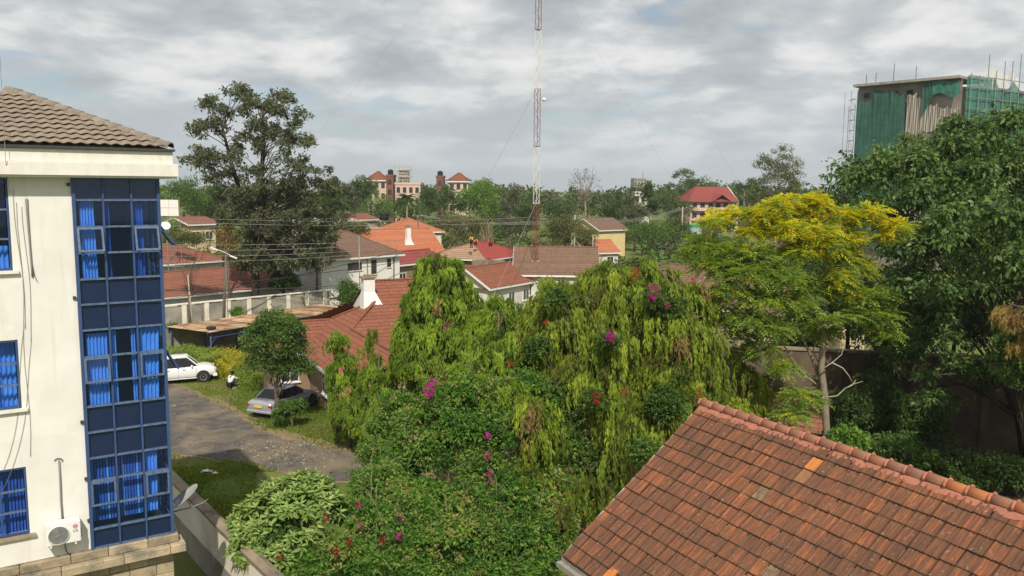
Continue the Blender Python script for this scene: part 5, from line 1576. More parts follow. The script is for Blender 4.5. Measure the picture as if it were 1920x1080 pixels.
for i in range(3):
    wire(hang(pG + np.array([(-.6, 0, .6)[i], 0, -0.1]), pD + np.array([0, 0, -0.5 - 0.2 * i]), 1.0), 0.026, ['left wire from the weathered pole towards the mast', 'centre wire from the weathered pole towards the mast', 'right wire from the weathered pole towards the mast'][i], 'power line', 'wires behind the mast', M['wire_grey'], 'power_line')

# ================================================================ CARS
def paint(name, col, metal=0.0):
    m, t, b, o = nm(name)
    b.inputs['Base Color'].default_value = (*col, 1)
    b.inputs['Metallic'].default_value = metal
    b.inputs['Roughness'].default_value = 0.32
    b.inputs['Coat Weight'].default_value = 0.6
    b.inputs['Coat Roughness'].default_value = 0.08
    f = noise(t, N(t, 'ShaderNodeNewGeometry').outputs['Position'], 3.0, 5, 0.6)
    r_ = ramp(t, [(0.3, 0.26), (0.7, 0.42)])
    t.links.new(f, r_.inputs[0]); t.links.new(r_.outputs[0], b.inputs['Roughness'])
    return m
M['car_silver'] = paint('car_silver', (0.42, 0.43, 0.46), 0.45)
M['car_white'] = paint('car_white', (0.74, 0.75, 0.76))
M['car_glass'] = mat('car_glass', (0.012, 0.014, 0.018), None, rough=0.06, spec=0.6)
M['rubber_trim'] = mat('rubber_trim', (0.02, 0.02, 0.022), None, rough=0.7)
M['rim'] = mat('rim', (0.45, 0.45, 0.46), (0.36, 0.36, 0.37), 8, 0.3, 0.5, metal=0.7)
M['tail_lamp'] = mat('tail_lamp', (0.33, 0.018, 0.02), None, rough=0.2, spec=0.6)
M['head_lamp'] = mat('head_lamp', (0.55, 0.57, 0.6), None, rough=0.1, spec=0.7)
M['plate_yellow'] = mat('plate_yellow', (0.72, 0.50, 0.05), None, rough=0.5)
M['chrome'] = mat('chrome', (0.6, 0.6, 0.6), None, rough=0.15, metal=0.9)

def car(name, label, loc, heading, S, pm_, plate=None):
    """S: dict of stations; local x forward, y left"""
    C = root(name, loc, label, 'car', heading)
    st = S['stations']
    b = MB(); m_ = None
    for (x, zb, zt, w_, cr) in st:
        half = [(0.0, zb), (w_ * 0.86, zb), (w_ * 0.97, zb + 0.10), (w_, zb + (zt - zb) * 0.45), (w_ * 0.985, zb + (zt - zb) * 0.72), (w_ * 0.93, zt - 0.03), (w_ * 0.80, zt + cr * 0.4), (w_ * 0.4, zt + cr * 0.9), (0.0, zt + cr)]
        ring_ = [(x, y, z) for y, z in half] + [(x, -y, z) for y, z in half[-2:0:-1]]
        m_ = len(ring_)
        b.v += ring_
    for i in range(len(st) - 1):
        for k in range(m_):
            b.f.append((i * m_ + k, i * m_ + (k + 1) % m_, (i + 1) * m_ + (k + 1) % m_, (i + 1) * m_ + k))
    b.f.append(tuple(range(m_))); b.f.append(tuple(range((len(st) - 1) * m_, len(st) * m_)))
    body = b.build('body', pm_, C, smooth=True)
    sub = body.modifiers.new('smooth', 'SUBSURF'); sub.levels = 1; sub.render_levels = 1
    # greenhouse
    G = S['green']            # list of (x, z_low, halfwidth_low) lower outline and roof outline
    xw0, xr0, xr1, xw1, zlo, zhi, wl, wh_ = G
    n = 6
    def side(t):  # lower/upper x for fraction along
        return xw1 + (xw0 - xw1) * t, xr1 + (xr0 - xr1) * t
    b = MB()
    for t in np.linspace(0, 1, n + 1):
        xl, xu = side(t)
        taper = 1 - 0.10 * (2 * t - 1) ** 2
        b.v += [(xl, wl * taper, zlo), (xu, wh_ * taper, zhi), (xu, -wh_ * taper, zhi), (xl, -wl * taper, zlo)]
    for i in range(n):
        k = 4 * i
        b.f += [(k, k + 4, k + 5, k + 1), (k + 1, k + 5, k + 6, k + 2), (k + 2, k + 6, k + 7, k + 3), (k + 3, k + 7, k + 4, k)]
    b.f += [(0, 1, 2, 3), (4 * n + 3, 4 * n + 2, 4 * n + 1, 4 * n)]
    b.build('glasshouse', M['car_glass'], C)
    b = MB(); nn_ = 8
    for i in range(nn_ + 1):
        t = i / nn_
        x = xr1 - 0.05 + (xr0 - xr1 + 0.1) * t
        cr = 0.05 * (1 - (2 * t - 1) ** 2)
        tw_ = wh_ * (1 - 0.10 * (2 * t - 1) ** 2) + 0.015
        for y in (-1, -0.6, 0, 0.6, 1):
            b.v.append((x, y * tw_, zhi + 0.012 + cr * (1 - y * y) + 0.012 * (1 - abs(y))))
        b.v += [(x, tw_, zhi - 0.035), (x, -tw_, zhi - 0.035)]
    for i in range(nn_):
        k = 7 * i
        for j in range(4): b.f.append((k + j, k + j + 1, k + 8 + j, k + 7 + j))
        b.f += [(k + 4, k + 5, k + 12, k + 11), (k, k + 7, k + 13, k + 6)]
    b.f += [(0, 6, 5, 4, 3, 2, 1), (7 * nn_, 7 * nn_ + 1, 7 * nn_ + 2, 7 * nn_ + 3, 7 * nn_ + 4, 7 * nn_ + 5, 7 * nn_ + 6)]
    b.build('roof', pm_, C, smooth=False)
    for s in (-1, 1):
        for t in S['pillars']:
            xl, xu = side(t); tp = 1 - 0.10 * (2 * t - 1) ** 2
            MB().bar((xl, s * wl * tp * 1.004, zlo - 0.02), (xu, s * wh_ * tp * 1.01, zhi), 0.07 if t in (0, 1) else 0.05, 0.05, up=(0, 1, 0)).build('pillar', pm_ if t in (0, 1) else M['rubber_trim'], C)
        # mirrors, handles, arches, wheels
        xm = xw0 - 0.45
        MB().lathe([(0.02, -0.05), (0.075, -0.03), (0.085, 0.03), (0.03, 0.07)], 10, (xm, s * (wl + 0.14), zlo + 0.06), (1, 0, 0)).build('mirror', pm_, C, smooth=True)
        for xh in S['handles']:
            MB().box(xh - 0.09, xh + 0.09, s * S['w'] - 0.012, s * S['w'] + 0.018, S['zh'], S['zh'] + 0.03).build('handle', M['chrome'], C)
        for xd in S['seams']:
            MB().box(xd - 0.006, xd + 0.006, s * S['w'] * 0.965 - 0.02, s * S['w'] * 0.995 + 0.004, S['zs0'], zlo - 0.04).build('door_seam', M['rubber_trim'], C)
        MB().box(S['sill'][0], S['sill'][1], s * (S['w'] - 0.02) - 0.02, s * (S['w'] - 0.02) + 0.03, S['zs0'] - 0.08, S['zs0'] - 0.02).build('sill_trim', pm_, C)
        for xc in S['wheels']:
            r_ = S['r']
            MB().lathe([(r_ + 0.07, -0.02), (r_ + 0.075, 0.012), (r_ * 0.6, 0.012)], 22, (xc, s * (S['w'] - 0.012), r_ + 0.01), (0, s, 0)).build('wheel_arch', M['rubber_trim'], C)
            wl_ = MB().lathe([(r_ * 0.6, -0.20), (r_ * 0.96, -0.19), (r_, -0.16), (r_, -0.04), (r_ * 0.96, 0.0), (r_ * 0.66, 0.005), (r_ * 0.62, -0.03)], 22, (xc, s * (S['w'] + 0.022), r_), (0, s, 0)).build('wheel', M['tyre'], C, smooth=True)
            MB().lathe([(r_ * 0.63, -0.05), (r_ * 0.63, -0.012), (r_ * 0.56, -0.02), (0.06, -0.035), (0.04, -0.01)], 20, (xc, s * (S['w'] + 0.022), r_), (0, s, 0)).build('rim', M['rim'], wl_)
            for k in range(5):
                sp = MB()
                a = 2 * math.pi * k / 5 + 0.3
                a2 = a + 0.63
                sp.tube([(xc + 0.45 * r_ * math.cos(a2) * 1.0, s * (S['w'] + 0.012), r_ + 0.45 * r_ * math.sin(a2)), (xc + 0.50 * r_ * math.cos(a2), s * (S['w'] + 0.012), r_ + 0.50 * r_ * math.sin(a2))], 0.035, 6)
                sp.build('rim_opening', M['rubber_trim'], wl_)
    for (x, y, z, w_, h_, dx, mm, nm_) in S['lamps']:
        for s in (-1, 1):
            MB().box(x - dx, x + dx, s * y - w_ / 2, s * y + w_ / 2, z - h_ / 2, z + h_ / 2).build(nm_, M[mm], C, bevel=0.015)
    xr_ = S['rear']
    MB().box(xr_ - 0.03, xr_ + 0.25, -S['w'] * 0.93, S['w'] * 0.93, 0.34, 0.50).build('rear_bumper', pm_, C, bevel=0.04)
    MB().box(S['front'] - 0.25, S['front'] + 0.03, -S['w'] * 0.9, S['w'] * 0.9, 0.30, 0.50).build('front_bumper', pm_, C, bevel=0.04)
    if plate:
        MB().box(xr_ - 0.045, xr_ - 0.02, -0.26, 0.26, S['plate_z'] - 0.06, S['plate_z'] + 0.06).build('number_plate', M['plate_yellow'], C)
    return C
sedan = dict(stations=[(-2.20, 0.42, 0.86, 0.72, 0.02), (-2.14, 0.30, 0.93, 0.83, 0.03), (-1.9, 0.24, 0.97, 0.865, 0.03), (-1.45, 0.22, 0.98, 0.88, 0.03), (-0.6, 0.22, 0.94, 0.885, 0.02), (0.4, 0.22, 0.92, 0.885, 0.02), (0.95, 0.22, 0.90, 0.88, 0.03), (1.5, 0.22, 0.82, 0.865, 0.05), (1.95, 0.24, 0.72, 0.82, 0.05), (2.15, 0.30, 0.60, 0.72, 0.03), (2.22, 0.40, 0.52, 0.60, 0.0)],
             green=(1.02, 0.28, -0.95, -1.62, 0.93, 1.40, 0.78, 0.56), pillars=(0.0, 0.52, 1.0), w=0.885, handles=(0.15, -0.75), zh=0.76, seams=(0.85, -0.12, -1.0), zs0=0.30, sill=(-1.0, 0.95), wheels=(1.35, -1.33), r=0.315,
             lamps=[(-2.13, 0.70, 0.74, 0.28, 0.13, 0.05, 'tail_lamp', 'tail_light'), (2.10, 0.60, 0.60, 0.28, 0.12, 0.06, 'head_lamp', 'headlight')], rear=-2.20, front=2.2, plate_z=0.72)
hd = math.atan2(0.92, 0.39)
CAR1 = car('silver_sedan', 'silver saloon car with yellow rear plate parked under the small tree', (-12.72, 45.35, 0.012), hd, sedan, M['car_silver'], True)
MB().box(-2.165, -2.14, -0.42, 0.42, 0.80, 0.83).build('boot_trim', M['chrome'], CAR1)
suv = dict(stations=[(-2.20, 0.5, 0.98, 0.74, 0.02), (-2.14, 0.36, 1.04, 0.84, 0.02), (-1.8, 0.32, 1.06, 0.885, 0.02), (-0.8, 0.30, 1.05, 0.90, 0.02), (0.3, 0.30, 1.05, 0.90, 0.02), (0.9, 0.30, 1.06, 0.90, 0.03), (1.4, 0.30, 1.03, 0.885, 0.06), (1.85, 0.32, 0.96, 0.85, 0.06), (2.08, 0.38, 0.85, 0.78, 0.04), (2.18, 0.46, 0.70, 0.66, 0.0)],
           green=(1.10, 0.42, -1.75, -2.02, 1.04, 1.64, 0.80, 0.64), pillars=(0.0, 0.40, 0.72, 1.0), w=0.90, handles=(0.2, -0.75), zh=0.88, seams=(0.92, -0.15, -1.15), zs0=0.38, sill=(-1.0, 0.95), wheels=(1.32, -1.30), r=0.35,
           lamps=[(-2.12, 0.74, 0.98, 0.18, 0.3, 0.05, 'tail_lamp', 'tail_light'), (2.06, 0.66, 0.80, 0.26, 0.16, 0.07, 'head_lamp', 'headlight')], rear=-2.2, front=2.16, plate_z=0.8)
CAR2 = car('white_suv', 'white sport utility car parked against the hedge beside the office bay', (-21.25, 52.0, 0.012), math.atan2(0.42, 0.91), suv, M['car_white'])

# ================================================================ PEOPLE
M['skin'] = mat('skin', (0.085, 0.045, 0.028), None, rough=0.55)
M['hair'] = mat('hair', (0.008, 0.007, 0.006), None, rough=0.9)
M['shirt_white'] = mat('shirt_white', (0.70, 0.68, 0.70), (0.62, 0.60, 0.62), 8, 0.9, 0.1)
M['trousers_dark'] = mat('trousers_dark', (0.012, 0.013, 0.022), None, rough=0.9)
M['shirt_orange'] = mat('shirt_orange', (0.60, 0.17, 0.03), None, rough=0.9)
M['shirt_yellow'] = mat('shirt_yellow', (0.62, 0.36, 0.05), None, rough=0.9)
M['shirt_red'] = mat('shirt_red', (0.42, 0.035, 0.03), None, rough=0.9)
def skin_obj(name, chains, m_, parent, lv=1):
    """chains: list of [(point, radius), ...]; chains sharing a point are welded"""
    bm = bmesh.new(); sl = bm.verts.layers.skin.verify(); idx = {}
    first = None
    for ch_ in chains:
        prev = None
        for (p, r_) in ch_:
            key = tuple(round(float(c), 4) for c in p)
            if key not in idx:
                v = bm.verts.new(key); v[sl].radius = (r_, r_); idx[key] = v
                if first is None: first = v; v[sl].use_root = True
            v = idx[key]
            if prev is not None and prev is not v and not bm.edges.get((prev, v)):
                bm.edges.new((prev, v))
            prev = v
    me = bpy.data.meshes.new(name); bm.to_mesh(me); bm.free()
    me.materials.append(m_)
    o = bpy.data.objects.new(name, me); COL.objects.link(o); o.parent = parent
    sk = o.modifiers.new('skin', 'SKIN'); sk.use_smooth_shade = True
    sb = o.modifiers.new('sub', 'SUBSURF'); sb.levels = lv; sb.render_levels = lv
    return o
def person(loc, rz, label, shirt, trousers, pose='squat', group=None, shoes=None):
    P = root('person', loc, label, 'person', rz, group)
    if pose == 'squat':          # faces +y, squatting, arms forward and down
        pel = (0, -0.16, 0.34); ch_ = (0, 0.02, 0.66); nk = (0, 0.10, 0.82); hd_ = (0, 0.16, 0.95)
        hip = lambda s: (0.10 * s, -0.14, 0.32); kn = lambda s: (0.20 * s, 0.26, 0.48); an = lambda s: (0.14 * s, 0.02, 0.09); toe = lambda s: (0.16 * s, 0.20, 0.04)
        sh = lambda s: (0.18 * s, 0.06, 0.76); el = lambda s: (0.26 * s, 0.28, 0.58); wr = lambda s: (0.12 * s, 0.46, 0.46)
    else:                        # 'stand' bent a little
        pel = (0, 0, 0.92); ch_ = (0, 0.04, 1.22); nk = (0, 0.07, 1.45); hd_ = (0, 0.11, 1.60)
        hip = lambda s: (0.10 * s, 0, 0.90); kn = lambda s: (0.11 * s, 0.05, 0.50); an = lambda s: (0.12 * s, 0.0, 0.09); toe = lambda s: (0.13 * s, 0.16, 0.04)
        sh = lambda s: (0.19 * s, 0.05, 1.38); el = lambda s: (0.27 * s, 0.10, 1.12); wr = lambda s: (0.22 * s, 0.30, 1.02)
    leg = lambda s, k: [(pel, 0.13 + k), (hip(s), 0.095 + k), (kn(s), 0.062 + k), (an(s), 0.042 + k * 1.2)]
    arm = lambda s, k: [(ch_, 0.145 + k), (sh(s), 0.062 + k), (el(s), 0.045 + k), (wr(s), 0.032 + k * .6)]
    tor = lambda k: [(pel, 0.13 + k), (ch_, 0.145 + k), (nk, 0.055 + k * .3)]
    skin_obj('body', [tor(0), leg(1, 0), leg(-1, 0), arm(1, 0), arm(-1, 0), [(nk, 0.05), (tuple(np.array(nk) * 0.5 + np.array(hd_) * 0.5), 0.07), (hd_, 0.095), (tuple(np.array(hd_) + [0, 0.0, 0.09]), 0.075)], [(an(1), 0.042), (toe(1), 0.035)], [(an(-1), 0.042), (toe(-1), 0.035)]], M['skin'], P)
    b = MB()
    hd3 = np.array(hd_)
    b.lathe([(0.012, 0.0), (0.02, 0.02), (0.006, 0.045)], 6, hd3 + [0, 0.085, -0.01], (0, 0.6, -0.5)); b.build('nose', M['skin'], P)
    for s in (-1, 1):
        MB().lathe([(0.014, -0.006), (0.014, 0.004)], 6, hd3 + [0.034 * s, 0.092, 0.02], (0, 1, 0)).build('eye', M['shirt_white'], P)
        MB().lathe([(0.02, -0.01), (0.026, 0), (0.015, 0.01)], 6, hd3 + [0.095 * s, 0.0, 0.0], (s, 0, 0)).build('ear', M['skin'], P)
        hb = MB(); w_ = np.array(wr(s)); dv = w_ - np.array(el(s)); dv /= np.linalg.norm(dv); sd = np.cross(dv, (0, 0, 1)); sd /= np.linalg.norm(sd); un = np.cross(sd, dv)
        hb.bar(w_, w_ + dv * 0.09, 0.08, 0.03)
        for k, (l_, o_) in enumerate(((0.07, -0.03), (0.085, -0.01), (0.08, 0.01), (0.06, 0.03))):
            q = w_ + dv * 0.088 + sd * o_
            hb.tube([q, q + dv * l_ * 0.5 - un * 0.006, q + dv * l_ * 0.9 - un * 0.03], [0.010, 0.009, 0.007], 5)
        q = w_ + dv * 0.03 - sd * 0.04 * s
        hb.tube([q, q + dv * 0.035 - sd * 0.03 * s, q + dv * 0.065 - sd * 0.035 * s], [0.011, 0.010, 0.008], 5)
        hb.build('hand', M['skin'], P)
        MB().bar(np.array(an(s)) + [0, -0.06, -0.05], np.array(toe(s)) + [0, 0.03, -0.005], 0.09, 0.075).build('shoe', shoes or M['shirt_white'], P, bevel=0.02)
    skin_obj('shirt', [[(tuple(np.array(pel) + [0, 0, 0.02]), 0.15), (ch_, 0.165), (tuple(np.array(nk) - [0, .01, .05]), 0.085)], [(ch_, 0.165), (sh(1), 0.085), (el(1), 0.062), (tuple(np.array(wr(1)) * .8 + np.array(el(1)) * .2), 0.048)], [(ch_, 0.165), (sh(-1), 0.085), (el(-1), 0.062), (tuple(np.array(wr(-1)) * .8 + np.array(el(-1)) * .2), 0.048)]], shirt, P)
    skin_obj('trousers', [leg(1, 0.02), leg(-1, 0.02)], trousers, P)
    b = MB(); b.lathe([(0.10, 0.0), (0.108, 0.04), (0.09, 0.10), (0.03, 0.135)], 12, hd3 + [0, -0.02, 0.02], (0, -0.35, 1)); b.build('hair', M['hair'], P, smooth=True)
    return P
person((-17.35, 50.15, 0.0), R(-20), 'person in white shirt and dark trousers squatting by the hedge', M['shirt_white'], M['trousers_dark'])
rzw = RH.rotation_euler.z
for k, (px, py, sm, lab) in enumerate(((884, 458, 'shirt_yellow', 'worker in yellow on the left of the stripped roof ridge'), (891, 454, 'shirt_orange', 'worker in orange just right of the yellow worker on the roof'), (920, 456, 'shirt_red', 'worker in red crouching on the bright red roof ridge'))):
    z = (4.75, 4.95, 5.1)[k]
    p = gz(px, py + 7, z)
    person((p[0], p[1], z), R((150, 200, 170)[k]), lab, M[sm], M['trousers_dark'], 'squat' if k else 'stand', 'workers on the red roof', M['black'])

# ================================================================ VEGETATION
def np_mesh(name, V_, Q_, C_):
    me = bpy.data.meshes.new(name)
    nv, nq = len(V_), len(Q_)
    me.vertices.add(nv); me.vertices.foreach_set('co', np.ascontiguousarray(V_, np.float32).ravel())
    me.loops.add(nq * 4); me.loops.foreach_set('vertex_index', np.ascontiguousarray(Q_, np.int32).ravel())
    me.polygons.add(nq); me.polygons.foreach_set('loop_start', np.arange(0, nq * 4, 4, dtype=np.int32))
    me.update(calc_edges=True)
    ca = me.color_attributes.new('tint', 'FLOAT_COLOR', 'POINT')
    c4 = np.ones((nv, 4), np.float32); c4[:, :3] = C_
    ca.data.foreach_set('color', c4.ravel())
    return me
def unit(a):
    return a / (np.linalg.norm(a, axis=-1, keepdims=True) + 1e-9)
def leaf_quads(P, D, Nn, L_, W_, C, droop=0.12):
    """one kite shaped leaf per row"""
    D = unit(D); S = unit(np.cross(D, Nn)); n = len(P)
    L_ = np.broadcast_to(L_, (n,))[:, None]; W_ = np.broadcast_to(W_, (n,))[:, None]
    V_ = np.empty((n, 4, 3))
    V_[:, 0] = P
    V_[:, 1] = P + D * L_ * 0.45 + S * W_ * 0.5
    V_[:, 2] = P + D * L_
    V_[:, 2, 2] -= (L_[:, 0]) * droop
    V_[:, 3] = P + D * L_ * 0.45 - S * W_ * 0.5
    Q_ = np.arange(n * 4).reshape(n, 4)
    return V_.reshape(-1, 3), Q_, np.repeat(C, 4, axis=0)
def rdir(n):
    return unit(rng.normal(size=(n, 3)))
def palette(t, stops):
    t = np.clip(t, 0, 1); xs = [s[0] for s in stops]
    return np.stack([np.interp(t, xs, [s[1][k] for s in stops]) for k in range(3)], axis=-1)

PAL = dict(
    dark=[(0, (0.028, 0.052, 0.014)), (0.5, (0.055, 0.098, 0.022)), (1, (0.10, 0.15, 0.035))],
    broad=[(0, (0.030, 0.058, 0.014)), (0.5, (0.062, 0.115, 0.024)), (1, (0.115, 0.175, 0.040))],
    ficus=[(0, (0.024, 0.046, 0.014)), (0.5, (0.048, 0.088, 0.022)), (1, (0.095, 0.150, 0.038))],
    olive=[(0, (0.055, 0.068, 0.022)), (0.5, (0.095, 0.11, 0.040)), (1, (0.155, 0.16, 0.065))],
    grey=[(0, (0.045, 0.055, 0.030)), (0.5, (0.075, 0.088, 0.050)), (1, (0.125, 0.135, 0.075))],
    bright=[(0, (0.045, 0.095, 0.012)), (0.5, (0.085, 0.165, 0.022)), (1, (0.14, 0.23, 0.035))],
    weep=[(0, (0.070, 0.068, 0.016)), (0.3, (0.085, 0.115, 0.018)), (0.6, (0.135, 0.185, 0.022)), (1, (0.225, 0.27, 0.035))],
    conifer=[(0, (0.050, 0.080, 0.014)), (0.4, (0.095, 0.150, 0.018)), (1, (0.19, 0.27, 0.03))],
    boug=[(0, (0.028, 0.068, 0.014)), (0.4, (0.055, 0.122, 0.020)), (0.75, (0.100, 0.178, 0.030)), (0.93, (0.15, 0.20, 0.045)), (1, (0.19, 0.16, 0.075))],
    yellow=[(0, (0.20, 0.27, 0.02)), (0.4, (0.38, 0.39, 0.02)), (0.8, (0.52, 0.47, 0.022)), (1, (0.55, 0.42, 0.022))],
    feather=[(0, (0.055, 0.095, 0.022)), (0.5, (0.105, 0.160, 0.032)), (1, (0.185, 0.22, 0.045))],
    pale=[(0, (0.085, 0.135, 0.030)), (0.5, (0.155, 0.225, 0.060)), (1, (0.25, 0.31, 0.12))],
    dry=[(0, (0.16, 0.105, 0.05)), (0.5, (0.25, 0.18, 0.075)), (1, (0.30, 0.26, 0.09))],
    hedge=[(0, (0.075, 0.125, 0.018)), (0.5, (0.135, 0.195, 0.032)), (1, (0.21, 0.265, 0.055))],
    hedge_y=[(0, (0.14, 0.16, 0.016)), (0.5, (0.26, 0.25, 0.022)), (1, (0.38, 0.32, 0.03))],
)

GAIN = dict(ficus=1.5, dark=1.25, broad=1.4, olive=1.3, grey=1.5, bright=1.45, weep=1.65, conifer=1.6, boug=1.9, yellow=1.25, feather=2.1, pale=1.7, dry=1.3, hedge=1.5, hedge_y=1.5)
PAL = {k: [(t, tuple(GAIN[k] * x for x in c)) for t, c in v] for k, v in PAL.items()}
def sub_lobes(c, r, k, spread=0.6, size=(0.42, 0.62), seed=0):
    g_ = np.random.default_rng(seed)
    out = [(np.array(c, float), np.array(r, float) * 0.68)]
    for i in range(k):
        d = unit(g_.normal(size=3)); d[2] *= 0.9
        s = g_.uniform(*size)
        out.append((np.array(c) + d * np.array(r) * spread, np.array(r) * s))
    return out
def clump_leaves(lobes, n_cl, n_lf, rc, leaf, pal, shell=0.55, flat=0.65, cvar=0.5, lvar=0.0, up=0.5, down=-0.2, asp=0.5, zmin=0.0, seed=1, sprig=0):
    """clumps of kite leaves in the outer shell of ellipsoid lobes"""
    g_ = np.random.default_rng(seed)
    vol = np.array([np.prod(r) ** (2 / 3) for _, r in lobes]); pick = g_.choice(len(lobes), n_cl, p=vol / vol.sum())
    C0_ = np.array([lobes[i][0] for i in pick]); R0 = np.array([lobes[i][1] for i in pick])
    d = unit(g_.normal(size=(n_cl, 3))); d[:, 2] = np.where(d[:, 2] < -0.5, -d[:, 2] * 0.6, d[:, 2])
    rad = shell + (1 - shell) * g_.random(n_cl) ** 0.6
    cen = C0_ + d * R0 * rad[:, None]
    lo_ = (g_.normal(size=len(lobes)) * lvar)[pick]
    keep = cen[:, 2] > zmin; cen = cen[keep]; lo_ = lo_[keep]
    n_cl = len(cen)
    ct = np.clip(0.5 + lo_ + g_.normal(size=n_cl) * 0.22 * cvar * 2, 0, 1)
    n = n_cl * n_lf
    ci = np.repeat(np.arange(n_cl), n_lf)
    rr = rc * g_.uniform(0.6, 1.35, n_cl)[ci]
    o = unit(g_.normal(size=(n, 3))) * (g_.random(n) ** 0.45)[:, None] * rr[:, None]
    if sprig:                     # leaves strung along a few twigs that leave the clump centre
        tw_ = g_.normal(size=(n_cl, sprig, 3)); tw_[:, :, 2] += 0.25; tw_ = unit(tw_)
        sd_ = tw_[ci, g_.integers(0, sprig, n)]
        s_ = g_.random(n) ** 0.8
        o = sd_ * (s_ * rr * 1.25)[:, None] + g_.normal(size=(n, 3)) * (rr * 0.13)[:, None]
        o[:, 2] -= 0.35 * rr * s_ ** 2
    o[:, 2] *= flat
    P = cen[ci] + o
    D = unit(o) + g_.normal(size=(n, 3)) * 0.5; D[:, 2] += down
    Nn = g_.normal(size=(n, 3)) * 0.55 + unit(o) * 0.5; Nn[:, 2] += up
    L_ = leaf * g_.uniform(0.7, 1.3, n)
    t = np.clip(ct[ci] + g_.normal(size=n) * 0.16, 0, 1)
    C = palette(t, PAL[pal])
    return leaf_quads(P, D, Nn, L_, L_ * asp, C), cen
def merge(parts):
    V_, Q_, C_ = [], [], []; k = 0
    for v, q, c in parts:
        V_.append(v); Q_.append(q + k); C_.append(c); k += len(v)
    return np.concatenate(V_), np.concatenate(Q_), np.concatenate(C_)
def limbs(b, base, fork, tips, r0, r1, seed=3, n=5, wob=0.25):
    g_ = np.random.default_rng(seed)
    for t in tips:
        f = np.array(fork, float) + g_.normal(size=3) * 0.15
        t = np.array(t, float)
        pts = []
        for k in np.linspace(0, 1, n):
            p = f + (t - f) * k
            p[2] += 0.25 * np.linalg.norm(t - f) * k * (1 - k)
            if 0 < k < 1: p += g_.normal(size=3) * wob * np.linalg.norm(t - f) * 0.12
            pts.append(p)
        b.tube(pts, np.linspace(r0, r1, n), 5)
def make_tree(name, label, base, lobes, n_cl, n_lf, rc, leaf, pal, trunk_r=0.2, bark='bark', limb_n=10, group=None, lm='leaf', fork_z=None, cat='tree', trunk_pts=None, extra=None, limb_r=0.4, fork2=None, **kw):
    """base = world xyz; lobes relative to base"""
    T = root(name, base, label, cat, 0, group)
    (v, q, c), cen = clump_leaves(lobes, n_cl, n_lf, rc, leaf, pal, **kw)
    parts = [(v, q, c)] + (extra or [])
    v, q, c = merge(parts)
    link('crown', np_mesh('crown', v, q, c), M[lm], T)
    cc_ = np.mean([l[0] for l in lobes], axis=0); zlow = min(l[0][2] - l[1][2] for l in lobes)
    fz = fork_z if fork_z is not None else max(0.3, (zlow + cc_[2]) / 2)
    tp = trunk_pts or [(0, 0, 0), (cc_[0] * 0.15, cc_[1] * 0.15, fz * 0.5), (cc_[0] * 0.4, cc_[1] * 0.4, fz)]
    b = MB(); b.tube(tp, np.linspace(trunk_r * 1.15, trunk_r * (0.3 if len(tp) > 5 else 0.75), len(tp)), 9)
    if fork2: b.tube(fork2, np.linspace(trunk_r * 0.85, trunk_r * 0.3, len(fork2)), 8)
    b.build('trunk', M[bark], T, smooth=True)
    if limb_n:
        b = MB(); sel = np.random.default_rng(5).choice(len(cen), min(limb_n, len(cen)), replace=False)
        ta = np.array(tp, float)
        for ii, t_ in enumerate(cen[sel]):
            ta = np.array(fork2 if (fork2 and t_[0] > -0.4) else tp, float)
            zf = np.clip(t_[2] - 0.55 * math.hypot(t_[0] - ta[-1][0], t_[1] - ta[-1][1]) - 0.4, ta[-1][2] * 0.45, ta[-1][2])
            fk = np.array([np.interp(zf, ta[:, 2], ta[:, k]) for k in range(3)])
            limbs(b, None, fk, [t_], trunk_r * limb_r * (1.15 - 0.6 * zf / max(ta[-1][2], 0.1)), trunk_r * 0.06, seed=int(abs(t_[0]) * 977) % 9999)
        b.build('limbs', M[bark], T, smooth=True)
    return T

def tree_px(name, label, px, py_top, py_bot, w_px, Y, pal, n_cl=90, n_lf=60, leaf=0.3, k=7, rc=None, depth=None, seed=0, bark='bark', group='trees of the leafy skyline', trunk_r=0.2, **kw):
    top = at(px, py_top, Y); bot = at(px, py_bot, Y)
    W = w_px / FPX * Y * 0.5; H = (top[2] - bot[2]) / 2
    c = np.array([0, 0, (top[2] + bot[2]) / 2]); r = np.array([W, (depth or W * 2) / 2, H])
    lob = sub_lobes(c, r * 0.93, k, 0.58, (0.38, 0.58), seed)
    return make_tree(name, label, (top[0], top[1], 0), lob, n_cl, n_lf, rc or max(0.4, W * 0.22), leaf, pal, trunk_r, bark, seed=seed + 11, group=group, zmin=0.3, **kw)

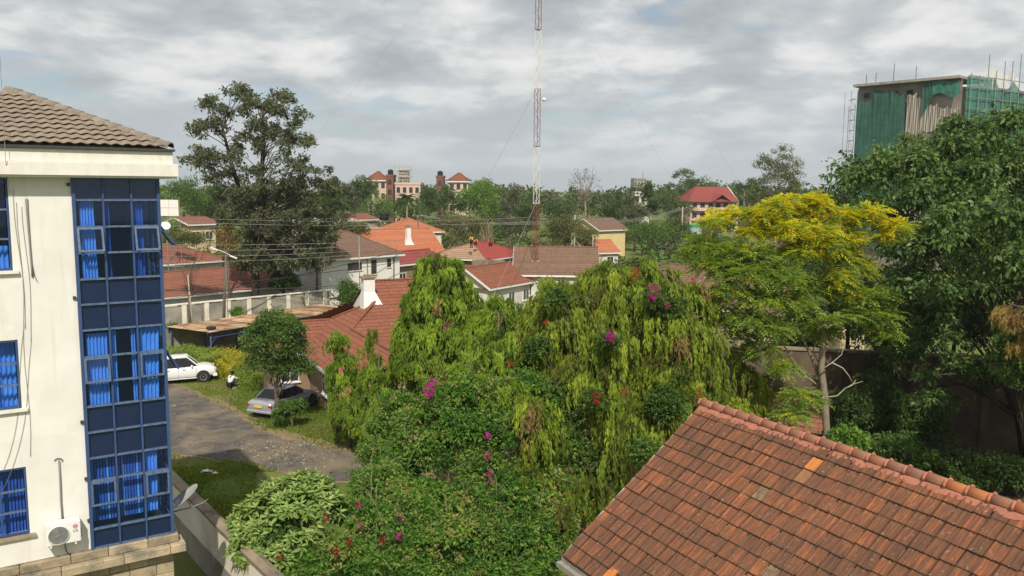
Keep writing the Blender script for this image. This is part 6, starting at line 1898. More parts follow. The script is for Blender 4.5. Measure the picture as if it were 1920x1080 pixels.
# ---------------------------------------------------------------- far skyline
FAR = [
 ('broadleaf_tree', 'rounded green tree left of the tall tree, behind the office roof', 345, 312, 440, 95, 150, 'broad'),
 ('broadleaf_tree', 'dark green tree peeping beside the office eave', 395, 330, 450, 90, 160, 'dark'),
 ('broadleaf_tree', 'green tree low between the hoarding and the tall tree', 330, 395, 480, 110, 120, 'bright'),
 ('broadleaf_tree', 'slim dark tree just right of the tall tree crown', 622, 318, 420, 50, 175, 'dark'),
 ('broadleaf_tree', 'dark conical tree left of the beige apartment block', 648, 336, 420, 48, 180, 'grey'),
 ('broadleaf_tree', 'dark rounded tree in front of the beige apartment block', 680, 324, 385, 62, 215, 'dark'),
 ('broadleaf_tree', 'wide mid green tree below the beige apartment block', 700, 352, 435, 120, 185, 'broad'),
 ('broadleaf_tree', 'low green tree below the pink block', 765, 362, 440, 100, 175, 'broad'),
 ('broadleaf_tree', 'tall dark tree between the pink block and the right pyramid roof', 803, 334, 430, 72, 200, 'dark'),
 ('broadleaf_tree', 'dark tree in front of the right brick tower', 845, 340, 430, 84, 190, 'dark'),
 ('broadleaf_tree', 'very bright green tree right of the right pyramid roof', 903, 332, 420, 92, 178, 'bright'),
 ('broadleaf_tree', 'dark tree crowning over the very bright green tree', 912, 323, 400, 70, 200, 'broad'),
 ('broadleaf_tree', 'tall grey green tree left of the mast', 958, 330, 470, 66, 150, 'grey'),
 ('broadleaf_tree', 'olive spreading tree above the workers on the roof', 866, 398, 462, 112, 122, 'olive'),
 ('broadleaf_tree', 'dark tree just left of the mast on the skyline', 988, 352, 470, 60, 170, 'dark'),
 ('broadleaf_tree', 'dark tree just right of the mast on the skyline', 1050, 340, 470, 84, 185, 'dark'),
 ('broadleaf_tree', 'olive bushy tree right of the mast foot', 1062, 398, 475, 90, 112, 'olive'),
 ('broadleaf_tree', 'dark tree left of the small white far block', 1158, 334, 440, 66, 185, 'dark'),
 ('broadleaf_tree', 'dark slender tree on the skyline right of the grey tower', 1221, 326, 420, 42, 195, 'dark'),
 ('broadleaf_tree', 'dark tree right of the yellow house, low on the skyline', 1192, 368, 440, 62, 165, 'grey'),
 ('broadleaf_tree', 'broad green tree right of the yellow house', 1226, 400, 468, 112, 118, 'broad'),
 ('broadleaf_tree', 'dark green tree behind the broad green tree', 1258, 345, 430, 84, 215, 'dark'),
 ('broadleaf_tree', 'green rounded tree left of the red roofed apartments', 1325, 322, 400, 96, 290, 'broad'),
 ('broadleaf_tree', 'dark tree right of the umbrella crowned tree', 1375, 338, 400, 60, 295, 'dark'),
 ('broadleaf_tree', 'dark tree on the skyline right of the tall pale tree', 1548, 335, 420, 62, 240, 'dark'),
 ('broadleaf_tree', 'dark tree low beside the dark ficus on the skyline', 1590, 345, 420, 60, 190, 'grey'),
 ('broadleaf_tree', 'grey green bush among the orange roofs', 662, 415, 440, 80, 116, 'olive'),
 ('broadleaf_tree', 'round bright bush below the mast, on the red roof side', 981, 452, 478, 28, 112, 'bright'),
 ('broadleaf_tree', 'low olive tree left of the pale pole', 1096, 420, 475, 60, 130, 'olive'),
 ('broadleaf_tree', 'dark low tree below the red roofed apartments', 1262, 405, 460, 60, 140, 'dark'),
 ('broadleaf_tree', 'green tree at the foot of the tall pale tree', 1468, 375, 440, 90, 130, 'broad'),
 ('broadleaf_tree', 'small dark tree in front of the long red roof', 530, 505, 556, 70, 80, 'dark'),
]
for i, (nme, lab, px, pt_, pb_, wpx, Y, pal) in enumerate(FAR):
    near = Y < 135
    tree_px(nme, lab, px, pt_, pb_, wpx, Y, pal, n_cl=110, n_lf=50 if near else 40, leaf=0.24 if near else 0.40 * Y / 190, k=9, shell=0.35, seed=100 + i, limb_n=5)
# continuous wood beyond, read as one mass
WV = []
g_ = np.random.default_rng(77)
for i in range(165):
    px = -100 + 2150 * ((i * 0.618034) % 1.0); Y = g_.uniform(200, 330)
    if 1270 < px < 1425 and Y < 285: Y = 285 + 40 * g_.random()
    if (675 < px < 800 or 810 < px < 890) and Y < 265: Y = 265 + 50 * g_.random()
    tp = 343 + g_.normal() * 4.5 + 5 * math.sin(px * 0.013)
    p = at(px, tp, Y); H = max(6.0, p[2]); W = g_.uniform(4.0, 6.5)
    lob = sub_lobes((p[0], p[1], p[2] - H * 0.42), (W, W, H * 0.42), 4, 0.55, (0.45, 0.6), i)
    pal = ('dark', 'grey', 'broad', 'dark')[i % 4]
    WV.append(clump_leaves(lob, 28, 19, 1.6, 1.2, pal, seed=900 + i, shell=0.4)[0])
v, q, c = merge(WV)
tag(link('distant_wood', np_mesh('distant_wood', v, q, c), M['leaf']), 'dark distant wood along the whole horizon', 'wood', kind='stuff')
WV = []
for i in range(270):                       # garden shrubbery between the houses
    px = g_.uniform(300, 1620) if i < 225 else g_.uniform(-700, 290); Y = g_.uniform(100, 215)
    p = gz(px, 352 + FPX * CAM_H / Y, 0)
    H = g_.uniform(2.6, 5.4); W = g_.uniform(2.0, 4.0)
    if 540 < px < 1200 and Y < 150: H *= 0.5
    lob = sub_lobes((p[0], p[1], H * 0.55), (W, W, H * 0.55), 3, 0.5, (0.5, 0.6), i)
    WV.append(clump_leaves(lob, 20, 17, 0.9, 0.68, ('broad', 'olive', 'dark', 'grey')[i % 4], seed=1300 + i)[0])
v, q, c = merge(WV)
tag(link('garden_shrubbery', np_mesh('garden_shrubbery', v, q, c), M['leaf']), 'mixed garden shrubbery filling the gaps between the far roofs', 'shrubbery', kind='stuff')

# palms
def palm(px, py_top, Y, label, h_px, fr=2.0, nf=22, seed=0):
    p = at(px, py_top, Y); g2 = np.random.default_rng(seed)
    T = root('palm_tree', (p[0], p[1], 0), label, 'palm', 0, 'palms on the skyline')
    MB().tube([(0, 0, 0), (0.1, 0, p[2] * 0.5), (0, 0, p[2] - fr * 0.4)], [0.25, 0.2, 0.18], 8).build('trunk', M['bark_pale'], T, smooth=True)
    P_, D_, N_, L_, C_ = [], [], [], [], []
    for i in range(nf):
        a = g2.uniform(0, 2 * math.pi); el = g2.uniform(-0.5, 1.1)
        d = np.array([math.cos(a) * math.cos(el), math.sin(a) * math.cos(el), math.sin(el)])
        for k in range(14):
            t = (k + 1) / 14
            pos = np.array([0, 0, p[2] - fr * 0.4]) + d * fr * t; pos[2] -= 0.5 * fr * t * t
            for s in (-1, 1):
                sd = np.cross(d, (0, 0, 1)) * s
                P_.append(pos); D_.append(sd * 0.8 + d * 0.5 + np.array([0, 0, -0.4])); N_.append(g2.normal(size=3)); L_.append(fr * 0.3); C_.append(0.3 + 0.3 * g2.random())
    v, q, c = leaf_quads(np.array(P_), np.array(D_), np.array(N_), np.array(L_), np.array(L_) * 0.22, palette(np.array(C_), PAL['dark']))
    link('fronds', np_mesh('fronds', v, q, c), M['leaf'], T)
palm(762, 362, 165, 'palm with hanging dead skirt below the pink block', 45, 2.4, 30, 1)
palm(640, 366, 160, 'right palm of the pair right of the tall tree', 40, 2.6, 24, 2)
palm(630, 368, 158, 'left palm of the pair right of the tall tree', 40, 2.4, 24, 3)
palm(1396, 345, 240, 'small palm behind the red roofed apartments', 20, 2.2, 20, 4)

# umbrella crowned tree and bare tree on the skyline
p = at(1284, 318, 260)
lob = [(np.array([dx, 0, p[2] + dz]), np.array([rx, rx, rz_])) for dx, dz, rx, rz_ in ((0, -1.4, 3.6, 1.6), (-3.4, -5.5, 2.8, 1.4), (2.8, -4.2, 2.6, 1.3), (0.5, -7.5, 3.2, 1.6))]
make_tree('umbrella_tree', 'umbrella crowned tree with layered dark tufts on the skyline', (p[0], p[1], 0), lob, 90, 50, 0.9, 0.4, 'dark', 0.35, 'bark_pale', 8, fork_z=p[2] - 9, seed=41)
def bare_tree(px, py_top, Y, label, W, seed, leaves=True):
    p = at(px, py_top, Y); g2 = np.random.default_rng(seed)
    T = root('bare_tree', (p[0], p[1], 0), label, 'tree')
    b = MB(); b.tube([(0, 0, 0), (0.2, 0, p[2] * 0.4), (0, 0, p[2] * 0.62)], [0.3, 0.22, 0.16], 8); b.build('trunk', M['twig_dry'], T, smooth=True)
    b = MB(); tips = []
    for i in range(34):
        a = g2.uniform(0, 2 * math.pi); r_ = W * g2.uniform(0.2, 1.0); z = p[2] * g2.uniform(0.62, 1.0)
        tips.append((r_ * math.cos(a), r_ * math.sin(a), z))
    limbs(b, None, (0, 0, p[2] * 0.55), tips, 0.07, 0.02, seed)
    b.build('limbs', M['twig_dry'], T)
    if leaves:
        (v, q, c), _ = clump_leaves([(np.array([0, 0, p[2] * 0.72]), np.array([W, W, p[2] * 0.25]))], 60, 14, 0.7, 0.25, 'grey', seed=seed)
        link('crown', np_mesh('crown', v, q, c), M['leaf'], T)
bare_tree(1098, 308, 180, 'nearly leafless twiggy tree right of the mast', 3.8, 51)
bare_tree(912, 418, 116, 'dry twiggy tree standing before the workers on the roof', 1.8, 52, False)

# tall pale tree right of centre
p = at(1463, 268, 118)
lob = [(np.array([dx, dy, p[2] + dz]), np.array([rx, rx, rz_])) for dx, dy, dz, rx, rz_ in ((0.6, 0, -1.5, 1.5, 1.5), (-1.6, 0, -3.0, 1.8, 1.5), (1.8, 0.5, -3.6, 1.9, 1.8), (0, -0.5, -5.4, 2.6, 2.0), (-2.8, 0, -6.0, 1.9, 1.5), (3.0, 0, -6.4, 1.8, 1.6), (-3.6, 0, -8.2, 1.3, 1.2), (0.5, 0, -8.2, 3.0, 1.8), (2.6, 0, -9.2, 2.2, 1.6))]
make_tree('pale_tree', 'tall loose grey green tree right of the red roofed apartments', (p[0], p[1], 0), lob, 210, 70, 0.62, 0.22, 'olive', 0.32, 'bark_pale', 22, fork_z=p[2] - 9, seed=42)

# ---------------------------------------------------------------- tall dark tree on the left
Yt = 78.0
pb_ = at(478, 556, Yt)
def rel(px, py, dy=0.0): q = at(px, py, Yt + dy); return np.array([q[0] - pb_[0], q[1] - pb_[1], q[2]])
env = [(163, 462, 492), (180, 392, 530), (205, 378, 558), (235, 364, 572), (265, 358, 592), (295, 345, 606), (320, 372, 618), (355, 392, 632), (395, 402, 640), (440, 412, 640), (480, 430, 636), (505, 450, 620)]
g_ = np.random.default_rng(612)
lob = []
while len(lob) < 330:
    py = g_.uniform(165, 505); l_, r_ = np.interp(py, [e_[0] for e_ in env], [e_[1] for e_ in env]), np.interp(py, [e_[0] for e_ in env], [e_[2] for e_ in env])
    px = g_.uniform(l_, r_)
    if py < 310 and math.sin(px * 0.08 + py * 0.04) * math.sin(py * 0.075 - px * 0.03) < -0.35: continue
    if py > 380 and px < 440 and g_.random() < 0.5: continue
    hw = (r_ - l_) / 2 * Yt / FPX; u_ = (px - (l_ + r_) / 2) / max(1, (r_ - l_) / 2)
    dy = g_.uniform(-1, 1) * hw * 0.7 * math.sqrt(max(0.05, 1 - u_ * u_))
    s_ = g_.uniform(0.45, 0.95)
    lob.append((rel(px, py, dy), np.array([s_, s_, s_ * g_.uniform(0.6, 1.0)])))
T = make_tree('tall_tree', 'tallest dark airy tree behind the grey block wall', (pb_[0], pb_[1], 0), lob, 3000, 22, 0.35, 0.25, 'grey', 0.36, 'bark_dark', 150, seed=61, cvar=0.8, lvar=0.16, shell=0.1, limb_r=0.2, flat=0.9, sprig=5, trunk_pts=[(0, 0, 0), (0.1, 0, 4), (-0.1, 0.2, 7.5), (-0.9, 0.1, 11), (-1.8, 0, 14.5), (-2.6, 0, 18)], fork2=[(-0.05, 0.2, 7.0), (0.6, 0, 10.5), (1.0, 0, 14), (1.3, 0, 17.5), (1.2, 0, 20)])
# second stem beside it with olive foliage, and small pole-like tree
pb2 = at(575, 548, 79)
tree_px('slim_tree', 'slim olive tree standing between the tall tree and the white house', 590, 395, 500, 80, 81, 'olive', 130, 44, 0.2, 8, 0.55, seed=63, trunk_r=0.14, group=None, fork_z=6.0, limb_n=14)
tree_px('dry_vine_tree', 'sparse brownish tree draped left of the tall trunk', 425, 400, 500, 44, 76, 'dry', 46, 30, 0.2, 5, 0.4, seed=64, trunk_r=0.1, group=None)
tree_px('feathery_tree', 'light feathery tree before the red roofs beside the office bay', 350, 425, 475, 90, 70, 'olive', 90, 46, 0.16, 7, 0.45, seed=65, trunk_r=0.12, group=None, fork_z=3.5, limb_n=14)
# round tree by the chimney, small shrubs at the wall
tree_px('round_tree', 'compact round green tree left of the white chimney', 646, 508, 585, 54, 76, 'broad', 150, 60, 0.16, 7, 0.36, seed=66, trunk_r=0.1, group=None)
tree_px('bright_shrub', 'small bright green shrub at the grey wall above the carport', 441, 570, 600, 24, 66, 'bright', 40, 40, 0.14, 4, 0.22, seed=67, trunk_r=0.05, group=None, cat='shrub')
tree_px('corner_shrub', 'leafy green shrub between the office bay and the carport', 322, 596, 660, 34, 62, 'broad', 60, 46, 0.16, 5, 0.3, seed=68, trunk_r=0.07, group=None, cat='shrub')

# ---------------------------------------------------------------- hedge
def hedge(label, pts, h, w_, pal, seed, nl=14000, wild=0.06):
    pts = [np.array(p[:2]) for p in pts]; g2 = np.random.default_rng(seed)
    base = pts[0]
    seg = [np.linalg.norm(pts[i + 1] - pts[i]) for i in range(len(pts) - 1)]; tot = sum(seg)
    P_ = []; N_ = []
    while len(P_) < nl:
        s = g2.uniform(0, tot); i = 0
        while s > seg[i]: s -= seg[i]; i += 1
        d = (pts[i + 1] - pts[i]) / seg[i]; n_ = np.array([d[1], -d[0]])
        c = pts[i] + d * s
        f = g2.random()
        hh = h * (1 + 0.08 * math.sin(s * 2 + i)); ww = w_ / 2 * (1 + 0.12 * math.sin(s * 3.1))
        if f < 0.45: o, z, nv = g2.uniform(-ww, ww), hh, (0, 0, 1)
        elif f < 0.85: o, z, nv = ww, g2.uniform(0.05, hh), (n_[0], n_[1], 0.2)
        else: o, z, nv = -ww, g2.uniform(0.05, hh), (-n_[0], -n_[1], 0.2)
        if g2.random() < 0.4: o *= g2.random(); z *= g2.uniform(0.3, 1.0)
        r_ = abs(g2.normal()) * wild * 1.5
        q = c + n_ * o
        P_.append((q[0] + nv[0] * r_ - base[0] + g2.normal() * .03, q[1] + nv[1] * r_ - base[1] + g2.normal() * .03, z + nv[2] * r_ - abs(g2.normal()) * 0.05)); N_.append(nv)
    P_ = np.array(P_); N_ = np.array(N_)
    D = N_ * 0.6 + g2.normal(size=P_.shape) * 0.7
    lump = 0.5 + 0.25 * np.sin(P_[:, 0] * 3.0 + P_[:, 1] * 2.0) * np.sin(P_[:, 2] * 4)
    C = palette(np.clip(lump + g2.normal(size=len(P_)) * 0.2, 0, 1), PAL[pal])
    T = root('hedge', (base[0], base[1], 0), label, 'hedge')
    v, q, c = leaf_quads(P_, D, N_ + g2.normal(size=P_.shape) * 0.5, 0.10 * g2.uniform(0.7, 1.4, len(P_)), 0.055, C)
    link('leaves', np_mesh('leaves', v, q, c), M['leaf'], T)
    # woody stems inside
    for i in range(len(pts) - 1):
        for k in range(6):
            p = pts[i] + (pts[i + 1] - pts[i]) * (k + 0.5) / 6 - base
            MB().tube([(p[0], p[1], 0), (p[0] + 0.1, p[1], h * 0.5), (p[0] - 0.1, p[1] + 0.1, h * 0.85)], [0.03, 0.022, 0.01], 5).build('stem', M['bark'], T)
hedge('trimmed pale green hedge between the carport and the white car', [gz(270, 690, 0), gz(330, 692, 0), gz(385, 695, 0), gz(412, 706, 0)], 1.35, 2.2, 'hedge', 70, 20000)
hedge('yellow leaved hedge between the squatting person and the silver car', [gz(412, 694, 0), gz(440, 702, 0), gz(464, 716, 0)], 1.15, 1.6, 'hedge_y', 71, 12000, 0.12)
hedge('loose green yellow hedge end behind the silver car', [gz(468, 712, 0), gz(480, 722, 0), gz(494, 734, 0)], 1.0, 1.3, 'hedge', 72, 9000, 0.16)

# ---------------------------------------------------------------- small tree over the silver car
pb3 = gz(520, 795, 0)
Y3 = pb3[1]
def rel3(px, py, dy=0): q = at(px, py, Y3 + dy); return np.array([q[0] - pb3[0], q[1] - pb3[1], q[2]])
lob = [(rel3(px, py, dy), np.array([w_, w_ * 1.1, h_]) * Y3 / FPX) for px, py, w_, h_, dy in ((515, 598, 28, 22, 0), (495, 620, 32, 22, .3), (540, 620, 32, 22, -.3), (520, 645, 52, 26, 0), (478, 650, 24, 18, 0), (560, 655, 24, 22, 0), (500, 680, 40, 22, 0), (545, 688, 40, 20, 0), (580, 690, 12, 12, 0), (470, 632, 16, 8, 0))]
make_tree('small_tree', 'small bushy tree with clear trunk standing over the silver car', pb3, lob, 420, 60, 0.34, 0.14, 'broad', 0.13, 'bark', 26, fork_z=2.2, seed=73, cvar=0.7, asp=0.42, trunk_pts=[(0, 0, 0), (0.03, 0, 0.9), (0.0, 0, 1.5), (-0.05, 0.1, 2.2)])
pb4 = gz(549, 803, 0)
lob = [(np.array([-0.25, 0, 1.0]), np.array([0.75, 0.6, 0.45])), (np.array([0.2, 0, 1.15]), np.array([0.5, 0.5, 0.4])), (np.array([-0.6, 0, 0.7]), np.array([0.4, 0.4, 0.35]))]
make_tree('sapling', 'low spreading sapling in front of the silver car', pb4, lob, 90, 40, 0.2, 0.14, 'broad', 0.03, 'bark_pale', 10, fork_z=0.7, seed=74, cat='shrub', asp=0.4)

# ---------------------------------------------------------------- near trees
def lobes_px(lst, base, flat_depth=1.0, split=0, seed=9):
    """crown lobes from surveyed outlines; split > 0 breaks each lobe into smaller bumps"""
    if split:
        out = []
        for i, (c, r) in enumerate(lobes_px(lst, base, flat_depth)):
            out += [(c, r * 0.66)] + sub_lobes(c, r * 0.86, split, 0.72, (0.28, 0.46), seed + i)[1:]
        return out
    out = []
    for (px, py, w_, h_, Y) in lst:
        q = at(px, py, Y); k_ = Y / FPX
        out.append((np.array([q[0] - base[0], q[1] - base[1], q[2] - base[2]]), np.array([w_ * k_, max(0.45, w_ * k_ * flat_depth), h_ * k_])))
    return out
def shell_points(lobes, n, g_, shell=0.7, up_bias=0.25):
    vol = np.array([np.prod(r) ** (2 / 3) for _, r in lobes]); pick = g_.choice(len(lobes), n, p=vol / vol.sum())
    C0_ = np.array([lobes[i][0] for i in pick]); R0 = np.array([lobes[i][1] for i in pick])
    d = g_.normal(size=(n, 3)); d[:, 2] += up_bias; d = unit(d)
    rad = shell + (1 - shell) * g_.random(n) ** 0.7
    return C0_ + d * R0 * rad[:, None], d
def tassels(lobes, n, m, ln, wd, leaf, pal, seed, out=0.30, tbias=0.0, shell=0.6, asp=0.30, tip_up=0.0, kt=9):
    """branches that arch outwards, each hung with a curtain of drooping strands"""
    g_ = np.random.default_rng(seed)
    nb = max(4, n // kt); n = nb * kt
    A, d = shell_points(lobes, nb, g_, shell)
    h = d.copy(); h[:, 2] = 0; h = unit(h + g_.normal(size=h.shape) * 0.45 * np.array([1, 1, 0]))
    sd = np.stack([-h[:, 1], h[:, 0], np.zeros(nb)], axis=1)
    bl = (0.55 + out) * ln * g_.uniform(0.6, 1.25, nb)
    bt = np.clip(0.55 + tbias + g_.normal(size=nb) * 0.20, 0, 1)
    bi = np.repeat(np.arange(nb), kt); s = np.tile(np.linspace(0.05, 1.0, kt), nb) + g_.normal(size=n) * 0.04
    B = A[bi] + h[bi] * (bl[bi] * (s - 0.55))[:, None] + sd[bi] * (g_.normal(size=n) * wd * 0.9)[:, None]
    B[:, 2] += bl[bi] * (0.30 * s - 0.42 * s * s) + tip_up * ln * s
    l_ = ln * g_.uniform(0.45, 1.15, n) * np.where(g_.random(n) < 0.12, 1.5, 1.0)
    ti = np.repeat(np.arange(n), m); N_ = n * m
    t = g_.random(N_)
    P = B[ti] + h[bi][ti] * (0.16 * l_[ti] * np.sin(t * 2.2))[:, None]
    P[:, 2] -= l_[ti] * t
    P += g_.normal(size=P.shape) * (wd * 0.30 * (1 - 0.6 * t))[:, None] * np.array([1, 1, 0.5])
    D = np.zeros((N_, 3)); D[:, 2] = -1.0; D += h[bi][ti] * (0.45 * (1 - t))[:, None] + g_.normal(size=D.shape) * 0.20
    Nn = d[bi][ti] + g_.normal(size=D.shape) * 0.8
    L_ = leaf * g_.uniform(0.8, 1.5, N_)
    tt = np.clip(bt[bi][ti] + g_.normal(size=n)[ti] * 0.10 + g_.normal(size=N_) * 0.08, 0, 1)
    return leaf_quads(P, D, Nn, L_, L_ * asp, palette(tt, PAL[pal]), 0.0)
def weeping_tree(name, label, base, lst, n, m, ln, wd, leaf, pal, seed, trunk_r, cat='tree', group=None, dry=0.08, inner=None, limb_n=16, **kw):
    dry = dry * 0.6
    T = root(name, base, label, cat, 0, group)
    lob = lobes_px(lst, base)
    parts = [tassels(lob, n, m, ln, wd, leaf, pal, seed, **kw)]
    if dry: parts.append(tassels([(c, r * 0.95) for c, r in lob], int(n * dry), m, ln * 1.1, wd, leaf, 'dry', seed + 1, shell=0.4))
    if inner: parts.append(clump_leaves([(c, r * 0.8) for c, r in lob], inner, 36, 0.35, 0.11, 'dark', seed=seed + 2)[0])
    v, q, c = merge(parts)
    link('crown', np_mesh('crown', v, q, c), M['leaf_soft'], T)
    ztop = max(c_[2] + r[2] for c_, r in lob); zc = np.mean([c_[2] for c_, r in lob])
    b = MB(); b.tube([(0, 0, 0), (0.05, 0, zc * 0.5), (-0.04, 0.05, zc), (0, 0, ztop * 0.92)], [trunk_r * 1.2, trunk_r, trunk_r * 0.7, trunk_r * 0.2], 9); b.build('trunk', M['bark'], T, smooth=True)
    b = MB(); g_ = np.random.default_rng(seed + 5); A, _ = shell_points(lob, limb_n, g_, 0.6)
    for a in A:
        z0 = max(0.4, a[2] - 0.35 * math.hypot(a[0], a[1]) - 0.3)
        p0 = np.array([0, 0, min(z0, ztop * 0.85)])
        mid = (p0 + a) / 2 + np.array([0, 0, 0.25])
        b.tube([p0, mid, a], [trunk_r * 0.35, trunk_r * 0.22, 0.02], 5)
    b.build('limbs', M['bark'], T, smooth=True)
    return T
# big weeping pair right of centre
b1 = np.array([*at(1120, 700, 32)[:2], 0.0])
weeping_tree('weeping_conifer', 'broad weeping yellow green conifer, largest in the centre', b1,
    [(1150, 515, 52, 30, 32), (1180, 545, 62, 40, 31.5), (1105, 540, 50, 36, 32), (1050, 560, 48, 34, 32), (1010, 595, 34, 34, 32), (1075, 610, 66, 50, 31), (1150, 620, 70, 56, 30.5), (1095, 690, 56, 46, 30), (1160, 710, 60, 52, 29.5), (1040, 660, 40, 44, 31), (1125, 780, 52, 44, 29), (1180, 800, 46, 40, 28.5), (1150, 860, 40, 36, 28), (1110, 900, 34, 34, 27.5), (1030, 540, 30, 26, 32.5), (1000, 770, 36, 40, 27.4), (1015, 840, 40, 44, 26.8), (985, 895, 26, 34, 26.3), (1062, 945, 30, 40, 26)],
    3100, 26, 1.0, 0.13, 0.19, 'weep', 201, 0.22, limb_n=26, inner=120)
b2 = np.array([*at(1270, 700, 31)[:2], 0.0])
weeping_tree('weeping_conifer', 'weeping yellow green conifer beside the tiled ridge', b2,
    [(1225, 505, 40, 26, 32), (1255, 545, 48, 36, 31.5), (1300, 560, 30, 34, 32), (1240, 610, 56, 50, 30.5), (1300, 630, 44, 50, 31), (1325, 690, 36, 46, 30.5), (1255, 700, 56, 52, 29.5), (1230, 780, 46, 42, 28.5), (1295, 760, 44, 40, 29), (1350, 745, 36, 36, 30)],
    1800, 26, 1.0, 0.13, 0.19, 'weep', 202, 0.2, limb_n=20, inner=90)
b3 = np.array([*at(1405, 740, 33)[:2], 0.0])
weeping_tree('weeping_conifer', 'small weeping conifer left of the pale trunk, behind the ridge', b3,
    [(1385, 700, 28, 30, 33), (1415, 730, 30, 30, 33), (1395, 770, 40, 30, 32.5), (1430, 775, 22, 24, 33)], 300, 44, 0.85, 0.12, 0.14, 'weep', 203, 0.09, limb_n=8)
# rounded conifer and its neighbour
b4 = np.array([*at(825, 640, 36)[:2], 0.0])
weeping_tree('round_conifer', 'dense round topped bright green conifer before the red bungalow', b4,
    [(826, 505, 40, 34, 36), (830, 540, 56, 40, 36), (800, 570, 48, 44, 35.5), (862, 575, 40, 44, 36), (775, 615, 36, 40, 35.5), (830, 620, 58, 48, 35), (880, 635, 38, 40, 35), (760, 660, 24, 34, 35), (800, 680, 48, 40, 34.5)],
    2700, 26, 0.62, 0.13, 0.17, 'conifer', 204, 0.2, limb_n=18, inner=130, out=0.55, dry=0.05, tip_up=0.15)
b5 = np.array([*at(935, 640, 32)[:2], 0.0])
weeping_tree('drooping_conifer', 'drooping conifer between the round conifer and the broad weeping one', b5,
    [(935, 575, 34, 24, 33), (905, 610, 36, 34, 32.5), (950, 620, 44, 38, 32), (925, 665, 48, 38, 31.5), (965, 675, 36, 36, 31.5), (880, 690, 36, 36, 31), (905, 725, 36, 34, 29), (850, 705, 30, 30, 29.5), (960, 740, 34, 34, 28.8)],
    1400, 28, 0.8, 0.12, 0.18, 'conifer', 205, 0.15, limb_n=14, inner=60, out=0.4, dry=0.15)
b6 = np.array([*at(655, 760, 38.5)[:2], 0.0])
weeping_tree('slender_conifer', 'slender leaning conifer by the bungalow window', b6,
    [(632, 640, 15, 26, 38.5), (640, 685, 24, 32, 38.5), (655, 730, 32, 34, 38.3), (668, 770, 38, 30, 38), (650, 760, 26, 30, 37.8)], 1000, 30, 0.6, 0.12, 0.15, 'conifer', 206, 0.09, limb_n=8, out=0.45, dry=0.2)
b7 = np.array([*at(712, 760, 37.5)[:2], 0.0])
weeping_tree('slender_conifer', 'thin upright conifer in front of the bungalow roof', b7,
    [(698, 640, 12, 26, 37.5), (706, 690, 22, 30, 37.5), (724, 735, 36, 32, 37.2), (704, 780, 44, 28, 37), (748, 700, 28, 34, 37), (745, 770, 36, 30, 36.5)], 1050, 30, 0.6, 0.12, 0.15, 'conifer', 207, 0.09, limb_n=8, out=0.45, dry=0.2)

# ---------------------------------------------------------------- bougainvillea thickets
def flower(parent, base, px, py, Y, r_px, col, n, seed, lab):
    g2 = np.random.default_rng(seed)
    q = at(px, py, Y) - base; r_ = r_px * Y / FPX
    o = unit(g2.normal(size=(n, 3))) * (g2.random(n) ** 0.4)[:, None] * r_ * np.array([0.8, 0.8, 1.1])
    C = np.array(col) * g2.uniform(0.7, 1.3, (n, 1))
    v, qd, c = leaf_quads(q + o, unit(o) + g2.normal(size=(n, 3)) * 0.5, g2.normal(size=(n, 3)), 0.07, 0.055, C)
    f = link('flower_cluster', np_mesh('flower_cluster', v, qd, c), M['leaf_soft'], parent)
    f['label'] = lab
def thicket(name, label, lst, n_cl, n_lf, leaf, pal, seed, shoots=18, **kw):
    c0 = np.mean([at(*l[:2], l[4]) for l in lst], axis=0); base = np.array([c0[0], c0[1], 0.0])
    lob = lobes_px(lst, base, 1.0, 7, seed)
    T = make_tree(name, label, base, lob, int(n_cl * 1.35), int(n_lf * 0.6), 0.21, leaf, pal, 0.09, 'bark', 20, seed=seed, cat='shrub', fork_z=0.8, cvar=0.6, lvar=0.30, asp=0.6, shell=0.7, lm='leaf_soft', flat=0.85, up=0.2, sprig=6, **kw)
    body = lobes_px(lst, base)
    v, q, c = clump_leaves([(c_, r_ * 0.92) for c_, r_ in body], int(n_cl * 0.55), 28, 0.30, leaf * 1.2, pal, seed=seed + 50, shell=0.55, lvar=0.15, asp=0.6)[0]
    link('inner_leaves', np_mesh('inner_leaves', v, q, c), M['leaf_soft'], T)
    g2 = np.random.default_rng(seed)
    A, d = shell_points(lob, shoots, g2, 0.95, 0.6)
    parts = []
    for a, dd_ in zip(A, d):
        b = MB()
        tip = a + dd_ * g2.uniform(0.5, 1.5) + np.array([0, 0, 0.35]); mid = (a + tip) / 2 + np.array([0, 0, 0.15])
        b.tube([a, mid, tip - np.array([0, 0, 0.15])], [0.012, 0.009, 0.005], 4)
        b.build('shoot', M['twig_dry'], T)
        k = 40; t = g2.random(k)[:, None]
        P = a * (1 - t) ** 2 + 2 * mid * t * (1 - t) + (tip - np.array([0, 0, .15])) * t ** 2
        parts.append(leaf_quads(P, g2.normal(size=(k, 3)), g2.normal(size=(k, 3)), 0.09, 0.055, palette(g2.random(k), PAL[pal])))
    v, q, c = merge(parts)
    link('shoot_leaves', np_mesh('shoot_leaves', v, q, c), M['leaf_soft'], T)
    return T, base
MAG, PNK, RED, ORG = (0.52, 0.012, 0.36), (0.42, 0.05, 0.22), (0.34, 0.035, 0.045), (0.42, 0.085, 0.04)
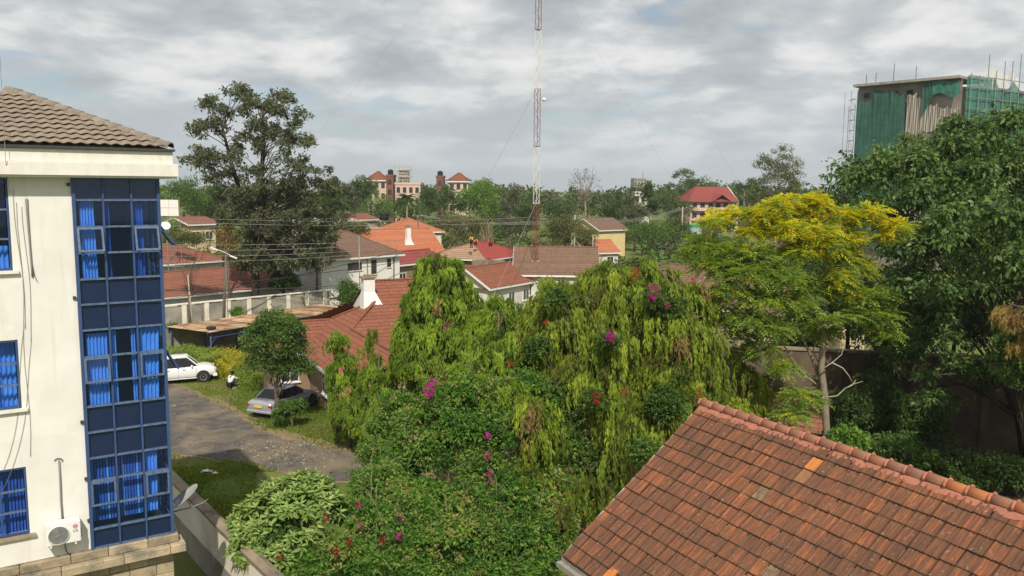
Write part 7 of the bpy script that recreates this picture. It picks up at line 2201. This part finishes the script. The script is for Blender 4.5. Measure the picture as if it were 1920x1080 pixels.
TA, ba = thicket('bougainvillea', 'tangled bougainvillea thicket rising in the middle with magenta sprays',
    [(870, 725, 56, 36, 29), (820, 760, 44, 44, 28.5), (930, 740, 48, 40, 29), (990, 730, 44, 44, 29.5), (770, 790, 34, 38, 28.5), (870, 800, 70, 48, 28), (950, 810, 60, 48, 28), (1010, 800, 44, 50, 28.5), (810, 850, 56, 48, 27.5), (1040, 760, 36, 40, 29.5), (900, 870, 60, 44, 27.5), (750, 880, 50, 44, 28), (1000, 870, 50, 44, 28), (1050, 830, 40, 44, 28.5), (1060, 900, 30, 40, 28)], 950, 80, 0.105, 'boug', 301, 44)
flower(TA, ba, 804, 732, 27.3, 12, MAG, 130, 1, 'bright magenta flower cluster'); flower(TA, ba, 810, 715, 27.4, 6, MAG, 40, 2, 'small magenta flower cluster')
flower(TA, ba, 915, 818, 26.6, 6, MAG, 36, 3, 'small magenta flower cluster'); flower(TA, ba, 914, 855, 26.4, 7, PNK, 44, 4, 'pink flower cluster'); flower(TA, ba, 918, 887, 26.4, 7, PNK, 44, 5, 'pink flower cluster'); flower(TA, ba, 922, 902, 26.3, 6, MAG, 40, 6, 'small magenta flower cluster')
flower(TA, ba, 958, 681, 28.0, 6, ORG, 30, 7, 'orange red flower cluster')
TB, bb = thicket('bougainvillea', 'lower green thicket left of the tiled eave filling the bottom centre',
    [(880, 940, 64, 44, 26), (960, 930, 60, 48, 26), (1020, 900, 44, 44, 27), (930, 1000, 80, 50, 25), (1000, 1000, 50, 46, 25.5), (850, 1010, 70, 50, 24.5), (960, 1070, 80, 44, 24.3), (870, 1085, 80, 44, 24), (1030, 960, 40, 44, 26), (1020, 1050, 36, 36, 24.8), (800, 930, 60, 40, 26.5), (820, 990, 50, 40, 25.5), (1060, 990, 26, 36, 26)], 900, 84, 0.11, 'boug', 302, 36)
TC, bc = thicket('bougainvillea', 'darker thicket with red flecks at the bottom, right of the pale bush',
    [(760, 940, 56, 46, 25.5), (700, 980, 54, 40, 24.5), (760, 1010, 60, 44, 24.3), (640, 1030, 54, 36, 23.5), (700, 1060, 60, 36, 23.3), (790, 1075, 64, 36, 23.6), (580, 1060, 44, 28, 23), (520, 1075, 40, 22, 22.8), (560, 1090, 50, 26, 22.4), (730, 900, 36, 36, 26.5), (660, 960, 40, 36, 25.2), (800, 980, 40, 40, 25)], 760, 84, 0.10, 'boug', 303, 30)
for k, (px, py, Y, r_, cl) in enumerate(((672, 945, 23.9, 6, PNK), (610, 970, 23.2, 6, RED), (748, 1005, 23.4, 7, MAG), (675, 985, 23.6, 5, PNK), (655, 1015, 22.9, 6, RED), (525, 1045, 22.3, 6, RED), (630, 1035, 22.6, 5, RED), (717, 1012, 23.0, 6, RED), (750, 970, 24.3, 5, MAG))):
    flower(TC, bc, px, py, Y, r_, cl, 34, 20 + k, 'small red or pink flower cluster')
TD, bd = thicket('bougainvillea', 'olive scrambling thicket above the driveway end, left of the magenta spray',
    [(720, 800, 34, 28, 31), (700, 850, 30, 30, 30), (755, 850, 40, 36, 29.5), (745, 760, 34, 30, 31.5), (690, 905, 34, 30, 28), (740, 905, 40, 34, 28)], 420, 70, 0.10, 'boug', 304, 16)
TE, be_ = thicket('bougainvillea', 'flowering creeper spilling out of the broad weeping conifer',
    [(1225, 560, 20, 24, 29.8), (1140, 640, 18, 16, 28.6), (1045, 560, 24, 22, 30.2), (1115, 750, 24, 20, 27.8), (1250, 760, 40, 40, 27.8), (1260, 580, 24, 26, 30.2), (1210, 850, 36, 34, 26.6), (1010, 650, 26, 30, 29.8), (1060, 800, 46, 56, 29.2), (1085, 860, 44, 50, 28.6), (1070, 740, 40, 44, 29.6)], 420, 60, 0.10, 'broad', 305, 8)
for k, (px, py, Y, r_, cl) in enumerate(((1226, 545, 29.0, 13, MAG), (1222, 560, 29.0, 8, MAG), (1145, 632, 28.0, 10, MAG), (1118, 746, 27.2, 12, RED), (1190, 512, 30.5, 12, ORG), (1300, 527, 30.4, 5, ORG), (1250, 572, 29.6, 5, PNK), (1025, 604, 30.0, 5, ORG), (838, 612, 33.4, 8, MAG), (1170, 735, 27.4, 6, ORG), (1310, 735, 28.6, 8, ORG))):
    flower(TE, be_, px, py, Y, r_, cl, 90 if r_ > 9 else 36, 60 + k, 'bright flower cluster hanging in the creeper')

# ---------------------------------------------------------------- pale large leaved bush
bp = np.array([*at(535, 960, 24.3)[:2], 0.0])
PB = root('pale_bush', bp, 'pale green large leaved bush leaning over the boundary wall', 'shrub')
lob = lobes_px([(540, 955, 84, 62, 24.3), (475, 975, 46, 50, 24.0), (600, 945, 44, 46, 24.6), (520, 1000, 70, 44, 23.6), (575, 915, 50, 30, 24.8), (468, 1012, 38, 36, 23.2), (505, 1045, 44, 34, 22.8)], bp)
def blade_mesh(L_, W_, droop, tint):
    vv, ff = [], []
    n = 5
    for i in range(n + 1):
        t = i / n; w2 = W_ * 0.5 * math.sin(math.pi * min(0.999, t ** 0.8)) if 0 < i < n else 0.004
        y = L_ * t; z = -droop * L_ * t * t
        vv += [(-w2, y, z + w2 * 0.35), (0, y, z), (w2, y, z + w2 * 0.35)]
    for i in range(n):
        k = 3 * i
        ff += [(k, k + 1, k + 4, k + 3), (k + 1, k + 2, k + 5, k + 4)]
    me = bpy.data.meshes.new('leaf'); me.from_pydata(vv, [], ff)
    ca = me.color_attributes.new('tint', 'FLOAT_COLOR', 'POINT')
    for i in range(len(vv)): ca.data[i].color = (*tint, 1)
    me.materials.append(M['leaf'])
    return me
g2 = np.random.default_rng(401)
LV = [blade_mesh(0.30, 0.105, d_, tuple(palette(np.array([t_]), PAL['pale'])[0])) for t_, d_ in ((0.15, 0.35), (0.35, 0.25), (0.5, 0.45), (0.65, 0.3), (0.85, 0.2), (0.95, 0.4))]
A, dsh = shell_points(lob, 380, g2, 0.9, 0.7)
ok = []
for a, d in zip(A, dsh):
    if not any(np.sum(((a - c) / (r * 0.88)) ** 2) < 1 for c, r in lob): ok.append((a, d))
mats_ = []
b = MB()
for a, d in ok:
    b.tube([a * np.array([0.55, 0.55, 0.75]), a], [0.012, 0.007], 4)
    ph = g2.uniform(0, 6.28)
    for k in range(11):
        az = ph + k * 2.4; el = 0.75 - 0.12 * k + g2.normal() * 0.12
        yv = unit(np.array([math.cos(az) * math.cos(el), math.sin(az) * math.cos(el), math.sin(el)]) + d * 0.45)
        zv = unit(np.cross(np.cross(yv, d + np.array([0, 0, 0.6])), yv)); xv = np.cross(yv, zv)
        s = g2.uniform(0.65, 1.15) * (0.55 + 0.09 * k if k < 5 else 1.0)
        mtx = Matrix(((xv[0] * s, yv[0] * s, zv[0] * s, a[0]), (xv[1] * s, yv[1] * s, zv[1] * s, a[1]), (xv[2] * s, yv[2] * s, zv[2] * s, a[2] - 0.02 * k), (0, 0, 0, 1)))
        li = int(np.clip((5 - k) * 0.35 + 2 + g2.normal() * 1.3, 0, 5))
        sc_ = (EYE - (a + bp)); vis = float(np.dot(unit(sc_), d))
        mats_.append((vis + 0.2 * g2.random() + 0.15 * s, mtx, li))
b.build('stems', M['bark_pale'], PB)
mats_.sort(key=lambda t: -t[0])
rv, rf_, rc_ = [], [], []
for i, (vis, mtx, li) in enumerate(mats_):
    if i < 295:
        o = link('leaf', LV[li], None, PB); o.matrix_local = mtx
    else:
        mnp = np.array(mtx); co_ = np.array([v.co[:] for v in LV[li].vertices]) @ mnp[:3, :3].T + mnp[:3, 3]
        k = len(rv) and sum(len(x) for x in rv)
        rf_.append(np.array([p.vertices[:] for p in LV[li].polygons]) + k); rv.append(co_)
        rc_.append(np.repeat(np.array([LV[li].color_attributes['tint'].data[0].color[:3]]), len(co_), axis=0))
me = np_mesh('leaves', np.concatenate(rv), np.concatenate(rf_), np.concatenate(rc_))
tag(link('leaves', me, M['leaf'], PB), kind='stuff')
core = clump_leaves([(c, r * 0.75) for c, r in lob], 120, 40, 0.3, 0.16, 'broad', seed=402)[0]
tag(link('inner_leaves', np_mesh('inner_leaves', *core), M['leaf'], PB), kind='stuff')

# ---------------------------------------------------------------- feathery tree with yellow top
Yy = 33.0
by = np.array([*at(1552, 870, Yy)[:2], 0.0])
def fronds(lobes, n, fl, npair, lw, pal, seed, flat=0.35, shell=0.5):
    g_ = np.random.default_rng(seed)
    A, d = shell_points(lobes, n, g_, shell, 0.3)
    hd_ = d + g_.normal(size=d.shape) * 0.6; hd_[:, 2] = hd_[:, 2] * 0.35 + 0.12; hd_ = unit(hd_)
    side = unit(np.cross(hd_, np.array([0, 0, 1.0]) + g_.normal(size=hd_.shape) * 0.2))
    m = npair * 2
    ti = np.repeat(np.arange(n), m); j = np.tile(np.arange(m), n)
    t = (j // 2 + 0.6) / npair; s = np.where(j % 2 == 0, 1.0, -1.0)
    l_ = fl * g_.uniform(0.7, 1.25, n)[ti]
    P = A[ti] + hd_[ti] * (l_ * t)[:, None]; P[:, 2] -= l_ * 0.38 * t ** 2
    D = side[ti] * s[:, None] + hd_[ti] * 0.5 + g_.normal(size=P.shape) * 0.12; D[:, 2] -= 0.25
    L_ = l_ * 0.30 * (1 - 0.55 * np.abs(t - 0.45) ** 1.2)
    Nn = np.cross(hd_, side)[ti] + g_.normal(size=P.shape) * 0.25
    ct = np.clip(0.5 + g_.normal(size=n) * 0.26, 0, 1)[ti] + g_.normal(size=n * m) * 0.06
    return leaf_quads(P, D, Nn, L_, L_ * lw, palette(ct, PAL[pal]), 0.1)
yl = lobes_px([(1335, 414, 26, 13, 33), (1375, 402, 30, 14, 33.5), (1425, 405, 36, 16, 33), (1465, 388, 38, 22, 33), (1525, 384, 40, 22, 33.5), (1500, 415, 50, 24, 34), (1585, 404, 34, 18, 33), (1635, 398, 34, 15, 33), (1680, 425, 26, 13, 32.5), (1665, 445, 16, 10, 32.5), (1480, 430, 46, 16, 32.5), (1540, 435, 44, 18, 32.5), (1410, 432, 34, 14, 33), (1595, 445, 30, 16, 33)], by, 1.0, 5, 51)
yg = lobes_px([(1545, 465, 44, 20, 32.5), (1590, 480, 30, 20, 33), (1500, 470, 40, 18, 32.5), (1575, 520, 28, 22, 32.5), (1620, 500, 20, 16, 33), (1600, 555, 22, 14, 32.5)], by, 1.0, 4, 61)
gl_ = lobes_px([(1315, 465, 34, 16, 33), (1365, 470, 40, 18, 33), (1425, 480, 46, 20, 32.5), (1340, 500, 40, 18, 32.5), (1400, 515, 44, 20, 32), (1460, 520, 46, 22, 32), (1370, 545, 36, 18, 32), (1430, 560, 44, 20, 31.8), (1490, 570, 34, 18, 32), (1400, 595, 40, 16, 31.8), (1450, 615, 34, 16, 31.8), (1290, 480, 20, 12, 33), (1640, 555, 34, 16, 32.5), (1655, 590, 34, 16, 32.2), (1610, 590, 28, 14, 32.3), (1660, 622, 24, 10, 32.2), (1560, 600, 18, 10, 32), (1430, 650, 30, 14, 32), (1380, 630, 22, 12, 32.5), (1465, 690, 26, 10, 31.5), (1500, 740, 30, 12, 31), (1490, 775, 30, 10, 30.5), (1390, 665, 18, 16, 33), (1520, 540, 40, 22, 33), (1540, 620, 30, 14, 33.5), (1340, 560, 30, 18, 33), (1360, 600, 30, 16, 33.5)], by, 1.0, 4, 71)
YT = root('feathery_yellow_tree', by, 'feathery tree with pale trunk and bright yellow upper crown', 'tree')
v, q, c = merge([fronds(yl, 2100, 0.50, 7, 0.42, 'yellow', 501), fronds(yg, 600, 0.52, 7, 0.40, 'yellow', 504), fronds(gl_, 260, 0.5, 7, 0.38, 'yellow', 506)])
yo = link('crown', np_mesh('crown', v, q, c), M['leaf_soft'], YT); yo['label'] = 'bright yellow upper foliage'
v, q, c = merge([fronds(gl_, 3300, 0.62, 8, 0.36, 'feather', 502), fronds(yg, 700, 0.55, 8, 0.34, 'feather', 503), fronds(yl, 700, 0.5, 7, 0.4, 'feather', 505)])
go_ = link('crown', np_mesh('crown', v, q, c), M['leaf_soft'], YT); go_['label'] = 'feathery green lower foliage'
def ypt(px, py, dy=0.0): q = at(px, py, Yy + dy); return q - by
b = MB()
b.tube([(0, 0, 0), ypt(1550, 810), ypt(1546, 740), ypt(1540, 690), ypt(1543, 640), ypt(1547, 590), ypt(1550, 545), ypt(1556, 500)], [0.17, 0.145, 0.14, 0.13, 0.11, 0.10, 0.09, 0.07], 10)
b.build('trunk', M['bark_pale'], YT, smooth=True)
for pts, r0 in (([(1546, 725), (1530, 690), (1515, 655), (1495, 615), (1475, 585)], 0.085), ([(1546, 742), (1530, 720), (1510, 705), (1490, 680), (1465, 640)], 0.07), ([(1550, 545), (1575, 525), (1590, 500), (1610, 470), (1640, 420)], 0.07), ([(1556, 500), (1545, 470), (1540, 430), (1520, 400)], 0.06), ([(1553, 520), (1540, 500), (1500, 480), (1450, 470)], 0.05), ([(1475, 585), (1430, 560), (1390, 530), (1350, 500)], 0.05), ([(1465, 640), (1420, 625), (1400, 600)], 0.04), ([(1547, 590), (1570, 610), (1610, 590), (1645, 570)], 0.045), ([(1590, 500), (1570, 470), (1560, 430)], 0.045), ([(1610, 470), (1660, 440), (1685, 425)], 0.035), ([(1540, 690), (1525, 660), (1530, 610), (1545, 600)], 0.03)):
    b = MB(); b.tube([ypt(x, y, (i % 2) * 0.3) for i, (x, y) in enumerate(pts)], np.linspace(r0, r0 * 0.35, len(pts)), 7)
    b.build('limb', M['bark_pale'], YT, smooth=True)
b = MB()
for pts in ([(1548, 745), (1570, 742), (1585, 728), (1600, 720), (1618, 715)], [(1585, 728), (1598, 722), (1605, 712)], [(1545, 690), (1560, 680), (1578, 665), (1582, 650)], [(1560, 680), (1580, 690), (1592, 705), (1598, 718)], [(1545, 745), (1520, 752), (1490, 748), (1455, 735)], [(1490, 748), (1475, 735), (1470, 720)]):
    b.tube([ypt(x, y, -0.5) for x, y in pts], np.linspace(0.03, 0.01, len(pts)), 5)
b.build('dead_branches', M['pole_grey'], YT, smooth=True)

# ---------------------------------------------------------------- big dark tree on the right
bd_ = np.array([*at(1945, 780, 38)[:2], 0.0])
dl = lobes_px([(1625, 335, 44, 36, 39), (1600, 385, 34, 26, 39), (1690, 310, 56, 40, 39), (1760, 285, 56, 40, 39), (1830, 250, 56, 40, 40), (1895, 230, 50, 34, 41), (1660, 395, 56, 44, 37.5), (1740, 370, 70, 50, 37), (1830, 340, 76, 56, 37), (1910, 310, 60, 56, 38), (1700, 460, 56, 46, 36.5), (1780, 460, 76, 60, 36), (1870, 440, 76, 66, 36), (1690, 540, 44, 46, 36), (1760, 560, 56, 60, 35.5), (1840, 540, 60, 50, 36), (1925, 500, 60, 70, 35), (1730, 640, 38, 46, 35), (1780, 640, 36, 40, 35.5), (1740, 745, 20, 34, 34), (1735, 700, 16, 26, 34.3), (2020, 380, 110, 100, 37), (2010, 250, 80, 50, 41), (1990, 640, 70, 70, 33), (1905, 640, 44, 56, 33), (1890, 690, 34, 30, 32.5), (2080, 540, 120, 100, 31), (1640, 620, 50, 44, 40), (1680, 640, 44, 50, 41), (1610, 560, 50, 50, 41), (1850, 620, 60, 50, 38), (1790, 420, 60, 50, 30), (1870, 400, 60, 60, 30), (1900, 480, 50, 50, 29.5), (1820, 500, 50, 44, 31), (1720, 590, 36, 40, 36), (1700, 650, 30, 40, 37), (1800, 690, 40, 36, 36.5), (1660, 700, 36, 36, 40), (1850, 700, 50, 40, 37), (1770, 760, 36, 30, 37)], bd_, 1.25, 6, 31)
# crown depth behind; near lobes, mostly out of view, added to shade the yard
for (dx, dy, dz, rx) in ((-2.5, -13, 12.2, 3.4), (1.5, -16, 11.5, 4.0), (3.0, -11, 12.5, 4.0), (-1.0, -9, 10.5, 3.2), (5.5, -18, 10.5, 4.2), (-4.5, 7, 12.5, 3.6), (0, 8, 13.5, 4.2), (5, 7, 12.5, 4.4), (-1, 4, 9.5, 4.0), (4, 3, 8.5, 4.2), (8, -2, 9.0, 4.0), (9, 4, 12, 4.5)):
    dl.append((np.array([dx, dy, dz], float), np.array([rx, rx, rx * 0.75])))
fill = clump_leaves([(c_, r_ * 0.88) for c_, r_ in dl], 1500, 30, 0.5, 0.30, 'ficus', seed=611, shell=0.5, lvar=0.1, down=-0.5)[0]
DT = make_tree('dark_ficus', 'huge dark green glossy leaved tree filling the right side', bd_, dl, 4000, 30, 0.44, 0.21, 'ficus', 0.5, 'bark_dark', 60, lm='leaf_gloss', seed=601, shell=0.72, cvar=0.6, lvar=0.13, up=0.5, down=-0.6, asp=0.48, fork_z=4.2, limb_r=0.25, flat=0.75, sprig=6, extra=[fill])
b = MB(); b.tube([(0.2, 0, 3.0), (-1.0, -0.4, 3.5), (-2.2, -0.6, 4.4), (-3.2, -0.6, 5.6)], [0.22, 0.17, 0.13, 0.08], 8); b.tube([(0, 0, 3.5), (2, -1, 5.5), (4, -2, 8)], [0.3, 0.22, 0.12], 8)
b.build('limb', M['bark_dark'], DT, smooth=True)
bc_ = np.array([*at(1990, 720, 27)[:2], 0.0])
weeping_tree('brown_cypress', 'cypress branch with browning tips jutting in at the right edge', bc_, [(1890, 578, 36, 9, 27), (1850, 588, 24, 7, 26.8), (1930, 590, 40, 16, 27), (1960, 640, 50, 50, 27), (2000, 560, 60, 60, 27.5)], 420, 40, 0.4, 0.12, 0.12, 'dry', 603, 0.12, dry=0, limb_n=10, out=0.6)
lst = [(1905, 655, 40, 36, 30), (1880, 690, 26, 26, 29.8), (1925, 700, 30, 40, 30)]
c0 = np.array([*at(1960, 740, 30)[:2], 0.0])
make_tree('edge_tree', 'sunlit mid green foliage at the right edge below the browning branch', c0, lobes_px(lst, c0), 150, 60, 0.3, 0.14, 'broad', 0.12, 'bark_dark', 10, seed=604, asp=0.5, down=-0.4, lm='leaf_gloss', fork_z=3.0)
# trees beyond the yard wall
for k, (px, pt_, pb2_, wpx, Y, pal, lab) in enumerate(((1600, 470, 690, 130, 47, 'dark', 'dark tree beyond the yard wall behind the yellow crown'), (1700, 440, 690, 130, 49, 'dark', 'dark tree beyond the yard wall left of the huge ficus crown'), (1800, 470, 690, 130, 48, 'broad', 'dark tree beyond the yard wall seen through the huge ficus'), (1900, 430, 690, 140, 50, 'dark', 'dark tree beyond the yard wall at the right edge'), (1500, 560, 690, 100, 46, 'broad', 'bushy tree beyond the yard wall left of the pale trunk'))):
    tree_px('yard_tree', lab, px, pt_, pb2_, wpx, Y, pal, 150, 36, 0.26, 8, 0.55, seed=660 + k, trunk_r=0.14, group='trees beyond the yard wall', bark='bark_dark', limb_n=6, shell=0.4)
# understory in the dark yard
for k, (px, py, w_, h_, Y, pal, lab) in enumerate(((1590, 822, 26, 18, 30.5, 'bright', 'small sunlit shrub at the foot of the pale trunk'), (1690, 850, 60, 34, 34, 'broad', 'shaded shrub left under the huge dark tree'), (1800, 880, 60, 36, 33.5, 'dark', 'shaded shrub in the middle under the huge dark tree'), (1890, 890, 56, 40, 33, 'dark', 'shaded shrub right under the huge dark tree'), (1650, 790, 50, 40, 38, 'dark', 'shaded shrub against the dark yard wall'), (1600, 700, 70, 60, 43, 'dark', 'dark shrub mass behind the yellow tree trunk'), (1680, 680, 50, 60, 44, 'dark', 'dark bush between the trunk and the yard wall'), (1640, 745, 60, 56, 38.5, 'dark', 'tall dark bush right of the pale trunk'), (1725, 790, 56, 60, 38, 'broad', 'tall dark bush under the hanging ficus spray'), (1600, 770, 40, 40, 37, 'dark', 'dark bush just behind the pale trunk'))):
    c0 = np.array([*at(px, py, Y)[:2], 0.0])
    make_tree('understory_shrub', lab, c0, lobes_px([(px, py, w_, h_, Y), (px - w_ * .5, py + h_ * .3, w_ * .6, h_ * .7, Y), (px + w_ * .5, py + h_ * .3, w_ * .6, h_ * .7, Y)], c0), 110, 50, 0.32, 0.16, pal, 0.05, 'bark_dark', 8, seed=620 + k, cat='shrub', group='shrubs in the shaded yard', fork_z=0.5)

# ---------------------------------------------------------------- grass, petals, litter
g2 = np.random.default_rng(700)
px = g2.uniform(300, 780, 70000); py = g2.uniform(690, 985, 70000)
k = ~((py > 885) & (px > 480)); px, py = px[k], py[k]
PT = np.array([gz(a, c_, 0) for a, c_ in zip(px, py)])
inD, inV = inside(PT, DRIVE), inside(PT, VERGE)
rnd_ = g2.random(len(PT))
k = np.where(inD, rnd_ < 0.002, np.where(inV, rnd_ < 0.3, True)) & (np.sin(PT[:, 0] * 1.1 + 2) * np.sin(PT[:, 1] * 0.9) + g2.normal(size=len(PT)) * 0.4 > -0.35)
PT = PT[k][:26000]
PT = np.array(PT); n = len(PT)
D = g2.normal(size=(n, 3)) * 0.45; D[:, 2] = 1
t_ = np.clip(0.5 + 0.28 * np.sin(PT[:, 0] * 0.8) * np.sin(PT[:, 1] * 0.7 + 1) + g2.normal(size=n) * 0.2, 0, 1)
GC = palette(t_, [(0, (0.085, 0.15, 0.025)), (0.5, (0.155, 0.23, 0.036)), (0.85, (0.235, 0.26, 0.06)), (1, (0.30, 0.24, 0.11))])
v, q, c = leaf_quads(PT, D, g2.normal(size=(n, 3)), 0.16 * g2.uniform(0.5, 1.4, n), 0.07, GC, 0.2)
tag(link('grass', np_mesh('grass', v, q, c), M['leaf_soft']), 'short patchy grass beside the driveway', 'grass', kind='stuff')
n = 620
wide = g2.random(4000) < 0.25
px = np.where(wide, g2.uniform(320, 640, 4000), 545 + g2.normal(size=4000) * 55); py = np.where(wide, g2.uniform(735, 890, 4000), 850 + g2.normal(size=4000) * 18)
PT = np.array([gz(a, c_, 0.034) for a, c_ in zip(px, py)])
PT = PT[inside(PT, VERGE)][:n]; n = len(PT)
PT = np.array(PT)
D = g2.normal(size=(n, 3)); D[:, 2] = 0.1
Nn = np.tile([0, 0, 1.0], (n, 1)) + g2.normal(size=(n, 3)) * 0.3
v, q, c = leaf_quads(PT, D, Nn, 0.16 * g2.uniform(0.4, 1.3, n), 0.08, palette(g2.random(n), [(0, (0.28, 0.24, 0.17)), (0.6, (0.42, 0.38, 0.30)), (1, (0.60, 0.57, 0.5))]), 0.0)
tag(link('fallen_petals', np_mesh('fallen_petals', v, q, c), M['leaf_soft']), 'pale fallen leaves and petals strewn on the driveway', 'fallen leaves', kind='stuff')
for k, (px, py, lab) in enumerate(((388, 884, 'larger white paper scrap on the shaded lawn'), (403, 888, 'smaller white paper scrap on the shaded lawn'))):
    p = gz(px, py, 0.06); s = 0.24 if k == 0 else 0.17
    b = MB(); b.add([(-s, -s * .5, 0), (0, -s * .6, .05), (s, -s * .4, .01), (-s * .9, s * .5, .03), (0, s * .45, .07), (s * .9, s * .6, 0)], [(0, 1, 4, 3), (1, 2, 5, 4)])
    o = b.build('paper_scrap', M['white_paint'], None); o.location = p
    tag(o, lab, 'litter', 'paper scraps on the lawn')

# ---------------------------------------------------------------- air
b = MB().box(-1900, 1900, -260, 3300, -1.2, 64)
hzo = b.build('haze', None)
hm = bpy.data.materials.new('haze'); hm.use_nodes = True
t = hm.node_tree; t.nodes.clear()
o_ = N(t, 'ShaderNodeOutputMaterial'); pv = N(t, 'ShaderNodeVolumePrincipled')
pv.inputs['Color'].default_value = (0.80, 0.86, 0.92, 1)
pv.inputs['Density'].default_value = 0.00024
pv.inputs['Anisotropy'].default_value = 0.2
t.links.new(pv.outputs[0], o_.inputs['Volume'])
hzo.data.materials.append(hm)
tag(hzo, 'thin pale haze over the whole neighbourhood', 'haze', kind='stuff')
